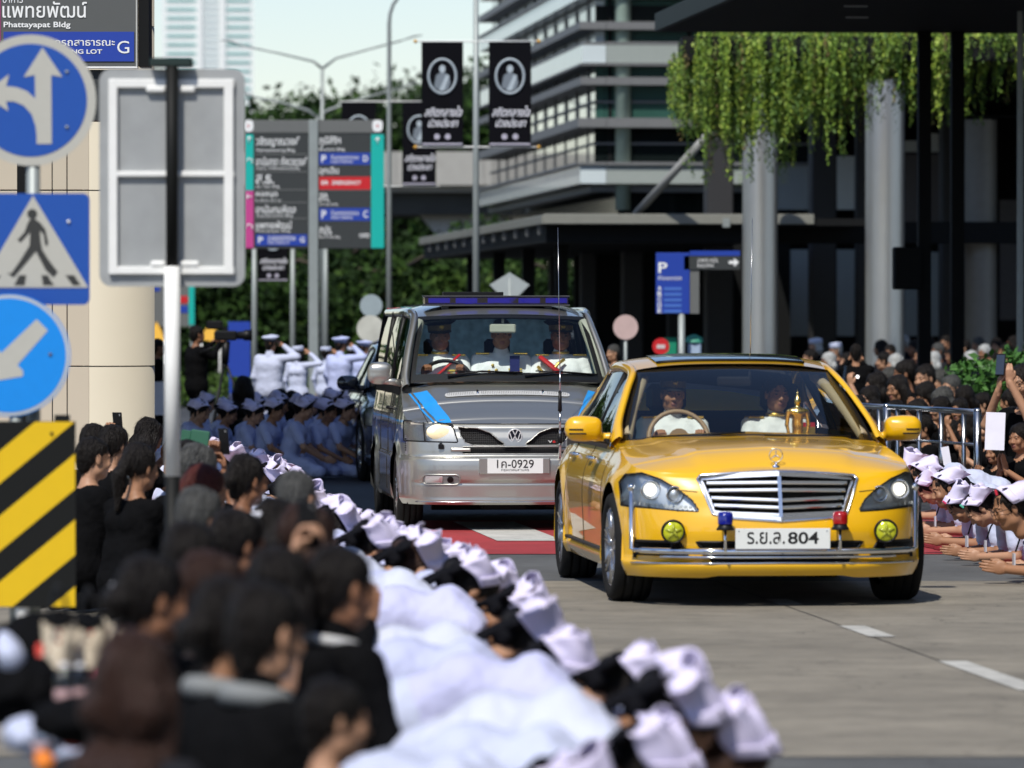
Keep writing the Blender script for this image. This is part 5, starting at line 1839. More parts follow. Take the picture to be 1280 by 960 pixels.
for y in (52, 184):
    q = MB(); q.tube([((520 - 595) / s, -.03, zy(y, s)), ((672 - 595) / s, -.03, zy(y, s))], .014, 6); r_ = q.build('banner_rod', M_WPOST, P1)
    q = MB()
    for x in (519, 673): q.lathe([(.0, -.03), (.03, -.01), (.03, .02), (0, .04)], 10, 0, 'x', ((x - 595) / s, -.03, zy(y, s)))
    q.build('finial', mat('finial_orange', (.6, .32, .04), rough=.4), P1)
P2, s = pole(486.5, 108, .052, 30, 'second grey lamp post with curved top and smaller banners behind', curve=[(1, 18), (5, 6), (12, -4), (30, -14)])
banner(P2, (503 - 486.5) / s, (545 - 486.5) / s, zy(232, s), zy(128, s), -.06)
banner(P2, (427 - 486.5) / s, (470 - 486.5) / s, zy(232, s), zy(128, s), -.06)
for y in (127, 233):
    q = MB(); q.tube([((424 - 486.5) / s, -.03, zy(y, s)), ((550 - 486.5) / s, -.03, zy(y, s))], .014, 6); q.build('banner_rod', M_WPOST, P2)
pole(403, 132, .05, 84, 'double armed street lamp rising above the direction sign', arms=[[(403, 86), (392, 77), (350, 67), (302, 57)], [(403, 86), (420, 73), (460, 62), (502, 51)]])
pole(397, 150, .06, 146, 'lower double armed street lamp behind the direction sign', arms=[[(397, 148), (385, 138), (350, 128), (316, 121)], [(397, 148), (410, 138), (450, 124), (498, 111)]])
P5, s = pole(318, 104, .055, 300, 'thin grey post left under the direction sign carrying a small black banner', name='post')
banner(P5, (322 - 318) / s, (360 - 318) / s, zy(372, s) + .3, zy(312, s) + .55, .05)
pole(366, 104, .05, 300, 'thin grey post under the middle of the direction sign', name='post')
pole(407, 120, .055, 300, 'thin grey post right of the main sign post', name='post')

# ---- direction sign on posts
s = FPX / 100
p = at(392, 400, 100)
o = empty('direction_sign', (p.x, p.y, 0), 0, 'large grey hospital direction sign with teal and pink strips on a thick post', 'sign')
X = lambda px: (px - 392) / s
Z = lambda y: zy(y, s)
M_SG = mat('sign_grey', (.042, .047, .048), rough=.7, var=.05, spec=.25); M_SGL = mat('sign_light_grey', (.13, .135, .13), rough=.6, var=.05)
M_TL = mat('sign_teal', (.0, .42, .36), rough=.5, var=.04); M_PK = mat('sign_pink', (.52, .05, .24), rough=.5, var=.04); M_SB = mat('sign_blue', (.010, .045, .34), rough=.5, var=.04)
M_SR = mat('sign_red', (.55, .010, .015), rough=.5, var=.04); M_SW = mat('sign_white', (.80, .81, .80), rough=.6, var=.04)
b = MB(); b.box(X(386), X(398), -.05, .12, 0, Z(150), 0, .01); b.build('main_post', M_POST, o)
for (x0, x1, nm) in ((305, 386, 0), (398, 480, 1)):
    b = MB(); b.box(X(x0), X(x1), 0, .08, Z(311), Z(150), 0, .01); pn = b.build('sign_panel', M_SG, o)
    b = MB(); b.box(X(x0 + 8 if nm == 0 else x0), X(x1 - (0 if nm == 0 else 8)), -.012, -.001, Z(166), Z(150)); b.build('header', M_SGL, pn)
    if nm == 0:
        b = MB(); b.box(X(306), X(317), -.012, -.001, Z(238), Z(168)); b.build('teal_strip', M_TL, pn)
        b = MB(); b.box(X(306), X(317), -.012, -.001, Z(310), Z(238.5)); b.build('pink_strip', M_PK, pn)
        rows = [(168, 192, 'วชิรญาณวงศ์', 'Vajirayanawong Bldg', .85), (193.5, 214, 'อานันทรา ภัคเวชวงศ์', 'Anantara - Phakkhavejchawong Bldg', 1), (215.5, 237, 'ส.ธ.', 'Sor Thor Bldg', .35), (238, 253, 'หอสมุด', 'Library', .42), (254, 273, 'อานันทมหิดล', 'Anandamahidol Bldg', .78), (274, 292, 'แพทยพัฒน์', 'Phattayapat Bldg', .7)]
        xa, xb = 320, 384
        arrows = [(311.5, 175, 'u'), (311.5, 202, 't'), (311.5, 246, 'l'), (311.5, 284, 't')]
    else:
        b = MB(); b.box(X(464), X(480), -.012, -.001, Z(310), Z(168)); b.build('teal_strip', M_TL, pn)
        rows = [(168, 191, 'ภูมิสิริฯ', 'Bhumisiri Bldg', .42), (208, 221, 'ฉุกเฉิน', None, .38), (239, 259, 'สก.', 'Sor Kor Queen Sirikit Bldg', .20), (279, 300, 'ภปร.', 'Bhor Por Ror Bldg', .26)]
        xa, xb = 399, 463
        arrows = [(472, 176, 'u')]
    q = MB()
    for (y0, y1, th, en, f) in rows:
        hh = y1 - y0
        if en:
            put_text(q, th, X(xa), X(xa + (xb - xa) * f), Z(y0 + hh * .66), Z(y0 + hh * .12), -.006, 0, True)
            put_text(q, en, X(xa), X(xa + (xb - xa) * min(.95, f * .6 + .25)), Z(y0 + hh * .94), Z(y0 + hh * .74), -.006, 0)
        else:
            put_text(q, th, X(xa), X(xa + (xb - xa) * f), Z(y1 - 1), Z(y0 + 1), -.006, 0, True)
    if nm == 1: put_text(q, 'OPD', X(449), X(462), Z(297), Z(292), -.006, 0, True)
    q.build('lettering', M_SW, pn)
    q = MB()
    for (y0, *r_) in rows[1:] if nm == 0 else [(207,), (238.5,), (277,)]:
        q.box(X(xa - 1), X(xb), -.006, -.001, Z(y0 - .2), Z(y0 - 1.4))
    q.build('divider', M_SGL, pn)
    q = MB()
    for (ax, ay, k) in arrows:
        cx, cz = X(ax), Z(ay); a_ = .055
        if k == 'u': P_ = [((cx, cz - a_ * 1.2), (cx, cz + a_)), ((cx - a_ * .8, cz + a_ * .2), (cx, cz + a_)), ((cx + a_ * .8, cz + a_ * .2), (cx, cz + a_))]
        elif k == 'l': P_ = [((cx + a_, cz), (cx - a_, cz)), ((cx - a_ * .2, cz + a_ * .8), (cx - a_, cz)), ((cx - a_ * .2, cz - a_ * .8), (cx - a_, cz))]
        else: P_ = [((cx + a_, cz - a_), (cx + a_, cz + a_ * .6)), ((cx + a_, cz + a_ * .6), (cx - a_ * .3, cz + a_)), ((cx - a_ * .3, cz + a_), (cx - a_, cz - a_ * .2))]
        for (u0, u1) in P_: q.tube([(u0[0], -.016, u0[1]), (u1[0], -.016, u1[1])], .010, 4)
    q.build('arrow', M_SW, pn)
    for (y0, y1, kind, th, en, tail) in ([(293, 307, 'b', 'ลานจอดรถสาธารณะ', 'PUBLIC PARKING LOT', 'G')] if nm == 0 else [(191, 206, 'b', 'ที่จอดรถสาธารณะ', 'PUBLIC PARKING', 'D'), (221, 237, 'r', None, 'EMERGENCY', 'ER'), (260, 276, 'b', 'ที่จอดรถสาธารณะ', 'PUBLIC PARKING', 'C')]):
        b = MB(); b.box(X(xa), X(xb), -.010, -.0055, Z(y1), Z(y0)); sp = b.build('blue_plate' if kind == 'b' else 'red_plate', M_SB if kind == 'b' else M_SR, pn)
        q = MB(); hh = y1 - y0
        if kind == 'b':
            put_text(q, 'P', X(xa + 3), X(xa + 9), Z(y1 - 3), Z(y0 + 3), -.014, 0, True)
            put_text(q, th, X(xa + 15), X(xb - 14), Z(y0 + hh * .55), Z(y0 + hh * .15), -.014, 0)
            put_text(q, en, X(xa + 15), X(xb - 22), Z(y1 - hh * .15), Z(y1 - hh * .36), -.014, 0)
            put_text(q, tail, X(xb - 9), X(xb - 3), Z(y1 - 4), Z(y0 + 3.5), -.014, 0, True)
        else:
            put_text(q, 'ER', X(xa + 3), X(xa + 12), Z(y1 - 6), Z(y0 + 5), -.014, 0, True); put_text(q, en, X(xa + 16), X(xb - 12), Z(y1 - 6), Z(y0 + 5), -.014, 0, True, slant=.15)
        q.build('lettering', M_SW, sp)
    cx, cz = (X(310.5), Z(157.5)) if nm == 0 else (X(472), Z(157.5))
    q = MB(); q.prism(rrect(cx - .09, cx + .09, cz - .105, cz + .105, .07), -.022, -.013); lg = q.build('logo', M_SW, pn)
    q = MB(); q.prism([(cx - .03, cz), (cx - .008, cz - .008), (cx, cz - .035), (cx + .008, cz - .008), (cx + .032, cz), (cx + .008, cz + .008), (cx, cz + .035), (cx - .008, cz + .008)], -.026, -.0225); q.build('red_mark', M_SR, lg)

# second, smaller direction sign far behind the white post
s = FPX / 140; p = at(216, 400, 140); X = lambda px: (px - 216) / s; Z = lambda y: zy(y, s)
o = empty('direction_sign', (p.x, p.y, 0), 0, 'small far direction sign with teal strip seen between column and white post', 'sign')
b = MB(); b.box(X(188), X(243), 0, .08, Z(408), Z(352)); pn = b.build('sign_panel', M_SGL, o)
for (x0, x1, y0, y1, m_) in ((236, 243, 354, 406, M_TL), (224, 235, 370, 379, M_SR), (224, 235, 382, 391, M_SB), (190, 200, 358, 364, M_SB)):
    b = MB(); b.box(X(x0), X(x1), -.01, -.001, Z(y1), Z(y0)); b.build('colour_field', m_, pn)
b = MB(); b.box(X(238), X(241), .0, .1, 0, Z(408)); b.build('post', M_POST, o)
# kiosk board, tarpaulin, small van shape beyond the cameraman
s = FPX / 98; p = at(299, 400, 98)
q = MB(); q.box(-.19, .19, 0, .06, .75, zy(402, s)); q.box(-.17, -.13, .0, .05, 0, .75); q.box(.13, .17, 0, .05, 0, .75); tag(q.build('notice_board', M_SB, None, loc=(p.x, p.y, 0)), 'plain blue notice board behind the video camera', 'board')
for px, lab, col in ((264, 'yellow tarpaulin shelter behind the cameraman', (.62, .33, .01)), (196, 'yellow tarpaulin corner beside the tiled column', (.62, .36, .01))):
    s = FPX / 120; p = at(px, 400, 120)
    root = empty('tarpaulin_shelter', (p.x, p.y, 0), 0, lab, 'shelter')
    q = MB(); q.add([(-.20, -.3, zy(424, s)), (.22, -.3, zy(429, s)), (.2, .3, zy(420, s)), (.0, 0, zy(402, s)), (-.2, .3, zy(416, s))], [(0, 1, 3), (1, 2, 3), (2, 4, 3), (4, 0, 3)]); q.build('tarpaulin', mat('tarp_yellow', col, rough=.6), root)
    q = MB()
    for x in (-.19, .20): q.tube([(x, -.29, 0), (x, -.29, zy(425, s))], .02, 6)
    q.build('frame', M_WPOST, root)
# round sign backs, diamond sign, red and green signs
def roundsign(px, py, r, d, m, label, ypole, front=None, name='round_sign', cat='sign'):
    s = FPX / d; p = at(px, 400, d)
    root = empty(name, (p.x, p.y, 0), 0, label, cat)
    z = zy(py, s)
    q = MB(); q.prism(disc(0, z, r / s, 40), -.022, -.008); q.build('disc', m, root)
    q = MB(); q.tube([(0, .02, 0), (0, .02, z + r / s * .7)], .025, 8); q.build('post', M_POST, root)
    if front: front(root, z, r / s)
    return root
roundsign(464, 382, 14, 88, mat('sign_back_blue', (.30, .36, .38), rough=.5), 'upper round traffic sign seen from behind, left of the van', 400)
roundsign(463, 411, 17, 86, mat('sign_back_cream', (.50, .50, .44), rough=.6, var=.3, scale=5), 'lower round cream sign seen from behind, left of the van', 400)
roundsign(782, 409, 15.5, 80, mat('pink_sign_back', (.55, .40, .38), rough=.6), 'round pinkish sign on a yellow and black pole between the cars', 400)
def stopish(root, z, r):
    q = MB(); flat(q, [(-r * .5, z - r * .25), (r * .5, z - r * .25), (r * .5, z + r * .22), (-r * .5, z + r * .22)], -.028); q.build('pale_patch', mat('pale_print', (.6, .5, .5)), root)
roundsign(826, 433, 10.5, 84, mat('sign_red'), 'small round red sign above the yellow car roof', 440, stopish)
s = FPX / 84; p = at(838, 400, 84.3); q = MB(); q.box(-.11, .09, 0, .04, .8, zy(422, s)); tag(q.build('green_board', mat('green_board_paint', (.0, .22, .12)), None, loc=(p.x, p.y, 0)), 'green board just right of the red round sign', 'board')
p = at(868, 400, 84.3); q = MB(); q.box(-.09, .1, 0, .2, .8, zy(428, s), 0, .02); q.lathe([(.14, zy(428, s)), (.12, zy(422, s)), (.02, zy(418, s))], 12, 1, 'z', (0, .1, 0)); tag(q.build('litter_bin', [mat('bin_blue', (.35, .45, .60)), mat('bin_green', (.05, .30, .20))], None, loc=(p.x, p.y, 0)), 'pale blue bin with green lid below the parking sign', 'bin')
s = FPX / 82; p = at(637, 400, 82); z = zy(356, s); r = 25 / s
root = empty('warning_sign', (p.x, p.y, 0), 0, 'diamond shaped warning sign seen from behind above the van roof', 'sign')
q = MB(); q.prism([(-r, z), (0, z - r), (r, z), (0, z + r * .62)], -.02, -.01); q.build('plate', mat('sign_back_grey', (.36, .40, .40), rough=.5), root)
q = MB(); q.tube([(0, .0, 0), (0, 0, z + .1)], .025, 8); q.build('post', M_POST, root)

# ---- parking sign and arrow sign on one post
s = FPX / 84; p = at(852, 400, 84); X = lambda px: (px - 852) / s; Z = lambda y: zy(y, s)
o = empty('parking_sign', (p.x, p.y, 0), 0, 'blue parking sign with list of rows and a grey arrow board on one post', 'sign')
b = MB(); b.box(X(820), X(862), 0, .10, Z(392), Z(316), 0, .005); pn = b.build('blue_board', M_SB, o)
b = MB(); b.box(X(862.5), X(874), .02, .12, Z(392), Z(330)); b.build('side_board', M_SGL, o)
q = MB(); put_text(q, 'P', X(823), X(834), Z(341), Z(328), -.006, 0, True); put_text(q, 'ที่จอดรถ', X(823), X(852), Z(350), Z(344), -.006, 0)
for k, t in enumerate('ABCDE'): put_text(q, t, X(822), X(827), Z(363 + k * 7), Z(357.5 + k * 7), -.006, 0, True)
for k in range(5): q.box(X(830), X(852), -.006, -.001, Z(363 + k * 7), Z(359 + k * 7), 1)
q.build('lettering', [M_SW, mat('row_blue', (.05, .14, .5))], pn)
b = MB(); b.box(X(855), X(925), .0, .08, Z(337), Z(320)); ap = b.build('arrow_board', M_SG, o)
b = MB(); b.box(X(862.5), X(925), -.004, .076, Z(319.7), Z(313.5)); b.build('blue_edge', M_SB, o)
q = MB(); put_text(q, 'อาคาร ภปร.', X(872), X(898), Z(328), Z(322), -.008, 0); put_text(q, 'BUILDING', X(872), X(892), Z(334), Z(330), -.008, 0)
c_, z_ = X(917), Z(328); a_ = 5.5 / s
q.prism([(c_ + a_ * 1.2, z_), (c_ + a_ * .1, z_ + a_), (c_ + a_ * .1, z_ + a_ * .35), (c_ - a_ * 1.1, z_ + a_ * .35), (c_ - a_ * 1.1, z_ - a_ * .35), (c_ + a_ * .1, z_ - a_ * .35), (c_ + a_ * .1, z_ - a_)][::-1], -.010, -.002)
q.build('lettering', M_SW, ap)
b = MB(); b.tube([(0, .05, 0), (0, .05, Z(392))], .05, 10); b.build('post', M_POST, o)

# ---- tiled pier on the left and the elevated walkway it carries
o = empty('elevated_walkway', (0, 0, 0), 0, 'elevated walkway with a big cream tiled pier with rounded corner', 'bridge')
d0 = 47.0; s = FPX / d0; X = lambda px: (px - 640) / s; Z = lambda y: zy(y, s)
R = .56; x1 = X(188)
def pier(z0, z1, m, x_l, x_r, inset=0):
    pts = [(x_l, d0 + .2)] + [(x_l, d0)]
    pl = [(x_l, d0 + inset)] + [(x_r - R + (R - inset) * math.sin(R_(a_)), d0 + R - (R - inset) * math.cos(R_(a_))) for a_ in range(0, 181, 6)] + [(x_l, d0 + 2 * R - inset)]
    q = MB(); q.prism_z(pl, z0, z1); q.sm = [True] * len(q.sm) if False else q.sm
    return q
jz = [0, Z(458), Z(238), Z(30), 6.2]
jx = [X(-160), X(-30), X(65.5), X(84), X(112)]
inner = pier(0, 6.19, None, X(-159), x1 - .006, .006); inner.build('joint_core', M_GAP, o)
for a_, b_ in zip(jz[:-1], jz[1:]):
    for i in range(len(jx) - 1):
        q = MB(); q.box(jx[i] + .004, jx[i + 1] - .004, d0 - .0, d0 + .02, a_ + .005, b_ - .005, 0, .003); q.build('tile', M_CREAM, o)
    # rounded corner tile as a curved sheet with thickness
    vs = []; fs = []; n = 24
    for i in range(n + 1):
        an = PI * i / n
        for rr in (R, R - .02):
            for z in (a_ + .005, b_ - .005):
                vs.append((x1 - R + rr * math.sin(an) if False else x1 - R + rr * math.sin(an), d0 + R - rr * math.cos(an), z))
    for i in range(n):
        k = 4 * i
        fs += [(k, k + 4, k + 5, k + 1), (k + 1, k + 5, k + 7, k + 3), (k + 2, k, k + 4, k + 6)]
    q = MB(); q.add(vs, fs, 0, True)
    ce = mesh('tile', q.v, q.f, [M_CREAM], None, True)
    t_ = link('tile', ce, o)
# unseen deck above the frame, placed and widened to shade the ground beyond
q = MB(); q.prism_z([(-32, 47.0), (-1.75, 47.0), (-3.8, 69.5), (-34, 69.5)], 6.2, 7.0); q.build('deck', M_CON, o)
q = MB(); q.prism_z([(x_ + .0, y_) for x_, y_ in ((-1.85, 47.0), (-1.75, 47.0), (-3.8, 69.5), (-3.9, 69.5))], 7.0, 8.1); q.build('parapet', M_CON, o)

# ---- pylon sign in front of the pier
d1 = 42.0; s = FPX / d1; p = at(100, 400, d1); X = lambda px: (px - 100) / s; Z = lambda y: zy(y, s)
o = empty('building_sign', (p.x, p.y, 0), 0, 'dark grey building name sign with blue parking strip at top left', 'sign')
b = MB(); b.box(X(-60), X(172), .0, .10, Z(83), Z(-60)); pn = b.build('board', mat('sign_board_grey', (.085, .09, .088), rough=.6, var=.04), o)
b = MB(); b.box(X(173), X(186), .02, .4, Z(83), Z(-60)); b.build('side_return', M_DKST, o)
b = MB(); b.box(X(-60), X(172), -.004, .11, Z(85.5), Z(83.2)); b.build('edge_strip', M_WPOST, o)
b = MB(); b.box(X(170.2), X(172), -.004, -.0005, Z(83), Z(-60)); b.build('edge_strip', mat('pale_edge', (.45, .45, .42)), o)
b = MB(); b.box(X(-60), X(1), -.008, -.001, Z(52), Z(-60)); b.build('pink_strip', M_PK, o)
b = MB(); b.box(X(5), X(168), -.008, -.001, Z(77), Z(40)); bp = b.build('blue_plate', M_SB, o)
q = MB()
put_text(q, 'อาคาร', X(4), X(29), Z(4), Z(-5), -.006, 0); put_text(q, 'แพทยพัฒน์', X(3.5), X(109), Z(22.5), Z(2), -.006, 0, True); put_text(q, 'Phattayapat Bldg', X(5), X(88.5), Z(36.5), Z(27.5), -.006, 0, True)
q.build('lettering', M_SW, pn)
q = MB()
put_text(q, 'ที่จอดรถสาธารณะ', X(45), X(144), Z(57.5), Z(47), -.012, 0, True); put_text(q, 'PARKING LOT', X(62), X(128), Z(67.5), Z(62), -.012, 0, True); put_text(q, 'G', X(147), X(162), Z(67), Z(51.5), -.012, 0, False)
put_text(q, 'P', X(14), X(26), Z(66), Z(49), -.012, 0, True)
q.build('lettering', M_SW, bp)
b = MB(); b.box(X(-60), X(171), .05, .42, Z(150), Z(87)); b.build('lower_cabinet', M_SG, o)
b = MB(); b.box(X(20), X(40), .1, .3, 0, Z(150)); b.build('post', M_DKST, o)

# ---- unseen trees and dark block added for reflections in the paint and glass
for i in range(9):
    tree(-24 - 2.5 * (i % 3), 70 + 17 * i, 13, 11, 2600, .34, 'roadside tree outside the view on the left, %s along from the pier' % ['first', 'second', 'third', 'fourth', 'fifth', 'sixth', 'seventh', 'eighth', 'ninth'][i], 300 + i, name='roadside_tree', base=.1)

q = MB(); q.box(0, 14, -70, 58, 0, 19); q.box(-.4, 0, -70, 58, 15, 19.5)
k = q.build('concourse_wing', mat('wing_dark_panel', (.03, .032, .034), rough=.5), None, loc=(14.5, 0, 0), rot=(0, 0, RD)); tag(k, 'dark hospital wing beside the road to the right of the frame', 'building')
for j in range(21):
    b = MB(); b.box(-.06, -.01, -68 + j * 5.8, -64 + j * 5.8, 5, 9); b.build('window_band', M_WIN, k)

# ================================================================== people
M_WHTV = [('white_cotton', (.47, .50, .70)), ('white_cotton_soft', (.54, .57, .70)), ('white_cotton_lilac', (.50, .51, .74))]
SKINS = [mat('skin_light', (.42, .23, .14), rough=.5, var=.08, scale=20, spec=.35), mat('skin_mid', (.33, .165, .09), rough=.5, var=.08, scale=20, spec=.35),
         mat('skin_tan', (.24, .11, .058), rough=.5, var=.08, scale=20, spec=.35)]
M_LIP = mat('lips', (.25, .10, .075), rough=.45)
M_BROW = mat('brow', (.02, .014, .010), rough=.7)
M_EYE = mat('eye_dark', (.03, .02, .016), rough=.25)
M_HAIR = mat('black_hair', (.0085, .0062, .005), rough=.5, var=.5, scale=12, spec=.22, bump=.8, bscale=130, stretch=(1, 1, .25))
M_HAIRB = mat('brown_hair', (.030, .012, .007), rough=.5, spec=.3, var=.4, scale=10, bump=.9, bscale=110, stretch=(1, 1, .2))
M_HAIRR = mat('auburn_hair', (.07, .013, .009), rough=.5, spec=.3, var=.4, scale=10, bump=.9, bscale=110, stretch=(1, 1, .2))
M_HAIRG = mat('grey_hair', (.065, .065, .062), rough=.55, spec=.3, var=.55, scale=26, bump=.9, bscale=120, stretch=(1, 1, .3))
M_HAIRW = mat('white_hair', (.42, .43, .42), rough=.55, var=.3, scale=26, bump=.6, bscale=120)
M_WHT = mat('white_uniform', (.50, .54, .70), rough=.75, var=.05, scale=9, bump=.5, bscale=14, sheen=.2)
M_WHT2 = mat('pale_blue_uniform', (.44, .49, .74), rough=.75, var=.06, scale=9, bump=.5, bscale=14)  # white uniform with bluish shade put into its colour
M_BLKC = mat('black_cloth', (.0045, .0045, .005), rough=.9, var=.4, scale=14, bump=.5, bscale=16, spec=.05)
M_NAVYC = mat('navy_cloth', (.006, .007, .014), rough=.9, var=.4, scale=14, bump=.5, bscale=16, spec=.05)
M_CHARC = mat('charcoal_cloth', (.016, .016, .019), rough=.9, var=.4, scale=14, bump=.5, bscale=16, spec=.08)
M_CAP = mat('lavender_cap', (.70, .645, .86), rough=.6, var=.05, scale=7)
M_VELV = mat('black_velvet', (.006, .006, .008), rough=.95, var=.3, bump=.8, bscale=50, spec=.1)
M_SHOE = mat('dark_shoe', (.015, .015, .016), rough=.4)
M_GOLD = mat('gold_braid', (.75, .52, .12), rough=.35, metal=.8, var=.25, scale=60)
M_REDC = mat('red_sash', (.45, .012, .015), rough=.6)

def vec(*a): return np.array(a, float)
def unit(v): v = np.array(v, float); return v / max(1e-9, np.linalg.norm(v))
def frame(fwd, up=(0, 0, 1)):
    """matrix with -y along fwd and z near up (columns x,y,z)"""
    y = -unit(fwd); x = np.cross(y, unit(up)); x = unit(x); z = np.cross(x, y)
    return np.stack([x, y, z], 1)

def build_head(female, h=.0058):
    s = SDF()
    w = .94 if female else 1.0
    s.ell((0, .012, .030), (.074 * w, .094, .090), 0, .02)
    s.ell((0, -.028, -.028), (.060 * w, .062, .082), 0, .03)
    s.ell((0, -.050, -.086), (.030 * w, .028, .026), 0, .035)
    s.cap((-.045 * w, -.005, -.070), (.045 * w, -.005, -.070), .022, .022, 0, .04)
    s.cap((0, -.086, .006), (0, -.102, -.028), .006, .0115, 0, .014)
    s.ell((.012, -.094, -.032), (.008, .009, .0065), 0, .008); s.ell((-.012, -.094, -.032), (.008, .009, .0065), 0, .008)
    for g in (-1, 1):
        s.ell((g * .034, -.092, .008), (.019, .012, .011), 0, .014, sub=True)
        s.ell((g * .033, -.078, .006), (.013, .0125, .011), 0, .004)
        s.cap((g * .016, -.086, .026), (g * .050, -.074, .026), .006, .004, 0, .014)
        s.ell((g * .042, -.068, -.028), (.022, .018, .022), 0, .02)
        s.ell((g * .077 * w, .010, -.006), (.009, .017, .031), 0, .010)
    s.ell((0, -.088, -.058), (.021, .007, .0058), 1, .006)
    s.ell((0, -.085, -.067), (.017, .008, .0058), 1, .006)
    s.cap((0, .010, -.05), (0, .030, -.15), .050 * w, .048 * w, 0, .03)
    for g in (-1, 1):
        s.dot((g * .033, -.090, .006), (.013, .010, .0055), 3)
        s.dot((g * .034, -.088, .0285), (.018, .014, .0045), 2)
    return s.mesh(h)

def build_hair(kind, h=.0075):
    s = SDF()
    face = lambda y0=-.125, r=(.070, .085, .105), z=-.045: s.ell((0, y0, z), r, 0, .012, sub=True)
    if kind == 'short':
        s.ell((0, .020, .042), (.084, .100, .094), 0, .02); s.cap((0, .055, -.02), (0, .06, -.055), .062, .045, 0, .03)
        s.ell((0, -.118, -.020), (.075, .075, .098), 0, .012, sub=True)
        for g in (-1, 1): s.ell((g * .090, -.005, -.045), (.030, .050, .050), 0, .012, sub=True)
        s.cap((0, .02, -.16), (0, .03, -.10), .08, .05, 0, .01, True)
    elif kind == 'crop':
        s.ell((0, .020, .040), (.080, .096, .090), 0, .02); s.cap((0, .055, -.02), (0, .058, -.04), .058, .045, 0, .03)
        s.ell((0, -.118, -.030), (.075, .080, .100), 0, .012, sub=True)
        for g in (-1, 1): s.ell((g * .090, -.000, -.030), (.026, .060, .060), 0, .012, sub=True)
    elif kind == 'bun':
        s.ell((0, .022, .040), (.085, .102, .096), 0, .02); s.cap((0, .06, -.03), (0, .075, -.06), .055, .03, 0, .03)
        s.ell((0, .128, -.005), (.048, .040, .044), 0, .02)
        s.ell((0, -.120, -.030), (.072, .078, .102), 0, .012, sub=True)
        for g in (-1, 1): s.ell((g * .092, -.02, -.065), (.030, .045, .050), 0, .012, sub=True)
    elif kind == 'bob':
        s.ell((0, .022, .040), (.092, .106, .098), 0, .02); s.cap((-.06, .045, -.06), (.06, .045, -.06), .058, .058, 0, .04)
        s.cap((-.055, .05, -.11), (.055, .05, -.11), .045, .045, 0, .03)
        for g in (-1, 1): s.cap((g * .078, -.012, .0), (g * .080, -.018, -.09), .026, .022, 0, .03)
        s.ell((0, -.122, -.035), (.064, .082, .105), 0, .010, sub=True)
    elif kind == 'pony':
        s.ell((0, .022, .040), (.085, .102, .096), 0, .02)
        s.cap((0, .115, .02), (0, .155, -.04), .030, .034, 0, .02); s.cap((0, .155, -.04), (0, .15, -.22), .036, .016, 0, .02)
        s.ell((0, -.120, -.030), (.072, .078, .102), 0, .012, sub=True)
        for g in (-1, 1): s.ell((g * .092, -.02, -.065), (.030, .045, .050), 0, .012, sub=True)
    elif kind == 'long':
        s.ell((0, .022, .040), (.094, .108, .100), 0, .02); s.cap((-.055, .06, -.05), (.055, .06, -.05), .062, .062, 0, .05)
        s.cap((-.07, .085, -.20), (.07, .085, -.20), .062, .062, 0, .06); s.cap((-.065, .10, -.34), (.065, .10, -.34), .050, .050, 0, .06)
        for g in (-1, 1): s.cap((g * .082, -.005, .0), (g * .098, .02, -.22), .028, .034, 0, .04)
        s.ell((0, -.122, -.035), (.064, .082, .105), 0, .010, sub=True)
    P, F, t = s.mesh(h)
    # strands: shallow vertical furrows
    n = np.array([noise.noise(Vector((p[0] * 55, p[1] * 55, p[2] * 9))) for p in P])
    c = P - np.array([0, .02, .02]); r = np.linalg.norm(c, axis=1, keepdims=True)
    n2 = np.array([noise.noise(Vector((p[0] * 16, p[1] * 16, p[2] * 7 + 3))) for p in P])
    P = P + c / r * (n[:, None] * .006 + n2[:, None] * .012)
    return P, F

def build_hand(style, h=.0038):
    """right hand; wrist at origin, fingers along -y, palm facing -z, thumb to -x ... mirrored for the left"""
    s = SDF()
    s.cap((0, .03, 0), (0, -.005, 0), .025, .026, 0, .02, flat=(1, 1, .72))
    s.ell((.0, -.045, 0), (.038, .048, .014), 0, .015)
    L = [.062, .072, .067, .052]; X = [-.028, -.0095, .0095, .027]
    for i, (l, x) in enumerate(zip(L, X)):
        a0 = vec(x * .9, -.082 + abs(x) * .25, 0)
        sp = x * .22 if style == 'flat' else x * .02
        if style in ('flat', 'wai'):
            bend = .04 if style == 'wai' else .18
            a1 = a0 + vec(sp * .4, -l * .5, -l * bend * .3); a2 = a1 + vec(sp * .4, -l * .48, -l * bend)
        elif style == 'grip':
            a1 = a0 + vec(0, -.028, -.018); a2 = a1 + vec(0, -.004, -.030)
            s.cap(a2, a2 + vec(0, .022, -.012), .0078, .007, 0, .004)
        s.cap(a0, a1, .0092, .0086, 0, .006); s.cap(a1, a2, .0085, .0070, 0, .004)
    if style == 'grip':
        s.cap((-.034, -.030, -.006), (-.040, -.055, -.026), .012, .010, 0, .012); s.cap((-.040, -.055, -.026), (-.022, -.068, -.045), .010, .008, 0, .006)
    else:
        s.cap((-.030, -.022, -.004), (-.044 if style == 'wai' else -.056, -.055, -.010), .013, .010, 0, .012)
        a_ = (-.044, -.055, -.010) if style == 'wai' else (-.056, -.055, -.010)
        b_ = (-.040, -.086, -.012) if style == 'wai' else (-.066, -.080, -.014)
        s.cap(a_, b_, .0098, .0078, 0, .006)
    return s.mesh(h)

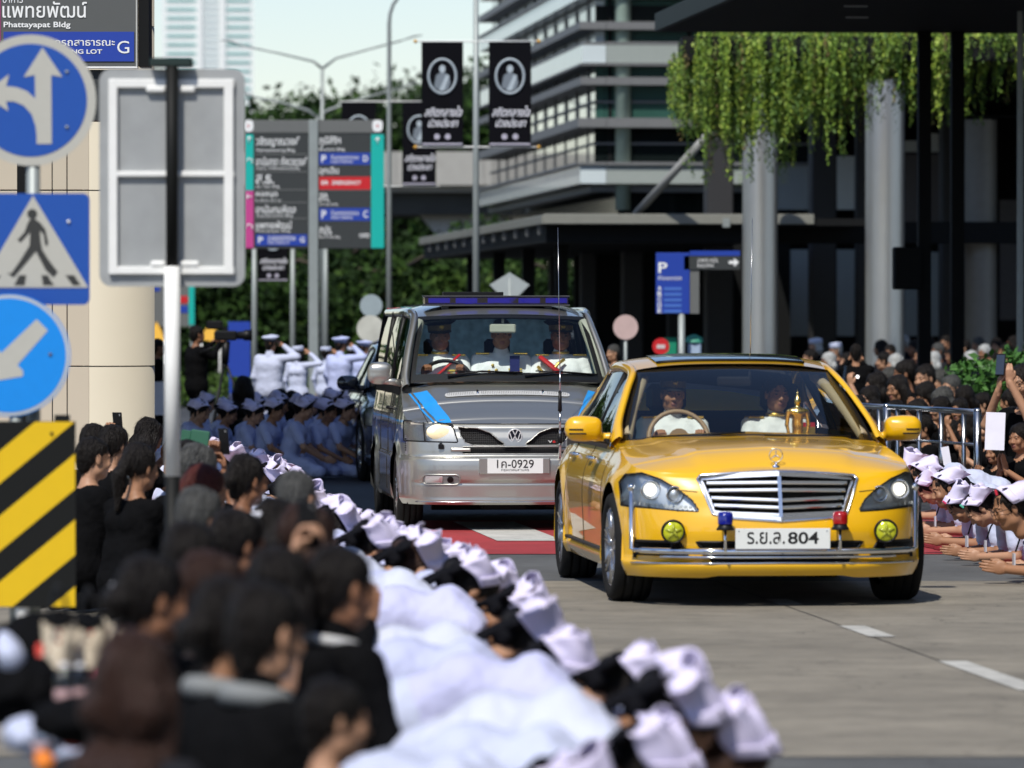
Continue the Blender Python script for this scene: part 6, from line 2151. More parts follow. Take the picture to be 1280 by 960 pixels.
HEADS = {f: build_head(f) for f in (False, True)}
HAIRS = {k: build_hair(k) for k in ('short', 'crop', 'bun', 'bob', 'pony', 'long')}
HANDS = {k: build_hand(k) for k in ('flat', 'wai', 'grip')}
_hm = {}
def hair_mesh(kind, m):
    if (kind, m.name) not in _hm:
        P, F = HAIRS[kind]
        rg_ = np.random.default_rng(len(kind) + 7)
        VV = [P]; FF = [tuple(f) for f in F]; off = len(P)
        c_ = np.array([0, .02, .02]); n_ = 900 if kind in ('long', 'bob') else 650
        for i_ in rg_.choice(len(P), n_):
            p_ = P[i_].copy(); o_ = unit(p_ - c_)
            d_ = np.array([rg_.normal() * .25, .35 if kind != 'long' else .1, -1.0]); pts = []
            L_ = rg_.uniform(.008, .016)
            for q_ in range(4):
                o_ = unit((p_ - c_) * np.array([1, 1, .35 if p_[2] < 0 else 1]))
                t_ = unit(d_ - o_ * (d_ @ o_)) if abs(unit(d_) @ o_) < .98 else unit(np.cross(o_, [1, 0, 0]))
                pts.append(p_ + o_ * (.0015 + .0030 * q_ * rg_.random())); p_ = p_ + t_ * L_
            s_ = unit(np.cross(t_, o_)) * .0013
            VV.append(np.array([x_ + g_ * s_ * (1 - .25 * k_) for k_, x_ in enumerate(pts) for g_ in (-1, 1)]))
            FF += [(off + 2 * k_, off + 2 * k_ + 1, off + 2 * k_ + 3, off + 2 * k_ + 2) for k_ in range(3)]; off += 8
        _hm[(kind, m.name)] = mesh('hair', np.concatenate(VV), FF, [m])
    return _hm[(kind, m.name)]

# nurse cap: stiff folded sheet over the crown, flaring to the back
def cap_mesh(seed=0):
    mb = MB()
    def S(u, v):
        th = u * 1.62
        R = .097 + .020 * v ** 1.3
        fold = .022 * math.exp(-((abs(u) - .55) / .17) ** 2) * v ** 1.5
        dip = .012 * math.exp(-(u / .22) ** 2) * v
        z = .030 + (R + fold - dip) * math.cos(th) * 1.0
        x = (R + fold) * math.sin(th) * (.96 + .20 * v)
        y = -.046 + .150 * v + .050 * abs(u) ** 2 * (1 - v) + .035 * abs(u) ** 3 * v - .02 * math.exp(-(u / .3) ** 2) * v
        o_ = Vector((seed * 7.3, 0, 0)); q_ = Vector((u * 1.6, v * 1.3, 0)) + o_
        return Vector((x, y, z)) + Vector((noise.noise(q_), noise.noise(q_ + Vector((9, 3, 1))), noise.noise(q_ + Vector((2, 8, 5))))) * (.008 + .030 * v) + Vector((noise.noise(q_ * 4), 0, noise.noise(q_ * 4 + Vector((5, 5, 5))))) * .006 * v
    nu, nv = 28, 8
    def sheet(f, nu, nv, m):
        vs = [f(-1 + 2 * i / nu, j / nv) for j in range(nv + 1) for i in range(nu + 1)]
        ins = [f(-1 + 2 * i / nu, j / nv) * .975 + Vector((0, 0, .0004)) for j in range(nv + 1) for i in range(nu + 1)]
        n = len(vs); fs = []
        for j in range(nv):
            for i in range(nu):
                q = (j * (nu + 1) + i, j * (nu + 1) + i + 1, (j + 1) * (nu + 1) + i + 1, (j + 1) * (nu + 1) + i)
                fs.append(q[::-1]); fs.append(tuple(k + n for k in q))
        for i in range(nu):
            fs.append((i, i + 1, i + 1 + n, i + n)); b = nv * (nu + 1) + i; fs.append((b + 1, b, b + n, b + 1 + n))
        for j in range(nv):
            b = j * (nu + 1); fs.append((b + nu + 1, b, b + n, b + nu + 1 + n)); b += nu; fs.append((b, b + nu + 1, b + nu + 1 + n, b + n))
        mb.add(vs + ins, fs, m, True)
    sheet(S, nu, nv, 0)
    def S2(u, v):    # turned-up front cuff, folded back at both sides
        p = S(u * .93, .02 + .30 * v)
        lift = 1.04 + .03 * v
        return Vector((p.x * lift, p.y - .006 - .006 * math.cos(u * 3), .03 + (p.z - .03) * lift))
    sheet(S2, 24, 3, 0)
    # wings tied behind
    for g in (-1, 1):
        def W(u, v):
            t = (u + 1) / 2
            return Vector((g * (.012 + .105 * t), .098 + .030 * math.sin(PI * t) + .012 * v, .055 + .045 * (v - .5) * (1 + t * 1.3) + .03 * t))
        sheet(W, 8, 4, 0)
    # small black ornament near the side of the cuff
    for g in (-1, 1):
        p = S(g * .40, .12); o = (p - Vector((0, p.y, .03))).normalized()
        tn = Vector((-o.z, 0, o.x)) if True else None
        yv = Vector((0, 1, 0))
        c = p * 1 + o * .0125
        ring = [c + tn * .006 * math.cos(2 * PI * k / 12) + yv * .018 * math.sin(2 * PI * k / 12) + o * .002 for k in range(12)]
        mb.add(ring + [c + o * .005], [(k, (k + 1) % 12, 12) for k in range(12)] + [((k + 1) % 12, k, 12) for k in range(12)], 1, True)
    return mb.mesh('nurse_cap', [M_CAP, M_VELV])
CAP_ME = cap_mesh()
CAPV = [CAP_ME] + [cap_mesh(k) for k in (1, 2, 3, 4, 5)]
def bow_mesh():
    s = SDF()
    s.ell((0, .122, .0), (.020, .018, .020), 0, .01)
    for g in (-1, 1):
        s.ell((g * .045, .128, .012), (.040, .016, .028), 0, .012)
        s.cap((g * .008, .130, -.01), (g * .035, .145, -.075), .013, .017, 0, .01, flat=(1, .6, 1))
    s.ell((0, .105, -.03), (.050, .030, .035), 0, .02)
    P, F, t = s.mesh(.0075)
    n = np.array([noise.noise(Vector(p * 40)) for p in P])
    P = P + (P - P.mean(0)) * (n[:, None] * .10)
    return mesh('hair_bow', P, F, [M_VELV])
BOW_ME = bow_mesh()
def peaked_cap_mesh(m, band, peak=True):
    mb = MB()
    N = 28
    def ring(r, z, tilt=0, fy=1.12, oy=.012):
        return [Vector((r * math.cos(2 * PI * k / N), oy + r * fy * math.sin(2 * PI * k / N), z - tilt * math.sin(2 * PI * k / N))) for k in range(N)]
    def skin(rs, m_):
        vs = [v for r in rs for v in r]
        fs = [(i * N + k, i * N + (k + 1) % N, (i + 1) * N + (k + 1) % N, (i + 1) * N + k) for i in range(len(rs) - 1) for k in range(N)]
        mb.add(vs, fs, m_, True)
    if peak:
        skin([ring(.086, .050), ring(.088, .092, .01)], 1)
        skin([ring(.088, .092, .010), ring(.122, .118, .018), ring(.128, .126, .02), ring(.118, .134, .02), ring(.06, .142, .02), ring(.001, .143, .02)], 0)
        vs = []; n = 12
        for i in range(n + 1):
            a_ = PI + PI * i / n
            vs.append((.083 * math.cos(a_), .012 + .093 * math.sin(a_), .056)); vs.append((.086 * math.cos(a_), .006 + .140 * math.sin(a_), .036 - .0 * i))
        mb.add(vs, [(2 * i, 2 * i + 1, 2 * i + 3, 2 * i + 2) for i in range(n)], 2, True)
        mb.lathe([(.018, -.086), (.012, -.094), (.001, -.096)], 12, 3, 'y', (0, 0, .085))
    else:
        skin([ring(.088, .045), ring(.094, .105), ring(.088, .118), ring(.04, .124), ring(.001, .124)], 0)
        skin([ring(.091, .044), ring(.097, .075)], 0)
    return mb.mesh('peaked_cap' if peak else 'sailor_cap', [m, band, M_SHOE, M_GOLD])

# ---- bodies -----------------------------------------------------------
class Pose:
    pass
def body(name, J, top, bottom, skin, sleeves='long', hands=('wai', 'wai'), h=.0125, skirt=False, female=True, shoulder_w=None, fold=.006, collar=None, extra=None, hf=None, girth=1.0):
    """J: joints pelvis, chest, neck, head, hfwd, shR, elR, wrR, handR dir/palm, ... hips, knees, ankles, toes"""
    s = SDF()
    T, B, S_ = 0, 1, 2
    g = (.92 if female else 1.05) * girth
    pel, che, nk, hd = (vec(*J[k]) for k in ('pelvis', 'chest', 'neck', 'head'))
    mid = (pel + che) / 2 + vec(*J.get('bend', (0, 0, 0)))
    up = unit(che - pel); side = vec(1, 0, 0)
    # trunk as wide capsules across
    s.cap(pel - side * .065 * g, pel + side * .065 * g, .118 * g, .118 * g, B if not J.get('coat') else T, .05)
    s.cap(mid - side * .06 * g, mid + side * .06 * g, .105 * g, .105 * g, T, .06)
    s.cap(che - side * .075 * g, che + side * .075 * g, .118 * g, .118 * g, T, .07)
    for q in (-1, 1):
        s.cap(pel + side * .062 * q * g, mid + side * .060 * q * g, .108 * g, .104 * g, T if J.get('coat') else (B if not skirt else T), .05)
        s.cap(mid + side * .060 * q * g, che + side * .070 * q * g, .104 * g, .112 * g, T, .05)
    shR, shL = vec(*J['shR']), vec(*J['shL'])
    s.cap(shR, shL, .058 * g, .058 * g, T, .05)
    s.cap(che + up * .08, nk, .055 * g, .045, T if collar else S_, .04)
    F_ = frame(J['hfwd'], J.get('hup', (0, 0, 1)))
    nb = hd + F_ @ vec(0, .025, -.12)
    s.cap(nk, nb, .048 * g, .046 * g, S_, .02)
    if collar == 'high': s.cap(nk - unit(nb - nk) * .02, nk + unit(nb - nk) * .022, .060 * g, .056 * g, T, .012)
    if female: 
        for q in (-1, 1): s.ell(che + side * .062 * q + np.cross(side, up) * .095 * (-1) + up * -.01, (.055, .055, .058), T, .04) if J.get('bust', True) else None
    for L in 'RL':
        sh, el, wr = vec(*J['sh' + L]), vec(*J['el' + L]), vec(*J['wr' + L])
        if sleeves == 'short':
            m_ = sh + (el - sh) * .68
            s.cap(sh, m_, .058 * g, .060 * g, T, .03); s.cap(sh + (el - sh) * .5, el, .043 * g, .038 * g, S_, .01); s.cap(el, wr, .039 * g, .026, S_, .02)
        else:
            s.cap(sh, el, .058 * g, .048 * g, T, .03); s.cap(el, el + (wr - el) * .93, .048 * g, .036, T, .02); s.cap(el + (wr - el) * .85, wr, .027, .026, S_, .008)
        if J.get('legs', True):
            hp, kn, an, to = (vec(*J[k + L]) for k in ('hip', 'kn', 'an', 'to'))
            s.cap(hp, kn, .084 * g, .060 * g, B, .05)
            if skirt:
                s.cap(kn, kn + (an - kn) * .25, .062 * g, .056 * g, B, .02); s.cap(kn, an, .052 * g, .034, S_ if skirt != 'long' else B, .02)
            else:
                s.cap(kn, an, .060 * g, .050, B, .03)
            s.cap(an, to, .034, .030, 3, .015)
            s.cap(an, an + unit(an - to) * .03, .034, .032, 3, .015)
    if skirt and J.get('legs', True):
        s.cap((vec(*J['hipR']) + vec(*J['knR'])) / 2, (vec(*J['hipL']) + vec(*J['knL'])) / 2, .085 * g, .085 * g, B, .06)
        s.cap(vec(*J['knR']), vec(*J['knL']), .058 * g, .058 * g, B, .05)
    if extra: extra(s)
    P, F, tg = s.mesh(h)
    # cloth folds
    V = np.zeros(len(P)); cloth = np.zeros(len(P), bool)
    cf = tg < 2
    cloth[F[cf].ravel()] = True; cloth[F[~cf].ravel()] = False
    idx = np.nonzero(cloth)[0]
    nz = np.array([.40 * noise.noise(Vector((P[i][0] * 7, P[i][1] * 7, P[i][2] * 10))) + .28 * (1 - 2.6 * abs(noise.noise(Vector((P[i][0] * 10 + P[i][2] * 4, P[i][1] * 24, P[i][2] * 16))))) for i in idx])
    me0 = bpy.data.meshes.new('tmp'); me0.from_pydata(P.tolist(), [], F.tolist()); me0.update()
    nr = np.zeros(len(P) * 3, np.float32); me0.vertices.foreach_get('normal', nr); nr = nr.reshape(-1, 3)
    bpy.data.meshes.remove(me0)
    P = P.copy(); P[idx] += nr[idx] * (nz[:, None] * fold * 1.6)
    # tags -> material slots: 0 top 1 bottom 2 skin 3 shoe 4 lips 5 brow 6 eye
    VV = [P]; FF = [F]; TT = [tg]; off = len(P)
    hP, hF, hT = HEADS[female if hf is None else hf]
    VV.append(hP @ F_.T + hd); FF.append(hF + off); TT.append(np.array([2, 4, 5, 6])[hT]); off += len(hP)
    for i, L in enumerate('RL'):
        st = hands[i]
        if not st: continue
        aP, aF, aT = HANDS[st]
        aP = aP.copy()
        if L == 'L': aP[:, 0] *= -1; aF = aF[:, ::-1]
        d = J['hd' + L]; pn = J['pn' + L]      # direction of the fingers, direction the palm faces
        y = -unit(d); z = -unit(np.array(pn, float) - y * np.dot(pn, y)); x = np.cross(y, z)
        M = np.stack([x, y, z], 1)
        VV.append(aP @ M.T + vec(*J['wr' + L])); FF.append(aF + off); TT.append(np.full(len(aF), 2)); off += len(aP)
    V = np.concatenate(VV); FA = np.concatenate([np.asarray(f) for f in FF]); TA = np.concatenate(TT)
    me = mesh(name, V, FA, [top, bottom, skin, M_SHOE, M_LIP, M_BROW, M_EYE], TA)
    return dict(me=me, head=hd, F=F_)

def head_matrix(B):
    M = Matrix.Identity(4)
    for i in range(3):
        for j in range(3): M[i][j] = B['F'][i, j]
        M[i][3] = B['head'][i]
    return M

_bm = {}
def person(B, loc, rz, label, cat='person', group=None, hair=('bun', None), top=None, bottom=None, skin=None, scale=1.0, cap=None, bow=False, glasses=None, name='person', extras=()):
    for a_, b_ in (('nurses', 'white rows'), ('nurse in white', 'white capped person'), ('white clad nurse', 'white clad person'), ('nurse', 'white capped person'), ('woman', 'person'), ('women', 'people'), (' man ', ' person '), ('cameraman', 'camera operator'), ('elderly person', 'person')):
        label = label.replace(a_, b_)
    if label.startswith('man '): label = 'person ' + label[4:]
    if group: group = group.replace('nurses bowing', 'white capped people bowing').replace('nurses kneeling', 'white capped people kneeling')
    key = (B['me'].name, getattr(top, 'name', 0), getattr(bottom, 'name', 0), getattr(skin, 'name', 0))
    me = B['me']
    if top or bottom or skin:
        if key not in _bm:
            m2 = me.copy()
            if top: m2.materials[0] = top
            if bottom: m2.materials[1] = bottom
            if skin: m2.materials[2] = skin
            _bm[key] = m2
        me = _bm[key]
    root = empty(name, loc, rz, label, cat, group)
    root.scale = (scale,) * 3
    o = link('body', me, root)
    HM = head_matrix(B)
    vr = random.Random(label)
    if hair[0]:
        hh = link('hair', hair_mesh(hair[0], hair[1] or M_HAIR), root)
        hh.matrix_local = HM @ (Matrix.Diagonal((.96, .97, .93, 1)) if cap is not None else Matrix.Diagonal((vr.uniform(.97, 1.06), vr.uniform(.97, 1.05), vr.uniform(.98, 1.08), 1))) @ Matrix.Rotation(vr.uniform(-.06, .06), 4, 'Z')
    if cap is CAP_ME: cap = vr.choice(CAPV)
    if cap is not None:
        c = link(cap.name.split('.')[0], cap, root); c.matrix_local = HM @ Matrix.Rotation(vr.uniform(-.16, .16), 4, 'Z') @ Matrix.Rotation(vr.uniform(-.10, .12), 4, 'X') @ Matrix.Rotation(vr.uniform(-.10, .10), 4, 'Y') @ Matrix.Diagonal((vr.uniform(1.03, 1.18), vr.uniform(.98, 1.14), vr.uniform(.93, 1.02), 1))
    if bow:
        c = link('hair_bow', BOW_ME, root); c.matrix_local = HM @ Matrix.Translation((0, -.02, -.01)) @ Matrix.Diagonal((1.45, 1.25, 1.45, 1))
    if glasses:
        c = link('glasses', glasses, root); c.matrix_local = HM
    for nm, e_ in extras:
        link(nm, e_, root)
    return root

def glasses_mesh():
    mb = MB()
    for g in (-1, 1):
        mb.tube([(g * .034 + .022 * math.cos(2 * PI * k / 14), -.104 + .006 * abs(math.cos(2 * PI * k / 14)), .004 + .017 * math.sin(2 * PI * k / 14)) for k in range(15)], .0018, 5, caps=False)
        mb.tube([(g * .056, -.100, .008), (g * .078, -.06, .008), (g * .082, .01, .004)], .0018, 5)
    mb.tube([(-.012, -.106, .008), (.012, -.106, .008)], .0018, 5)
    return mb.mesh('glasses', [M_BLK])
GLS = glasses_mesh()
def phone_mesh(w=.074, hgt=.150, m=M_BLK):
    mb = MB(); mb.box(-w / 2, w / 2, -.004, .004, 0, hgt, 0, .003); mb.box(-w / 2 + .004, w / 2 - .004, -.0055, -.0045, .008, hgt - .008, 1)
    mb.lathe([(.007, .0062), (.0005, .0066)][::-1], 10, 2, 'y', (-w / 2 + .014, 0, hgt - .016))
    return mb.mesh('phone', [m, mat('phone_screen', (.03, .05, .09), rough=.1, coat=1), M_CHR])

def M(a, b, t): return tuple(vec(*a) * (1 - t) + vec(*b) * t)

# prostrating, forehead low (left row)
J = dict(pelvis=(0, .30, .30), chest=(0, -.10, .335), bend=(0, .02, .055), neck=(0, -.26, .345), head=(0, -.385, .345), hfwd=(0, -.55, -.83), hup=(0, -.8, .55),
         shR=(.155, -.17, .335), shL=(-.155, -.17, .335), elR=(.19, -.26, .075), elL=(-.19, -.26, .075), wrR=(.03, -.42, .05), wrL=(-.03, -.42, .05),
         hdR=(-.1, -1, .0), hdL=(.1, -1, .0), pnR=(-1, 0, -.0), pnL=(1, 0, 0),
         hipR=(.085, .30, .27), hipL=(-.085, .30, .27), knR=(.12, -.02, .085), knL=(-.12, -.02, .085), anR=(.10, .42, .075), anL=(-.10, .42, .075), toR=(.10, .55, .04), toL=(-.10, .55, .04))
B_BOW = body('body', J, M_WHT, M_WHT, SKINS[1], 'short', ('wai', 'wai'), skirt='long', fold=.008)
J2 = dict(J); J2.update(pelvis=(0, .30, .33), chest=(0, -.08, .40), neck=(0, -.24, .43), head=(.02, -.36, .45), hfwd=(.1, -.62, -.75), hup=(0, -.75, .62), shR=(.155, -.15, .40), shL=(-.155, -.15, .40),
                      elR=(.20, -.24, .09), elL=(-.20, -.24, .09))
B_BOW2 = body('body', J2, M_WHT, M_WHT, SKINS[0], 'short', ('wai', 'wai'), skirt='long', fold=.008)
# leaning forward on the forearms, head up a little (right row)
J3 = dict(J); J3.update(pelvis=(0, .30, .24), chest=(0, -.05, .315), bend=(0, 0, .02), neck=(0, -.21, .355), head=(0, -.325, .395), hfwd=(0, -.62, -.78), hup=(0, -.78, .62),
                      shR=(.165, -.12, .32), shL=(-.165, -.12, .32), elR=(.22, -.10, .075), elL=(-.22, -.10, .075), wrR=(.045, -.32, .065), wrL=(-.045, -.32, .065),
                      hdR=(-.12, -1, .10), hdL=(.12, -1, .10), pnR=(-1, 0, 0), pnL=(1, 0, 0), hipR=(.085, .28, .22), hipL=(-.085, .28, .22))
B_LEAN = body('body', J3, M_WHT, M_WHT, SKINS[0], 'short', ('wai', 'wai'), h=.0105, skirt='long', fold=.006)
J4 = dict(J3); J4.update(head=(.02, -.31, .44), neck=(0, -.19, .38), hfwd=(.12, -.95, -.30), hup=(0, -.3, .95), chest=(0, -.03, .33), shR=(.165, -.10, .34), shL=(-.165, -.10, .34),
                       wrR=(.05, -.33, .09), wrL=(-.05, -.33, .09), hdR=(-.12, -1, .15), hdL=(.12, -1, .15))
B_LEAN2 = body('body', J4, M_WHT, M_WHT, SKINS[0], 'short', ('wai', 'wai'), h=.0105, skirt='long', fold=.006)
# kneeling on the heels, palms together at the chest
def kneel(z=0.0, **k):
    K = dict(pelvis=(0, .10, .28), chest=(0, .02, .60), neck=(0, .02, .75), head=(0, -.02, .90), hfwd=(0, -1, -.08),
             shR=(.165, .03, .675), shL=(-.165, .03, .675), elR=(.20, -.10, .46), elL=(-.20, -.10, .46), wrR=(.030, -.245, .60), wrL=(-.030, -.245, .60),
             hdR=(-.08, -.25, 1), hdL=(.08, -.25, 1), pnR=(-1, 0, 0), pnL=(1, 0, 0),
             hipR=(.09, .08, .24), hipL=(-.09, .08, .24), knR=(.14, -.30, .10), knL=(-.14, -.30, .10), anR=(.10, .16, .07), anL=(-.10, .16, .07), toR=(.09, .30, .05), toL=(-.09, .30, .05))
    K.update(k); return K
B_WAI = body('body', kneel(), M_BLKC, M_BLKC, SKINS[1], 'long', ('wai', 'wai'))
B_WAIH = body('body', kneel(chest=(0, -.02, .59), neck=(0, -.05, .735), head=(0, -.11, .87), hfwd=(0, -.9, -.42), hup=(0, -.4, .9), wrR=(.028, -.26, .72), wrL=(-.028, -.26, .72), elR=(.19, -.14, .52), elL=(-.19, -.14, .52), shR=(.165, -.01, .66), shL=(-.165, -.01, .66)),
              M_BLKC, M_BLKC, SKINS[0], 'short', ('wai', 'wai'))
B_LAP = body('body', kneel(wrR=(.09, -.22, .32), wrL=(-.09, -.22, .32), hdR=(-.5, -.8, -.1), hdL=(.5, -.8, -.1), pnR=(0, 0, -1), pnL=(0, 0, -1), elR=(.22, -.02, .44), elL=(-.22, -.02, .44)), M_BLKC, M_BLKC, SKINS[1], 'long', ('flat', 'flat'))
B_LAPM = body('body', kneel(wrR=(.09, -.22, .32), wrL=(-.09, -.22, .32), hdR=(-.5, -.8, -.1), hdL=(.5, -.8, -.1), pnR=(0, 0, -1), pnL=(0, 0, -1), elR=(.23, -.02, .44), elL=(-.23, -.02, .44)), M_BLKC, M_BLKC, SKINS[2], 'long', ('flat', 'flat'), female=False, collar='high')
B_PHONE = body('body', kneel(wrR=(.09, -.30, .92), wrL=(.0, -.30, .86), elR=(.20, -.22, .66), elL=(-.16, -.22, .62), hdR=(0, -.2, 1), hdL=(.3, -.2, 1), pnR=(-.6, .8, 0), pnL=(.6, .8, 0)), M_BLKC, M_BLKC, SKINS[1], 'short', ('grip', 'grip'))
B_WAIM = body('body', kneel(), M_BLKC, M_BLKC, SKINS[2], 'short', ('wai', 'wai'), female=False)
LOWK = dict(pelvis=(0, .10, .13), chest=(0, .03, .44), neck=(0, .02, .59), head=(0, -.02, .74), shR=(.165, .03, .515), shL=(-.165, .03, .515), hipR=(.09, .08, .12), hipL=(-.09, .08, .12),
            knR=(.30, -.25, .11), knL=(-.30, -.25, .11), anR=(-.05, -.36, .07), anL=(.05, -.33, .07), toR=(-.16, -.34, .05), toL=(.16, -.31, .05))
B_LOWL = body('body', kneel(**LOWK, elR=(.21, -.04, .29), elL=(-.21, -.04, .29), wrR=(.07, -.24, .22), wrL=(-.07, -.24, .22), hdR=(-.5, -.8, -.1), hdL=(.5, -.8, -.1), pnR=(0, 0, -1), pnL=(0, 0, -1)), M_BLKC, M_BLKC, SKINS[1], 'long', ('flat', 'flat'))
B_LOWW = body('body', kneel(**LOWK, elR=(.20, -.10, .31), elL=(-.20, -.10, .31), wrR=(.03, -.25, .46), wrL=(-.03, -.25, .46)), M_BLKC, M_BLKC, SKINS[0], 'short', ('wai', 'wai'))
PH = phone_mesh()

# seated upright nurse (far row, in the shade), hands on the lap
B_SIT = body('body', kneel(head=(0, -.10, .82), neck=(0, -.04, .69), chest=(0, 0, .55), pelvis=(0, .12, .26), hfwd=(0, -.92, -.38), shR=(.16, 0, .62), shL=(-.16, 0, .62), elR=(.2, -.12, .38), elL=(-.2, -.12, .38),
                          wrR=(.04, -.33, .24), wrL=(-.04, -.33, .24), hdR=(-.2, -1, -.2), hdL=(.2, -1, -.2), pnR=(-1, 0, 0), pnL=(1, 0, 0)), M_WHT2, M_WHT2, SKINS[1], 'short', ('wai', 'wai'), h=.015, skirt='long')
# standing poses
def stand(**k):
    K = dict(pelvis=(0, .01, .93), chest=(0, .01, 1.27), neck=(0, .02, 1.44), head=(0, -.01, 1.60), hfwd=(0, -1, 0), coat=True,
             shR=(.185, .02, 1.375), shL=(-.185, .02, 1.375), elR=(.25, .04, 1.10), elL=(-.25, .04, 1.10), wrR=(.25, -.06, .86), wrL=(-.25, -.06, .86),
             hdR=(0, -.1, -1), hdL=(0, -.1, -1), pnR=(-1, 0, 0), pnL=(1, 0, 0),
             hipR=(.09, 0, .90), hipL=(-.09, 0, .90), knR=(.10, -.02, .48), knL=(-.10, -.02, .48), anR=(.10, .02, .09), anL=(-.10, .02, .09), toR=(.11, -.13, .04), toL=(-.11, -.13, .04))
    K.update(k); return K
def coat(s):
    s.cap((-.08, .01, .86), (.08, .01, .86), .125, .125, 0, .05)
SAL = dict(elL=(-.43, -.06, 1.41), wrL=(-.17, -.13, 1.59), hdL=(.75, .15, .55), pnL=(0, -.5, -1))
B_SAL = body('body', stand(**SAL), M_WHT, M_WHT, SKINS[1], 'long', ('flat', 'flat'), h=.016, female=False, collar='high', extra=coat, girth=1.12)
B_SALF = body('body', stand(**SAL), M_WHT, M_WHT, SKINS[1], 'long', ('flat', 'flat'), h=.016, collar='high', extra=coat)
B_STAND = body('body', stand(wrR=(.05, -.22, 1.02), wrL=(-.05, -.22, 1.02), elR=(.25, -.02, 1.10), elL=(-.25, -.02, 1.10), hdR=(-.5, -.8, -.3), hdL=(.5, -.8, -.3)), M_BLKC, M_BLKC, SKINS[1], 'long', ('flat', 'flat'), h=.018, female=False, extra=coat)
B_STANDW = body('body', stand(wrR=(.03, -.24, 1.28), wrL=(-.03, -.24, 1.28), elR=(.24, -.10, 1.13), elL=(-.24, -.10, 1.13), hdR=(-.08, -.25, 1), hdL=(.08, -.25, 1)), M_BLKC, M_BLKC, SKINS[0], 'long', ('wai', 'wai'), h=.018, extra=coat)
B_CAM = body('body', stand(wrR=(.10, -.34, 1.52), wrL=(-.06, -.34, 1.50), elR=(.26, -.14, 1.30), elL=(-.22, -.14, 1.30), hdR=(-.2, -.9, .2), hdL=(.2, -.9, .2), pnR=(-1, 0, 0), pnL=(0, 0, 1)), M_BLKC, M_BLKC, SKINS[1], 'long', ('grip', 'grip'), h=.018, female=False, extra=coat)
# seated in a vehicle (pelvis at origin height)
def seat(**k):
    K = dict(pelvis=(0, .02, .10), chest=(0, .02, .44), neck=(0, .02, .60), head=(0, -.01, .755), hfwd=(0, -1, -.05), coat=True,
             shR=(.185, .02, .535), shL=(-.185, .02, .535), elR=(.25, -.10, .28), elL=(-.25, -.10, .28), wrR=(.10, -.30, .22), wrL=(-.10, -.30, .22),
             hdR=(-.3, -1, -.1), hdL=(.3, -1, -.1), pnR=(0, 0, -1), pnL=(0, 0, -1), hipR=(.09, -.02, .08), hipL=(-.09, -.02, .08), knR=(.12, -.42, .10), knL=(-.12, -.42, .10),
             anR=(.12, -.46, -.28), anL=(-.12, -.46, -.28), toR=(.12, -.58, -.31), toL=(-.12, -.58, -.31))
    K.update(k); return K
WU = mat('dress_white', (.72, .76, .78), rough=.7, var=.05, bump=.3, bscale=18)
B_PASS = body('body', seat(), WU, WU, SKINS[1], 'long', ('flat', 'flat'), h=.0105, female=False, collar='high')
B_DRIVE = body('body', seat(elR=(.24, -.20, .34), elL=(-.24, -.20, .34), wrR=(.16, -.40, .44), wrL=(-.16, -.40, .44), hdR=(-.2, -.6, .8), hdL=(.2, -.6, .8), pnR=(-.3, -1, 0), pnL=(.3, -1, 0)), WU, WU, SKINS[1], 'long', ('grip', 'grip'), h=.0105, female=False, collar='high')
# cap beam over the pier

# ================================================================== traffic signs in the foreground
DS = 26.0; sS = FPX / DS
def ZS(y): return CAM_H - (y - HOR) / sS
M_TB = mat('traffic_blue', (.008, .072, .36), rough=.45, var=.05, scale=20); M_TB2 = mat('traffic_light_blue', (.0, .24, .74), rough=.45, var=.05, scale=20)
M_TW = mat('traffic_cream', (.46, .45, .40), rough=.5, var=.05, scale=20); M_TY = mat('hazard_yellow', (.72, .46, .0), rough=.45, var=.05, scale=12); M_TK = mat('hazard_black', (.007, .0075, .007), rough=.6, spec=.2)
M_ALU = mat('sign_aluminium', (.33, .34, .34), rough=.5, metal=.1, var=.18, scale=9)
p = at(41, 400, DS); X = lambda px: (px - 41) / sS
def bolt(root, pts, m=M_POST, y=-.006):
    for x, z in pts:
        b = MB(); b.lathe([(.008, y), (.006, y - .004), (.0005, y - .005)], 10, 0, 'y', (x, 0, z)); b.build('bolt', m, root)
# round sign
o = empty('direction_arrow_sign', (p.x, p.y, 0), 0, 'round blue sign with white arrows straight on and left', 'traffic sign')
cx, cz, r = X(38.5), ZS(125.5), 82 / sS
q = MB(); q.prism(disc(cx, cz, r, 64), 0, .004); pl = q.build('plate', M_TW, o)
q = MB(); flat(q, disc(cx, cz, r * .86, 64), -.002); q.build('blue_field', M_TB, pl)
def arrow_poly(pts, y, mb): flat(mb, pts, y)
q = MB()
P_ = lambda pts: [(X(a), ZS(b)) for a, b in pts]
flat(q, P_([(46, 180), (65, 180), (64, 100), (64, 94), (78, 96.5), (75.5, 88), (53.5, 59.5), (30.5, 95), (31, 97), (44.5, 93.5), (45.5, 126)][::-1]) if False else P_([(46, 180), (65, 180), (64.5, 94), (78.5, 96.5), (53.5, 59.5), (30, 96.5), (44, 94), (44.5, 125), (46.5, 150)]), -.004)
arc = [(46.5, 176), (45, 158), (40, 143), (30, 132), (18, 127), (8, 127), (11, 139), (-22, 118), (12, 93), (8, 108), (20, 109), (34, 114), (45, 124), (47, 150)]
flat(q, P_(arc), -.0045)
q.build('white_arrows', M_TW, pl)
bolt(pl, [(X(84), ZS(90)), (X(84), ZS(159))])
q = MB(); q.tube([(X(41), .035, ZS(60)), (X(41), .035, 0)], .032, 14); q.build('post', M_POST, o)
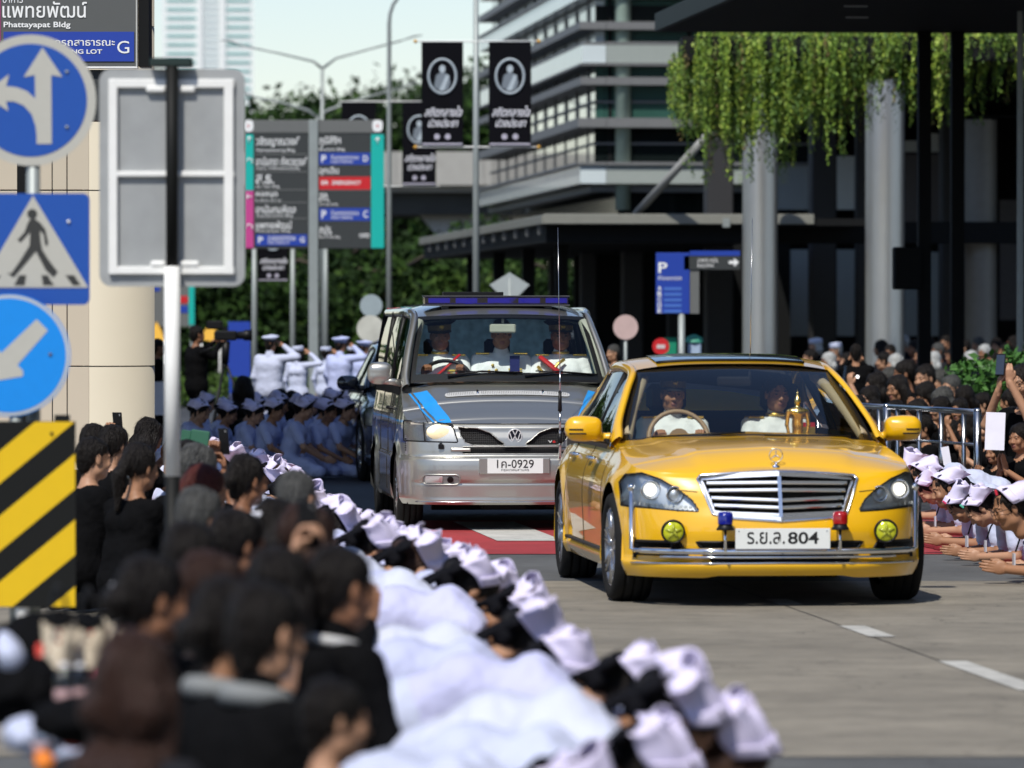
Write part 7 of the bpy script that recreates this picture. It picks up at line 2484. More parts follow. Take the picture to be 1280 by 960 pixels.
# pedestrian crossing sign
o2 = empty('pedestrian_crossing_sign', (p.x, p.y, 0), 0, 'square blue crossing sign with walking figure in a white triangle', 'traffic sign')
x0, x1, z0, z1 = X(-27), X(112), ZS(381), ZS(242)
q = MB(); q.prism(rrect(x0, x1, z0, z1, .03), 0, .004); pl = q.build('plate', mat('traffic_blue'), o2)
q = MB(); flat(q, P_([(-26, 359.5), (110.5, 359.5), (41.5, 244.5)]), -.003); q.build('white_triangle', M_TW, pl)
q = MB()
flat(q, disc(X(40.5), ZS(267.5), 6.2 / sS, 20), -.005)
flat(q, P_([(37, 275), (43, 273), (51, 279), (57, 287), (60.5, 303), (59, 308), (56.5, 306), (54.5, 293), (50, 288), (51, 301), (53, 312), (61, 325), (72.5, 340), (67, 347), (57, 337), (45, 314), (31, 331), (17, 347), (9, 341), (14, 342), (26, 325), (37, 307), (38, 290), (26, 303), (22, 300), (31, 290), (34, 281)]), -.0048)
for pts in ([(18, 356.5), (31, 356.5), (33, 344), (24, 344)], [(54, 356.5), (68, 356.5), (63, 350), (60, 344), (52, 344)], [(91, 356.5), (101, 356.5), (93, 344), (82, 344)], [(-18, 356.5), (-7, 356.5), (1, 344), (-6, 344)]):
    flat(q, P_(pts), -.0046)
q.build('walking_figure', mat('figure_black', (.03, .03, .028)), pl)
bolt(pl, [(X(86), ZS(277))], M_WPOST)
# keep left sign on its own post
o3 = empty('keep_left_sign', (p.x, p.y - .09, 0), 0, 'round light blue sign with white arrow pointing down left', 'traffic sign')
cx, cz, r = X(13.5), ZS(444), 76.5 / sS
q = MB(); q.prism(disc(cx, cz, r, 64), 0, .004); pl = q.build('plate', M_TB2, o3)
q = MB(); flat(q, disc(cx, cz, r * .985, 64), -.0015); flat(q, disc(cx, cz, r * .93, 64), -.003, m=1); q.build('white_ring', [mat('ring_grey', (.45, .48, .50)), M_TB2], pl)
q = MB(); flat(q, P_([(48, 399), (62, 413), (24, 456), (31, 463), (31, 470), (-22, 479), (-16, 424), (-4, 432), (4, 441)]), -.0045); q.build('white_arrow', M_TW, pl)
bolt(pl, [(X(65), ZS(443))], mat('rusty_bolt', (.12, .07, .04)))
q = MB(); q.tube([(X(21), .035, ZS(500)), (X(21), .035, 0)], .030, 14); q.build('post', M_POST, o3)
# hazard marker
o4 = empty('hazard_marker', (p.x, p.y - .15, 0), 0, 'black and yellow diagonally striped hazard board', 'traffic sign')
x0, x1 = X(-12), X(97)
def clip(poly, z0, z1, x0, x1):
    def half(P, f):
        out = []
        for i in range(len(P)):
            a_, b_ = P[i], P[(i + 1) % len(P)]
            fa, fb = f(a_), f(b_)
            if fa >= 0: out.append(a_)
            if (fa > 0) != (fb > 0) and fa != fb:
                t = fa / (fa - fb); out.append((a_[0] + (b_[0] - a_[0]) * t, a_[1] + (b_[1] - a_[1]) * t))
        return out
    for f in (lambda p_: p_[1] - z0, lambda p_: z1 - p_[1], lambda p_: p_[0] - x0, lambda p_: x1 - p_[0]):
        poly = half(poly, f)
        if len(poly) < 3: return []
    return poly
zb_, zt_ = ZS(757), ZS(527)
q = MB(); q.box(x0, x1 + .002, 0, .006, zb_ - .0, zt_ + .004); pl = q.build('board', M_TK, o4)
# stripe k: top edge runs from (0, ya) to (97, ya-?) with slope; photo: (0,560)-(38,527); (0,652)-(97,545..)
for ya, yb in ((565.5, 606), (646, 690), (728, 772), (811, 855)):
    sl = 80.0 / 97
    poly = [(X(-20), ZS(ya + 20 * sl)), (X(-20), ZS(yb + 20 * sl)), (X(110), ZS(yb - 110 * sl)), (X(110), ZS(ya - 110 * sl))]
    c_ = clip(poly, zb_ + .002, zt_ + .002, x0 + .004, x1)
    if c_:
        q = MB(); flat(q, c_, -.0015); q.build('yellow_stripe', M_TY, pl)
q = MB(); q.box(X(71), X(90), .01, .03, ZS(560), ZS(518)); q.build('bracket', M_TK, o4)
q = MB(); q.tube([(X(30), .045, ZS(600)), (X(30), .045, 0)], .033, 14, 0); q.tube([(X(30), .0451, ZS(797)), (X(30), .0451, ZS(778))], .0335, 14, 1); q.build('post', [M_WPOST, mat('rust_band', (.16, .06, .04), rough=.9)], o4)
bolt(pl, [(X(68), ZS(541)), (X(71), ZS(738))], M_BLK)

# back of a sign on a banded post
db = 26.0
p = at(215.5, 400, db); X = lambda px: (px - 215.5) / sS
o = empty('road_sign_back', (p.x, p.y, 0), R_(1.0), 'back of an aluminium road sign with white frame on black and white post', 'traffic sign')
q = MB(); q.prism(rrect(X(124), X(306), ZS(358), ZS(86), .055, 8), .03, .036); pl = q.build('plate', M_ALU, o)
q = MB()
for (a_, b_, c_, d_) in ((136, 293, 110, 99), (140, 293, 343, 333), (136, 293, 221, 214)):
    q = MB(); q.box(X(a_), X(b_), .004, .0295, ZS(c_), ZS(d_), 0, .004); q.build('frame_rail', M_WPOST, pl)
for (a_, b_) in ((136, 147), (280, 292)):
    q = MB(); q.box(X(a_), X(b_), .003, .0295, ZS(343.2), ZS(98.8), 0, .004); q.build('frame_upright', M_WPOST, pl)
for (a_, b_, c_, d_) in ((183, 207, 116, 107), (224, 244, 116, 107), (188, 207, 334, 326), (224, 249, 334, 326)):
    q = MB(); q.box(X(a_), X(b_), -.002, .028, ZS(c_), ZS(d_), 0, .008); q.build('clamp', M_WPOST, pl)
q = MB()
r = 9.8 / sS
q.tube([(0, -.03, 0), (0, -.03, ZS(595))], r * .98, 18, 1); q.tube([(0, -.03, ZS(595)), (0, -.03, ZS(333))], r, 18, 0)
q.tube([(0, -.03, ZS(333)), (0, -.03, ZS(78))], r * .78, 18, 1)
q.build('post', [M_WPOST, M_TK], o)
q = MB(); q.box(X(188), X(241), -.06, .06, ZS(84), ZS(73), 0, .006); q.build('solar_cap', mat('cap_green_black', (.012, .025, .02), rough=.3), o)

# ================================================================== placing people
ORD = ['first', 'second', 'third', 'fourth', 'fifth', 'sixth', 'seventh', 'eighth', 'ninth', 'tenth', 'eleventh', 'twelfth', 'thirteenth', 'fourteenth', 'fifteenth', 'sixteenth', 'seventeenth', 'eighteenth', 'nineteenth',
       'twentieth', 'twenty-first', 'twenty-second', 'twenty-third', 'twenty-fourth', 'twenty-fifth', 'twenty-sixth', 'twenty-seventh', 'twenty-eighth', 'twenty-ninth', 'thirtieth', 'thirty-first', 'thirty-second', 'thirty-third', 'thirty-fourth', 'thirty-fifth', 'thirty-sixth', 'thirty-seventh', 'thirty-eighth', 'thirty-ninth', 'fortieth', 'forty-first', 'forty-second', 'forty-third', 'forty-fourth', 'forty-fifth', 'forty-sixth']
def put(B, px, py, hz, rz, label, group=None, scale=1.0, d=None, zroot=0.0, **k):
    """place so that the head (height hz when scale is 1) shows at photo px,py"""
    if d is None: d = FPX * (CAM_H - zroot - hz * scale) / (py - HOR)
    elif scale is None: scale = (CAM_H - zroot - (py - HOR) / FPX * d) / hz
    hx = float(B['head'][0]) * scale; hy = float(B['head'][1]) * scale
    X_ = (px - 640) / FPX * d
    c_, s_ = math.cos(rz), math.sin(rz)
    return person(B, (X_ - (hx * c_ - hy * s_), d - (hx * s_ + hy * c_), zroot), rz, label, 'person', group, scale=scale, **k)

rnd = random.Random(21)
# ---- row of bowing nurses on the left, nearest first
row = [(934, 938), (873, 892), (815, 868), (725, 846), (692, 802), (674, 772), (640, 748), (605, 733), (585, 722), (562, 712), (541, 704), (521, 697), (503, 690), (486, 683), (468, 675)]
row += [(452, 668), (437, 661), (421, 652), (410, 645), (400, 637), (392, 630), (384, 623), (376, 616), (367, 610), (360, 605), (353, 601), (345, 597), (338, 593), (330, 590), (321, 587), (312, 584), (303, 581), (294, 578), (285, 576), (276, 574), (268, 572)]
for i, (px, py) in enumerate(row):
    B = B_BOW2 if i % 3 == 1 else B_BOW
    hz = B['head'][2]
    sc = 1.16 if i < 4 else 1.12
    sc *= rnd.uniform(.97, 1.03)
    lab = 'nurse in white bowing to the ground, %s from the camera in the left kerbside row' % ORD[i]
    s_est = (py - HOR) / (CAM_H - hz * sc)
    put(B, px - .055 * s_est + rnd.uniform(-2, 2), py + .03 * s_est + rnd.uniform(-1, 1), hz, R_(90 + rnd.uniform(-12, 10)), lab, 'nurses bowing along the left kerb', sc, hair=('bun', M_HAIR if i % 5 else M_HAIRB), cap=CAP_ME, bow=True, skin=SKINS[i % 2], top=mat(M_WHTV[i % 3][0], M_WHTV[i % 3][1], rough=.75, var=.06, scale=9, bump=.5, bscale=14, sheen=.2), name='person')
for i, (x, d) in enumerate(((.42, 16.7), (.20, 15.6))):
    person(B_BOW, (x - .42, d, 0), R_(80 - 12 * i), 'white clad nurse bowing at the bottom edge, %s' % ('right behind the nearest capped nurse' if i == 0 else 'closest of all to the camera'), 'person', 'nurses bowing along the left kerb', scale=1.1, hair=('bun', None), cap=CAP_ME, bow=True, name='person')
for i, (x, d) in enumerate(((-.50, 18.6), (-.62, 20.2))):
    person(B_BOW, (x - .55, d, 0), R_(88 + 4 * i), 'nurse bowing behind the left kerbside row, %s from the camera' % ORD[i], 'person', 'nurses bowing along the left kerb', scale=1.12, hair=('bun', None), cap=None, bow=True, name='person')

# ---- black clad crowd on the left; (px, py of the head, body, turn, hair, hair material, extras, label)
K9 = .90
BL = [
 (118, 574, B_WAIM, 120, 'crop', M_HAIR, 'man with cropped hair and dark shirt, palms together beside the hazard board'),
 (176, 586, B_WAI, 135, 'pony', M_HAIR, 'woman with black ponytail, pearl earring and purple scarf left of the banded post'),
 (186, 547, B_WAIH, 125, 'bob', M_HAIR, 'woman with smooth black bob in front of the tiled pier'),
 (144, 557, B_LAP, 140, 'bun', M_HAIR, 'woman with curled black bun left of the tiled pier corner'),
 (120, 556, B_PHONE, 150, 'bob', M_HAIR, 'woman holding up a dark phone above the cropped man'),
 (238, 583, B_PHONE, 140, 'bob', M_HAIR, 'woman filming with a phone just right of the banded post'),
 (250, 588, B_LAP, 120, 'bob', M_HAIRG, 'grey haired woman right of the white post'),
 (258, 615, B_WAI, 118, 'pony', M_HAIRR, 'woman with auburn ponytail right of the banded post'),
 (310, 602, B_LAP, 130, 'bun', M_HAIR, 'person with round black hair in front of the first distant white caps'),
 (372, 627, B_LAPM, 150, 'short', M_HAIRG, 'grey haired man holding a phone next to the bowing nurses'),
 (252, 652, B_WAI, 130, 'short', M_HAIRG, 'elderly person with dark grey hair below the auburn ponytail'),
 (299, 682, B_LAP, 125, 'bun', M_HAIR, 'person with black bun and visible ear in mid crowd'),
 (344, 668, B_WAIH, 135, 'bob', M_HAIR, 'woman with black bob and white hair clip in mid crowd'),
 (388, 680, B_WAI, 120, 'bob', M_HAIRB, 'brown haired woman beside the nurses, left of a bowing cap'),
 (429, 738, B_LAPM, 128, 'short', M_HAIR, 'man in black jacket with white collar next to the bowing nurses'),
 (334, 796, B_LAPM, 135, 'short', M_HAIR, 'blurred person with large black hair and grey collar in the lower middle'),
 (288, 788, B_LAP, 130, 'bun', M_HAIR, 'dark haired person left of the one with grey collar'),
 (192, 752, B_LAP, 120, 'bun', M_HAIR, 'person with black hair and small white clip above the brown haired woman'),
 (268, 748, B_WAI, 125, 'bob', M_HAIRB, 'woman with dark brown bob left of the lower middle of the crowd'),
 (240, 706, B_LAPM, 140, 'short', M_HAIR, 'man with short black hair just right of the banded post base'),
 (172, 862, B_LAP, 150, 'long', M_HAIRB, 'woman with long chestnut hair seen from behind at the bottom left'),
 (421, 902, B_LAP, 110, 'short', M_HAIR, 'person with black hair resting chin on hands at the bottom'),
 (470, 872, None, 0, '', None, ''),
]
EX = {}
for i, (px, py, B, rz, hk, hm, lab) in enumerate(BL):
    if B is None: continue
    hz = float(B['head'][2])
    sc = 1.0 if py < 860 else .95
    if px in (421,): sc = .80
    tp = None; kw = {}
    if 'white sleeve' in lab: kw['top'] = M_WHT
    if 'elderly' in lab or 'chestnut' in lab: kw['top'] = M_CHARC
    if px in (344, 262): kw['top'] = M_NAVYC
    ob = put(B, px, py, hz, R_(rz), lab, 'people in black sitting on the left', sc, hair=(hk, hm), glasses=GLS if i % 6 == 3 else None, skin=SKINS[(i * 7) % 3], **kw)
    # small parts the photograph shows
    def at_head(ob_, B_):
        m_ = head_matrix(B_); return m_
    if 'pearl earring' in lab:
        q = MB(); s_ = []
        q.lathe([(0, -.02), (.014, -.014), (.02, 0), (.014, .014), (0, .02)][::-1], 12, 0, 'z', (.078, .0, -.045)); e_ = q.build('earring', mat('pearl', (.8, .8, .75), rough=.3), ob); e_.matrix_local = head_matrix(B)
    if 'white clip' in lab or 'white hair clip' in lab:
        q = MB(); q.box(-.025, .03, .105, .135, .02, .045, 0, .008); e_ = q.build('hair_clip', mat('clip_white', (.7, .7, .75), rough=.3), ob); e_.matrix_local = head_matrix(B)
    if 'purple scarf' in lab:
        q = MB(); q.tube([(.16, -.06, .70), (.13, -.16, .60), (.04, -.19, .52), (-.06, -.18, .48)], [.05, .055, .05, .03], 10, flat=.6); q.build('scarf', mat('purple_cloth', (.10, .012, .12), rough=.8, bump=.5), ob)
    if 'collar' in lab:
        m_ = mat('collar_white', (.55, .55, .55), rough=.8) if 'white' in lab else mat('collar_grey', (.20, .21, .21), rough=.8)
        q = MB(); q.tube([(.075 * math.cos(t), .02 + .07 * math.sin(t), .742 + .015 * math.sin(t)) for t in np.linspace(-.6, PI + .6, 16)], .016 if 'white' in lab else .03, 8); q.build('collar', m_, ob)
# raised white-sleeved forearm with phone between the heads
B_ARM = body('body', kneel(wrR=(.07, -.22, .98), elR=(.17, -.16, .72), hdR=(0, -.25, 1), pnR=(-1, 0, 0), wrL=(-.09, -.22, .32), elL=(-.22, -.02, .44), hdL=(.5, -.8, -.1), pnL=(0, 0, -1)), M_BLKC, M_BLKC, SKINS[0], 'long', ('grip', 'flat'))
ob = put(B_ARM, 352, 740, .9, R_(150), 'woman in black raising one white sleeved forearm beside the jacketed man', 'people in black sitting on the left', 1.0, hair=('bob', M_HAIR))
q = MB(); q.tube([(.165, -.162, .735), (.075, -.218, .965)], [.050, .044], 12); q.build('sleeve', M_WHT, ob)
def phone_for(ob, loc, rot=(R_(-8), 0, 0), label='dark phone held up by a person in the left crowd', m=M_BLK):
    mw = ob.matrix_basis
    o_ = link('phone', PH, None)
    o_.matrix_world = Matrix.Translation(ob.location) @ Matrix.Rotation(ob.rotation_euler.z, 4, 'Z') @ Matrix.Scale(ob.scale.x, 4) @ Matrix.Translation(loc) @ Matrix.Rotation(rot[0], 4, 'X') @ Matrix.Rotation(rot[2], 4, 'Z')
    tag(o_, label, 'phone', 'phones held up'); return o_
for o_ in list(C.objects):
    l = o_.get('label', '')
    if l.startswith('person holding up a dark phone'): phone_for(o_, (.05, -.36, .96), label='black phone held up before the tiled pier')
    if l.startswith('person filming with a phone'): phone_for(o_, (.05, -.36, .96), label='phone held up just right of the white post')
    if l.startswith('person in black raising one'): phone_for(o_, (.06, -.28, 1.02), label='phone in the raised hand with the white sleeve')
# green case phone and grey-haired man's phone
p = at(249, 553, 33); q = MB(); q.box(-.055, .055, -.006, .006, -.07, .07, 0, .006); k = q.build('phone', mat('green_case', (.03, .12, .07), rough=.5), None, loc=p, rot=(0, R_(8), 0)); tag(k, 'phone in green case held up right of the white post', 'phone')
k = MB(); k.box(-.11, -.055, -.004, .004, -.06, .06, 0, .003); k.build('case_flap', mat('green_case'), bpy.data.objects[[o_.name for o_ in C.objects if o_.get('label', '').startswith('phone in green')][0]])
# ---- things on the ground bottom left
def bag(px, py, d, w, h, lab):
    p = at(px, py, d)
    root = empty('tote_bag', (p.x, p.y, 0), R_(8), lab, 'bag')
    z0 = p.z - h / 2
    bm = MB(); n = 10
    vs = []; fs = []
    for j in range(8):
        for i in range(n + 1):
            for sd in (0, 1):
                u = i / n; v = j / 7
                vs.append((w * (u - .5) * (1 - .12 * (1 - v)), (-1 if sd == 0 else 1) * .06 * math.sin(PI * u) * (1 - v * .7) + .012 * noise.noise(Vector((u * 4, v * 4, px))), z0 + h * v + .025 * math.sin(PI * u) * -v))
    for j in range(7):
        for i in range(n):
            for sd in (0, 1):
                a_ = (j * (n + 1) + i) * 2 + sd
                f_ = (a_, a_ + 2, a_ + 2 + 2 * (n + 1), a_ + 2 * (n + 1)); fs.append(f_ if sd == 0 else f_[::-1])
    bm.add(vs, fs, 0, True)
    cm = mat('patterned_canvas', (.50, .43, .33), rough=.85, var=.1)
    if 'Voronoi Texture' not in cm.node_tree.nodes:
        nt = cm.node_tree; vo = nt.nodes.new('ShaderNodeTexVoronoi'); vo.inputs['Scale'].default_value = 26
        tc = nt.nodes.new('ShaderNodeTexCoord'); nt.links.new(tc.outputs['Object'], vo.inputs['Vector'])
        cr = nt.nodes.new('ShaderNodeValToRGB'); cr.color_ramp.elements[0].color = (.50, .06, .02, 1); cr.color_ramp.elements[0].position = .18; cr.color_ramp.elements[1].color = (.52, .44, .33, 1); cr.color_ramp.elements[1].position = .30
        e_ = cr.color_ramp.elements.new(.24); e_.color = (.10, .06, .05, 1)
        nt.links.new(vo.outputs['Distance'], cr.inputs['Fac']); nt.links.new(cr.outputs['Color'], nt.nodes['Principled BSDF'].inputs['Base Color'])
    bm.build('bag_body', cm, root)
    for sy in (-.05, .05):
        q = MB(); q.tube([(w * (-.32 + .64 * t), sy, z0 + h + .12 * math.sin(PI * t) - .02) for t in np.linspace(0, 1, 12)], .008, 6, flat=.5); q.build('handle', M_BLK, root)
bag(73, 805, 16.5, .10, .14, 'cream patterned tote bag, leftmost of three under the hazard board')
bag(111, 806, 16.6, .11, .13, 'cream patterned tote bag, middle of three under the hazard board')
bag(146, 792, 17.0, .08, .10, 'cream patterned tote bag, rightmost of three near the chestnut hair')
def bottle(px, py, d, h, r, lab, capm, rot=0.0):
    p = at(px, py, d); root = empty('water_bottle', (p.x, p.y, p.z - h / 2), 0, lab, 'bottle', 'water bottles on the left'); root.rotation_euler = (0, rot, 0)
    q = MB(); pr = [(0, 0), (r * .9, 0)]
    for k in range(7): z = h * (.06 + .09 * k); pr += [(r, z), (r * .90, z + h * .03), (r, z + h * .06)]
    pr += [(r, h * .72), (r * .8, h * .82), (r * .36, h * .90), (r * .36, h * .95)]
    q.lathe(pr, 18, 0, 'z'); q.build('plastic', glass_mat('clear_plastic', (.72, .76, .78), rough=.06, ior=1.6), root)
    q = MB(); q.lathe([(r * .42, h * .93), (r * .42, h), (0, h)], 12, 0, 'z'); q.build('lid', capm, root)
    q = MB(); q.lathe([(r * 1.01, h * .40), (r * 1.01, h * .58)], 18, 0, 'z'); q.build('label', mat('bottle_label', (.55, .35, .35), rough=.5, var=.4, scale=40), root)
MW_ = mat('lid_white', (.7, .7, .72)); MO_ = mat('lid_orange', (.8, .16, .01))
bottle(80, 868, 15.5, .17, .027, 'clear water bottle left of a pair near the chestnut haired woman', MW_)
bottle(99, 866, 15.6, .16, .024, 'clear water bottle right of a pair near the chestnut haired woman', MW_)
bottle(51, 932, 14.6, .10, .022, 'small clear bottle with orange lid in the bottom left corner', MO_)
bottle(462, 862, 17.6, .11, .016, 'slim bottle with orange lid between the man in jacket and the nurses', MO_)
def cloth(px, py, d, rx, ry, rz_, m, lab, nm='folded_cloth', cat='cloth'):
    s_ = SDF(); s_.ell((0, 0, 0), (rx, ry, rz_), 0, .02); s_.ell((rx * .5, 0, -rz_ * .3), (rx * .6, ry * .8, rz_ * .7), 0, .03)
    P, F, t = s_.mesh(.012); nn = np.array([noise.noise(Vector(p_ * 22)) for p_ in P]); P = P + P / (np.linalg.norm(P, axis=1, keepdims=True) + 1e-6) * nn[:, None] * .018
    o_ = link(nm, mesh(nm, P, F, [m]), None, at(px, py, d)); tag(o_, lab, cat)
cloth(70, 815, 18.6, .24, .25, .13, M_BLKC, 'pile of black bags under the hazard board behind the tote bags', 'bag_pile', 'bags')
cloth(25, 865, 16.2, .14, .2, .10, M_BLKC, 'black jacket bundle at the left edge above the white cloth', 'jacket', 'jacket')
cloth(110, 900, 14.2, .14, .2, .06, M_BLKC, 'black cloth spread in the bottom left corner')
cloth(40, 920, 14.8, .075, .10, .05, M_WHT, 'crumpled white cloth in the bottom left corner')
cloth(8, 812, 15.5, .035, .05, .05, M_WHT, 'white cloth at the left edge beside the rusty post')
cloth(82, 918, 14.9, .05, .06, .028, mat('red_cloth', (.45, .05, .035), rough=.8), 'red cloth under the two clear bottles')
cloth(50, 950, 14.5, .025, .03, .025, mat('orange_plastic', (.75, .20, .01)), 'orange packet at the bottom left edge', 'packet', 'packet')
cloth(50, 822, 16.6, .018, .03, .045, mat('scarlet_bag', (.55, .03, .015)), 'scarlet pouch left of the patterned bags', 'pouch', 'pouch')
cloth(120, 843, 15.8, .026, .03, .020, mat('pink_bag', (.60, .08, .14)), 'pink pouch beneath the middle patterned bag', 'pouch', 'pouch')

# ---- seated nurses in the shade at the far left
k = 0
for r_, (d, n, x0, x1) in enumerate(((61.5, 7, 236, 446), (64, 7, 226, 452), (67.5, 7, 240, 455))):
    for j in range(n):
        px = x0 + (x1 - x0) * (j + .5 + rnd.uniform(-.2, .2)) / n
        X_ = (px - 640) / FPX * d
        rowname = ['front', 'middle', 'rear'][r_]
        person(B_SIT, (X_, d + rnd.uniform(-.2, .2), 0), R_(70 + rnd.uniform(-20, 25)), 'nurse kneeling upright in the shade, %s from the left in the %s row' % (ORD[j], rowname), 'person', 'nurses kneeling in the shade at the far left',
               scale=rnd.uniform(.84, .93), hair=('bun', None), cap=CAP_ME, bow=False, skin=SKINS[j % 2], name='person')
# ---- saluting officers
PC = peaked_cap_mesh(M_WHT, mat('cap_band_dark', (.05, .05, .06))); PCB = peaked_cap_mesh(M_WHT2, mat('cap_band_blue', (.20, .24, .38))); SC = peaked_cap_mesh(M_WHT, M_WHT, False)
s87 = FPX / 87
for (px, py, B, d, sc, cp, tp, rz, hk, lab) in (  # pale blue officers wear white; their blue is shade put into the colour
    (338, 431, B_SAL, 77, None, PC, None, 158, 'crop', 'broad officer in white with peaked cap saluting, leftmost of the saluting line'),
    (373, 441, B_SALF, 80, None, SC, None, 150, 'bob', 'woman in white uniform and round white cap saluting beside the broad officer'),
    (408, 441, B_SALF, 84, None, SC, None, 150, 'bun', 'woman in white uniform saluting just right of the thick sign post'),
    (426, 432, B_SAL, 80, None, PCB, M_WHT2, 145, 'crop', 'officer in pale blue with tilted peaked cap saluting'),
    (441, 440, B_SALF, 91, None, SC, None, 150, 'bun', 'woman in white mostly hidden between two pale blue officers'),
    (455, 436, B_SAL, 83, None, PCB, M_WHT2, 140, 'crop', 'second officer in pale blue from the right of the saluting line'),
    (471, 431, B_SAL, 89, None, PCB, M_WHT2, 140, 'crop', 'officer in pale blue nearest the van at the end of the saluting line')):
    put(B, px, py, 1.60, R_(rz), lab, 'officers saluting', sc, d=d, hair=(hk, None), cap=cp, top=tp, bottom=tp, skin=SKINS[1], name='person')
# ---- camera crew
ob = put(B_CAM, 247, 419, 1.60, R_(120), 'cameraman in black suit standing behind a tripod camera', None, None, d=76, hair=('crop', None), skin=SKINS[2])
p = at(283, 420, 75)
root = empty('video_camera', (p.x, p.y, 0), R_(0), 'large black broadcast camera on a tripod pointing right', 'camera')
q = MB(); q.box(-.16, .14, -.08, .08, p.z - .06, p.z + .07, 0, .02); q.box(-.26, -.05, -.06, .06, p.z + .09, p.z + .20, 0, .015); q.box(-.05, -.0, -.02, .02, p.z + .05, p.z + .12); q.build('camera_body', M_BLK, root)
q = MB(); q.lathe([(.0, .12), (.05, .12), (.055, .22), (.07, .24), (.075, .34), (0, .335)], 16, 0, 'x', (0, 0, p.z + .01)); q.build('lens', M_BLK, root)
q = MB(); q.tube([(0, 0, p.z - .07), (-.02, 0, p.z - .35)], .05, 8)
for a_ in (0, 2.1, 4.2): q.tube([(-.02, 0, p.z - .30), (-.02 + .42 * math.cos(a_), .42 * math.sin(a_), 0)], .016, 6)
q.tube([(-.05, 0, p.z - .1), (-.35, -.05, p.z - .22)], .012, 6); q.build('tripod', M_BLK, root)
put(B_STAND, 199, 435, 1.60, R_(100), 'dark suited man standing at the pier edge holding a white sheet', None, None, d=72, hair=('short', None), skin=SKINS[2])
p = at(198, 498, 71.4); q = MB(); q.box(-.09, .09, 0, .006, -.21, .21); tag(q.build('paper_sheet', mat('paper_white', (.70, .70, .78), rough=.8), None, loc=p, rot=(R_(-4), 0, 0)), 'white paper sheet held beside the tiled pier', 'paper')
put(B_LAP, 305, 486, .9, R_(170), 'woman with long black hair kneeling in front of the broad officer', None, None, d=66, hair=('long', None), skin=SKINS[2])
put(B_STANDW, 228, 470, 1.6, R_(110), 'woman in black behind the seated nurses left of the cameraman', None, .85, d=None, hair=('bob', None), skin=SKINS[2]) if False else None
# dark heads behind the officers' feet
for j, px in enumerate((352, 366, 385, 412, 430, 446)):
    put(B_LAP, px, 497 + (j % 3) * 2, .9, R_(120 + 9 * j), 'dark haired onlooker behind the shaded nurses, %s from the left' % ORD[j], 'onlookers behind the shaded nurses', None, d=73, hair=('bob' if j % 2 else 'short', None))
put(B_CAM, 766, 442, 1.6, R_(-60), 'photographer in tan shirt standing between the van and the yellow car', None, None, d=72, hair=('short', M_HAIRG), top=mat('tan_shirt', (.28, .20, .14), rough=.8), skin=SKINS[0])
# ================================================================== right side
def fig(l, **k): return k
# bowing nurses
RN = [(1144, 590, 1.12, B_LEAN), (1152, 598, 1.06, B_LEAN2), (1162, 611, 1.0, B_LEAN), (1182, 612, 1.08, B_LEAN2), (1190, 619, 1.05, B_LEAN), (1201, 632, 1.0, B_LEAN), (1224, 637, 1.0, B_LEAN), (1262, 636, 1.12, B_LEAN2), (1284, 646, 1.05, B_LEAN)]
LBL = ['farthest lavender capped nurse bowing beside the yellow car headlamp', 'second farthest bowing nurse by the yellow car, cap overlapping the next', 'bowing nurse closest to the yellow car headlamp with face and earring visible',
       'fourth bowing nurse from the car, rear one of the middle trio', 'fifth bowing nurse from the car, centre one of the middle trio', 'sixth bowing nurse from the car with pink pin on her cap',
       'bowing nurse with large black bow right of the middle trio', 'bowing nurse with upright head and glasses below the white paper', 'bowing nurse cut off by the right picture edge']
PIN = None
for i, (px, py, scl, B) in enumerate(RN):
    hz = float(B['head'][2])
    ob = put(B, px, py, hz, R_(-90 + rnd.uniform(-10, 12)), LBL[i], 'nurses bowing on the right', scl, hair=('bun', None), cap=CAP_ME, bow=True, skin=SKINS[i % 2], glasses=GLS if i == 7 else None, name='person')
    if i in (5, 6, 7):
        q = MB(); q.box(.05, .058, -.07, -.055, .10, .135, 0, .003); e_ = q.build('cap_pin', mat('pin_' + ['pink', 'mint', 'red'][i - 5], [(.7, .05, .15), (.1, .5, .35), (.6, .02, .05)][i - 5]), ob); e_.matrix_local = head_matrix(B)
    if i in (2, 5, 6, 7):
        q = MB(); q.tube([(-.05, -.18, .36), (-.02, -.24, .27), (0, -.27, .19)], .006, 5); q.box(-.03, .03, -.285, -.275, .10, .18, 1); q.build('lanyard', [M_BLK, mat('badge_card', (.5, .5, .55))], ob)
# barrier
A_ = at(1222, 515, 50.2); B_ = at(1080, 507, 53.0)
def barrier(A_, B_, lab, gap=0, posts=6):
    root = empty('crowd_barrier', (A_.x, A_.y, 0), 0, lab, 'barrier', 'steel crowd barriers')
    v = Vector((B_.x - A_.x, B_.y - A_.y, 0)); zt = A_.z; zt2 = B_.z
    q = MB(); q.tube([(0, 0, zt), (v.x, v.y, zt2)], .026, 12); q.tube([(0, 0, zt - .0), (0, 0, zt - .03)], .028, 12); q.build('top_rail', M_STEEL, root)
    for h in (.29, .80):
        q = MB(); q.tube([(0, 0, zt - h), (v.x, v.y, zt2 - h)], .013, 8); q.build('rail', M_STEEL, root)
    for t in [0] + [(k + .6) / posts for k in range(posts)]:
        q = MB(); r = .035 if t == 0 else .021
        q.tube([(v.x * t, v.y * t, 0), (v.x * t, v.y * t, (zt * (1 - t) + zt2 * t) + (.01 if t == 0 else -.01))], r, 12); q.build('upright', M_STEEL, root)
    q = MB(); q.lathe([(.036, zt + .01), (.03, zt + .03), (0, zt + .036)], 12, 0, 'z'); q.build('end_knob', M_STEEL, root)
M1 = A_.lerp(B_, .77); M1.z = zy(508.5, FPX / M1.y)
barrier(A_, M1, 'polished steel crowd barrier with round end post at right', posts=4)
M2 = A_.lerp(B_, .79); M2.z = zy(509, FPX / M2.y)
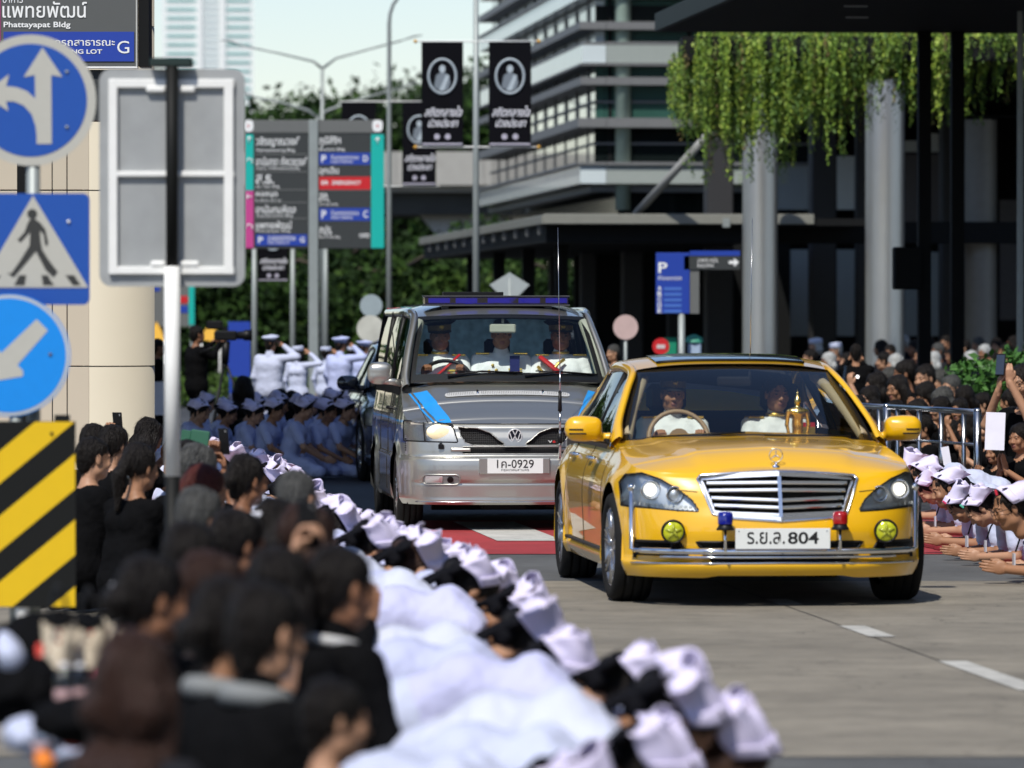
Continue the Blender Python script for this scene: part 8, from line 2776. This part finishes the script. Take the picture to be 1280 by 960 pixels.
barrier(M2, A_.lerp(B_, 1.6), 'second steel barrier section running behind the yellow car', posts=7)

# crowd behind the barrier
RC = [
 (1086, 500, 57, B_LAP, -100, 'bob', M_HAIR, 0, 'woman with black bob above the yellow car windscreen corner'),
 (1070, 512, 55, B_LAP, -80, 'bob', M_HAIR, 0, 'woman partly hidden behind the yellow car pillar'),
 (1094, 484, 61, B_PHONE, -95, 'bob', M_HAIR, 0, 'woman holding a gold phone above the barrier'),
 (1121, 487, 59, B_LAP, -95, 'long', M_HAIR, 1, 'woman with long curly black hair and glasses above the barrier'),
 (1130, 468, 64, B_LAP, -110, 'bun', M_HAIR, 0, 'woman with hair tied back behind the curly haired woman'),
 (1156, 474, 63, B_LAPM, -70, 'short', M_HAIR, 0, 'dark haired man between the black posts'),
 (1157, 496, 58, B_WAIH, -100, 'bob', M_HAIR, 0, 'woman covering her face with both hands above the rail'),
 (1188, 486, 60, B_LAPM, -60, 'short', M_HAIRG, 0, 'grey haired person turned away behind the hands'),
 (1178, 502, 56, B_WAIH, -90, 'bob', M_HAIRG, 1, 'grey haired woman in glasses with palms by her face'),
 (1206, 501, 57, B_WAIH, -80, 'bob', M_HAIR, 0, 'woman with bent black head above the end of the barrier'),
 (1226, 506, 58, B_LAP, -90, 'bun', M_HAIR, 0, 'black haired woman just right of the barrier end post'),
 (1262, 503, 57, B_LAP, -150, 'bun', M_HAIR, 0, 'woman with black bun above the white paper'),
 (1278, 480, 50, B_PHONE, -85, 'short', M_HAIR, 1, 'man with glasses raising a silver phone at the right edge'),
 (1153, 536, 52, B_LAP, -95, 'bun', M_HAIR, 1, 'woman in profile with glasses and brown bun behind the rails'),
 (1098, 528, 54, B_LAP, -90, 'short', M_HAIR, 0, 'dark haired person next to the yellow wing mirror'),
 (1187, 541, 51, B_LAP, -92, 'bob', M_HAIR, 1, 'woman with glasses between the second and third uprights'),
 (1207, 534, 52, B_PHONE, -90, 'bob', M_HAIR, 0, 'woman holding a teal phone near the barrier end'),
 (1234, 536, 52, B_WAI, -90, 'long', M_HAIRB, 0, 'woman with long brown hair hidden behind the white paper'),
 (1274, 548, 48.5, B_WAI, -88, 'bun', M_HAIR, 0, 'woman with black hair clasping hands at the right edge'),
 (1262, 529, 51, B_LAP, -100, 'bob', M_HAIR, 0, 'woman with black bob right of the white paper'),
 (1124, 536, 55, B_LAP, -90, 'bob', M_HAIR, 0, 'dark haired woman behind the first barrier upright'),
 (1243, 566, 49.0, B_WAI, -95, 'bob', M_HAIR, 0, 'woman clapping low beneath the white paper'),
 (1170, 566, 50.5, B_LAP, -88, 'bob', M_HAIR, 0, 'woman in dotted black top low behind the barrier'),
 (1140, 566, 51.5, B_LAP, -100, 'bob', M_HAIRG, 0, 'person in black bending low behind the barrier'),
 (1205, 572, 49.5, B_WAI, -92, 'bun', M_HAIR, 0, 'woman with palms joined right behind the barrier end post'),
]
QQ = ['far left', 'left', 'centre left', 'centre', 'centre right', 'right', 'far right']
for j in range(7):
    RC.append((1078 + j * 19 + rnd.uniform(-3, 3), 478 + rnd.uniform(-6, 6), 66 + (j % 3), B_LAP if j % 2 else B_WAIH, -95 + rnd.uniform(-20, 20), ['bob', 'bun', 'short'][j % 3], [M_HAIR, M_HAIRB, M_HAIRG][j % 3], j % 2, 'onlooker in the farthest kneeling row behind the barrier, ' + QQ[j]))
for j in range(5):
    RC.append((1092 + j * 27 + rnd.uniform(-3, 3), 515 + rnd.uniform(-5, 5), 55.5, B_WAI if j % 2 else B_LAP, -95 + rnd.uniform(-20, 20), ['bob', 'short', 'bun'][j % 3], M_HAIR, j % 2, 'onlooker right behind the top rail of the barrier, ' + QQ[j + 1]))
for i, (px, py, d, B, rz, hk, hm, gl, lab) in enumerate(RC):
    if px < 1225: d = max(d, 53.5 + (i % 4) * .4)
    zn = CAM_H - (py - HOR) / FPX * d
    if zn < .80 and B is not B_PHONE: B = B_LOWW if B in (B_WAI, B_WAIH) else B_LOWL
    hz = float(B['head'][2])
    ob = put(B, px, py, hz, R_(rz + (22 if i % 3 else 45)), lab, 'people in black behind the barrier', None, d=d, hair=(hk, hm), glasses=GLS if gl else None, skin=SKINS[[0, 1, 0, 1, 2][i % 5]])
    if 'gold phone' in lab: phone_for(ob, (.05, -.36, .96), label='gold phone held up above the barrier')
    if 'silver phone' in lab: phone_for(ob, (.05, -.36, .96), label='silver phone held up before the shrub')
    if 'teal phone' in lab: phone_for(ob, (.05, -.36, .96), label='teal edged phone held up near the barrier end')
for (px, py, d, w, h, rx, lab) in ((1244, 539, 48.2, .165, .32, 2, 'blank white paper held upright right of the barrier'), (1184, 577, 49.2, .07, .26, -10, 'white paper slip seen between the barrier uprights')):
    p = at(px, py, d); q = MB(); q.box(-w / 2, w / 2, 0, .004, -h / 2, h / 2); tag(q.build('paper_sheet', mat('paper_white'), None, loc=p, rot=(R_(-5), R_(rx), R_(-8))), lab, 'paper')
# extra joined hands of clapping onlookers are part of their bodies; man in black coat with flash phone
ob = put(B_CAM, 1070, 442, 1.6, R_(175), 'big man in black coat seen from behind lifting a phone with lit flash', None, None, d=66, hair=('short', M_HAIR))
phone_for(ob, (.05, -.40, 1.47), label='phone with lit flash held by the man in black coat')
q = MB(); p = at(1072, 471, 64.9); q.lathe([(.0, -.018), (.014, -.012), (.018, 0), (.014, .012), (0, .018)][::-1], 12, 0, 'z'); tag(q.build('flash_light', mat('flash_emitter', (1, 1, 1), emis=(1, .95, .92), estr=3), None, loc=p), 'small bright phone flash in front of the black coat', 'light')
# far seated crowd
B_CH = body('body', seat(), M_BLKC, M_BLKC, SKINS[1], 'long', ('flat', 'flat'), h=.02, female=False)
far = [(1019, 432), (1044, 438), (1035, 452), (1012, 448), (1100, 436), (1112, 442), (1118, 455), (1128, 428), (1142, 436), (1104, 452), (1160, 432), (1172, 440), (1166, 452), (1182, 430), (1190, 446), (1204, 436), (1222, 432), (1230, 442), (1245, 433), (1256, 440), (1266, 430), (1278, 438), (1212, 450), (1240, 452), (1058, 452), (1150, 446), (1196, 457)]
for i, (px, py) in enumerate(far):
    d = 78 + (458 - py) * .55 + rnd.uniform(-1, 1)
    m = [M_HAIR, M_HAIRG, M_HAIRW, M_HAIR, M_HAIR][i % 5]
    if i in (0, 1, 6): m = M_HAIRW
    hd = {0: 'wearing a white cap left', 1: 'wearing a white cap right'}.get(i)
    lab = 'distant seated onlooker, %s from the left among faces under the roof' % ORD[sorted(range(len(far)), key=lambda k: far[k][0]).index(i)]
    put(B_CH, px, py, float(B_CH['head'][2]), R_(-60 + rnd.uniform(-35, 35)), lab, 'distant onlookers under the roof', 1.0, d=d, zroot=CAM_H - (py - HOR) / FPX * d - float(B_CH['head'][2]), hair=('short' if i % 2 else 'bob', m), skin=SKINS[i % 3],
        top=[M_BLKC, M_NAVYC, M_CHARC][i % 3], cap=SC if i in (0, 1) else None)
bb = empty('seating_terrace', (5.0, 86, 0), RD, 'low dark terrace of benches carrying the distant onlookers', 'terrace')
for k in range(3):
    q = MB(); q.box(-2.5, 6, -6.5 + k * 3.5, -3.2 + k * 3.5, 0, .34 + .05 * k); q.build('step', M_DKST, bb)

# shrubs behind the crowd at the right
rg = np.random.default_rng(9)
root = empty('leafy_shrub', (at(1262, 400, 61).x, 61, 0), 0, 'dense broad leaved green shrub behind the man raising a phone', 'shrub')
V, F, fm = leaf_cloud([((-.35, 0, 1.05), (.35, .4, .28)), ((.1, 0, 1.12), (.4, .4, .30)), ((.55, 0, 1.15), (.4, .4, .3)), ((.3, 0, .8), (.7, .5, .3))], 3800, .05, rg, (.15, .55, .3), .5)
LS = [mat('shrub_dark', (.025, .07, .015), rough=.5), mat('shrub_mid', (.05, .14, .025), rough=.5), mat('shrub_light', (.08, .20, .035), rough=.5)]
link('crown', mesh('crown', V, F, LS, fm, False), root)
q = MB()
for a_ in range(6): q.tube([(.2 + .05 * math.cos(a_), .05 * math.sin(a_), 0), (.2 + .35 * math.cos(a_), .2 * math.sin(a_), .9)], .012, 5)
q.build('stem', BARK, root)
root = empty('striped_grass_plant', (at(1240, 400, 58.5).x, 58.5, 0), 0, 'pale striped grassy plant below the leafy shrub', 'plant')
q = MB(); rr = random.Random(4)
for k in range(260):
    x = rr.uniform(-.45, .65); y = rr.uniform(-.2, .2); a_ = rr.uniform(0, 2 * PI); L = rr.uniform(.18, .34)
    p0 = Vector((x, y, .62)); p1 = p0 + Vector((math.cos(a_) * L * .35, math.sin(a_) * L * .35, L * .8)); p2 = p1 + Vector((math.cos(a_) * L * .6, math.sin(a_) * L * .6, -L * .15))
    w = Vector((-math.sin(a_), math.cos(a_), 0)) * .008
    q.add([p0 - w, p0 + w, p1 + w * 1.3, p1 - w * 1.3, p2], [(0, 1, 2, 3), (3, 2, 4)], k % 2)
q.build('leaves', [mat('grass_pale', (.22, .30, .10)), mat('grass_green', (.08, .18, .03))], root)
q = MB(); q.box(-.6, .8, -.25, .3, 0, .64, 0, .02); q.build('pot', M_DKST, root)

# ================================================================== vehicles and their occupants
YC, ysh = yellow_car()
SV, ssh = silver_van()
def in_car(car, B, loc, label, sc=.92, rz=0.0, **k):
    Mx = Matrix.Translation(car.location) @ Matrix.Rotation(car.rotation_euler.z, 4, 'Z')
    w = Mx @ Vector(loc)
    return person(B, w, car.rotation_euler.z + rz, label, 'person', scale=sc, **k)
PCK = peaked_cap_mesh(M_BLKC, mat('cap_gold_band', (.10, .07, .02), rough=.4))
EP = MB()
for g in (-1, 1): EP.box(min(g * .10, g * .215), max(g * .10, g * .215), -.035, .065, .590, .604, 0, .004)
EPM = EP.mesh('epaulette', [M_GOLD])
CL = MB(); CL.tube([(.062 * math.cos(t), .015 + .062 * math.sin(t), .615) for t in np.linspace(0, 2 * PI, 20)], .013, 6, caps=False); CLM = CL.mesh('collar_braid', [M_GOLD])
RB = MB()
for k in range(6): RB.box(.035 + .022 * k, .054 + .022 * k, -.135, -.12, .405, .45, k % 3)
RB.box(.05, .16, -.138, -.12, .46, .475, 2)
RBM = RB.mesh('medal_ribbons', [mat('ribbon_white', (.6, .55, .45)), mat('ribbon_red', (.5, .02, .02)), mat('ribbon_gold', (.6, .45, .08))])
o = in_car(SV, B_DRIVE, (-.50, 1.70, .83), 'van driver in white dress uniform and dark peaked cap', sc=1.0, hair=('crop', None), cap=PCK, skin=SKINS[2], extras=(('epaulette', EPM), ('collar_braid', CLM), ('medal_ribbons', RBM)))
q = MB(); q.tube([(.16, -.10, .60), (.05, -.13, .50), (-.08, -.14, .38)], .03, 8, flat=.3); q.build('sash', M_REDC, o)
MDL = MB()
for x, z in ((-.08, .50), (-.11, .45), (-.05, .46)): MDL.lathe([(.014, -.118), (.001, -.122)], 10, 0, 'y', (x, 0, z))
MDL.box(-.14, -.06, -.13, -.115, .40, .43, 1); MDLM = MDL.mesh('medals', [M_GOLD, M_REDC])
o = in_car(SV, B_PASS, (.02, 1.72, .83), 'middle van passenger in white dress uniform with medals', sc=1.02, hair=('crop', None), skin=SKINS[1], extras=(('epaulette', EPM), ('medals', MDLM), ('medal_ribbons', RBM)))
q = MB(); q.box(.06, .14, -.14, -.12, .45, .58, 0); q.build('neck_ribbon', mat('navy_ribbon', (.01, .015, .12)), o)
o = in_car(SV, B_PASS, (.52, 1.70, .83), 'right hand van passenger in white and red with gold epaulette', sc=1.0, hair=('crop', None), cap=PCK, top=mat('dress_white'), skin=SKINS[2], extras=(('epaulette', EPM), ('collar_braid', CLM)))
q = MB(); q.tube([(-.18, -.09, .58), (-.06, -.14, .48), (.08, -.14, .34)], [.05, .06, .05], 8, flat=.35); q.build('sash', M_REDC, o)
q = MB(); q.tube([(-.20, -.085, .50), (-.12, -.15, .40), (-.04, -.15, .52), (.02, -.12, .56)], .014, 6); q.build('gold_cord', M_GOLD, o)
in_car(YC, B_DRIVE, (-.37, 2.45, .55), 'driver of the yellow car in pale uniform and cap behind the wheel', sc=.92, hair=('crop', None), cap=PCK, skin=SKINS[1], extras=(('epaulette', EPM),))
o = in_car(YC, B_PASS, (.30, 2.45, .55), 'front passenger of the yellow car with gold collar behind the statuette', sc=.92, rz=R_(12), hair=('short', None), skin=SKINS[1], extras=(('epaulette', EPM), ('collar_braid', CLM)), cap=None)
q = MB(); q.box(.10, .23, -.15, -.12, .44, .56, 0); q.box(.10, .23, -.155, -.151, .48, .53, 1); q.build('sash', [M_REDC, M_GOLD], o)
# golden standing statuette on the dashboard
s_ = SDF()
s_.ell((0, 0, .285), (.022, .024, .030), 0, .01); s_.cap((0, 0, .31), (0, 0, .335), .013, .006, 0, .008); s_.cap((0, 0, .33), (0, 0, .37), .006, .001, 0, .004)
s_.cap((0, 0, .24), (0, 0, .265), .014, .013, 0, .01); s_.cap((-.038, 0, .215), (.038, 0, .215), .026, .026, 0, .02); s_.cap((0, 0, .20), (0, 0, .13), .042, .032, 0, .02)
s_.cap((0, 0, .13), (0, 0, .02), .034, .040, 0, .02)
for g in (-1, 1): s_.cap((g * .062, 0, .215), (g * .072, -.005, .13), .016, .013, 0, .008); s_.cap((g * .072, -.005, .13), (g * .060, -.012, .07), .012, .010, 0, .008)
s_.cap((0, 0, 0), (0, 0, .012), .055, .050, 0, .01)
P, F, t = s_.mesh(.0045)
Mx = Matrix.Translation(YC.location) @ Matrix.Rotation(YC.rotation_euler.z, 4, 'Z')
st = link('statuette', mesh('statuette', P, F, [mat('statue_gold', (.55, .42, .16), rough=.25, metal=.95, var=.1)]), None, Mx @ Vector((.335, 1.72, .94)), (0, 0, YC.rotation_euler.z)); st.scale = (.95,) * 3
tag(st, 'small golden standing statuette on the dashboard of the yellow car', 'statuette')
# dark car following behind the van
M_DPAINT = mat('dark_blue_paint', (.012, .016, .026), rough=.25, coat=1.0, var=.1)
SKIP = ('number_plate', 'beacon_post', 'fog_lamp', 'guard_bar', 'hood_star', 'lettering', 'aerial', 'bumper_strip', 'sunroof')
def darkcopy(o, parent):
    if o.name.split('.')[0] in SKIP: return None
    c = o.copy(); C.objects.link(c); c.parent = parent
    if o.type == 'MESH' and any(m and m.name == 'yellow_paint' for m in o.data.materials):
        key = o.data.name
        me = o.data.copy()
        for i, m in enumerate(me.materials):
            if m.name == 'yellow_paint': me.materials[i] = M_DPAINT
        c.data = me
    for ch in list(o.children): darkcopy(ch, c)
    return c
dc = darkcopy(YC, None); dc.name = 'dark_sedan'
dc.location = (-.62, 60.0, 0); dc.rotation_euler = (0, 0, R_(5)); dc['label'] = 'dark blue sedan mostly hidden behind the left side of the van'; dc['category'] = 'car'
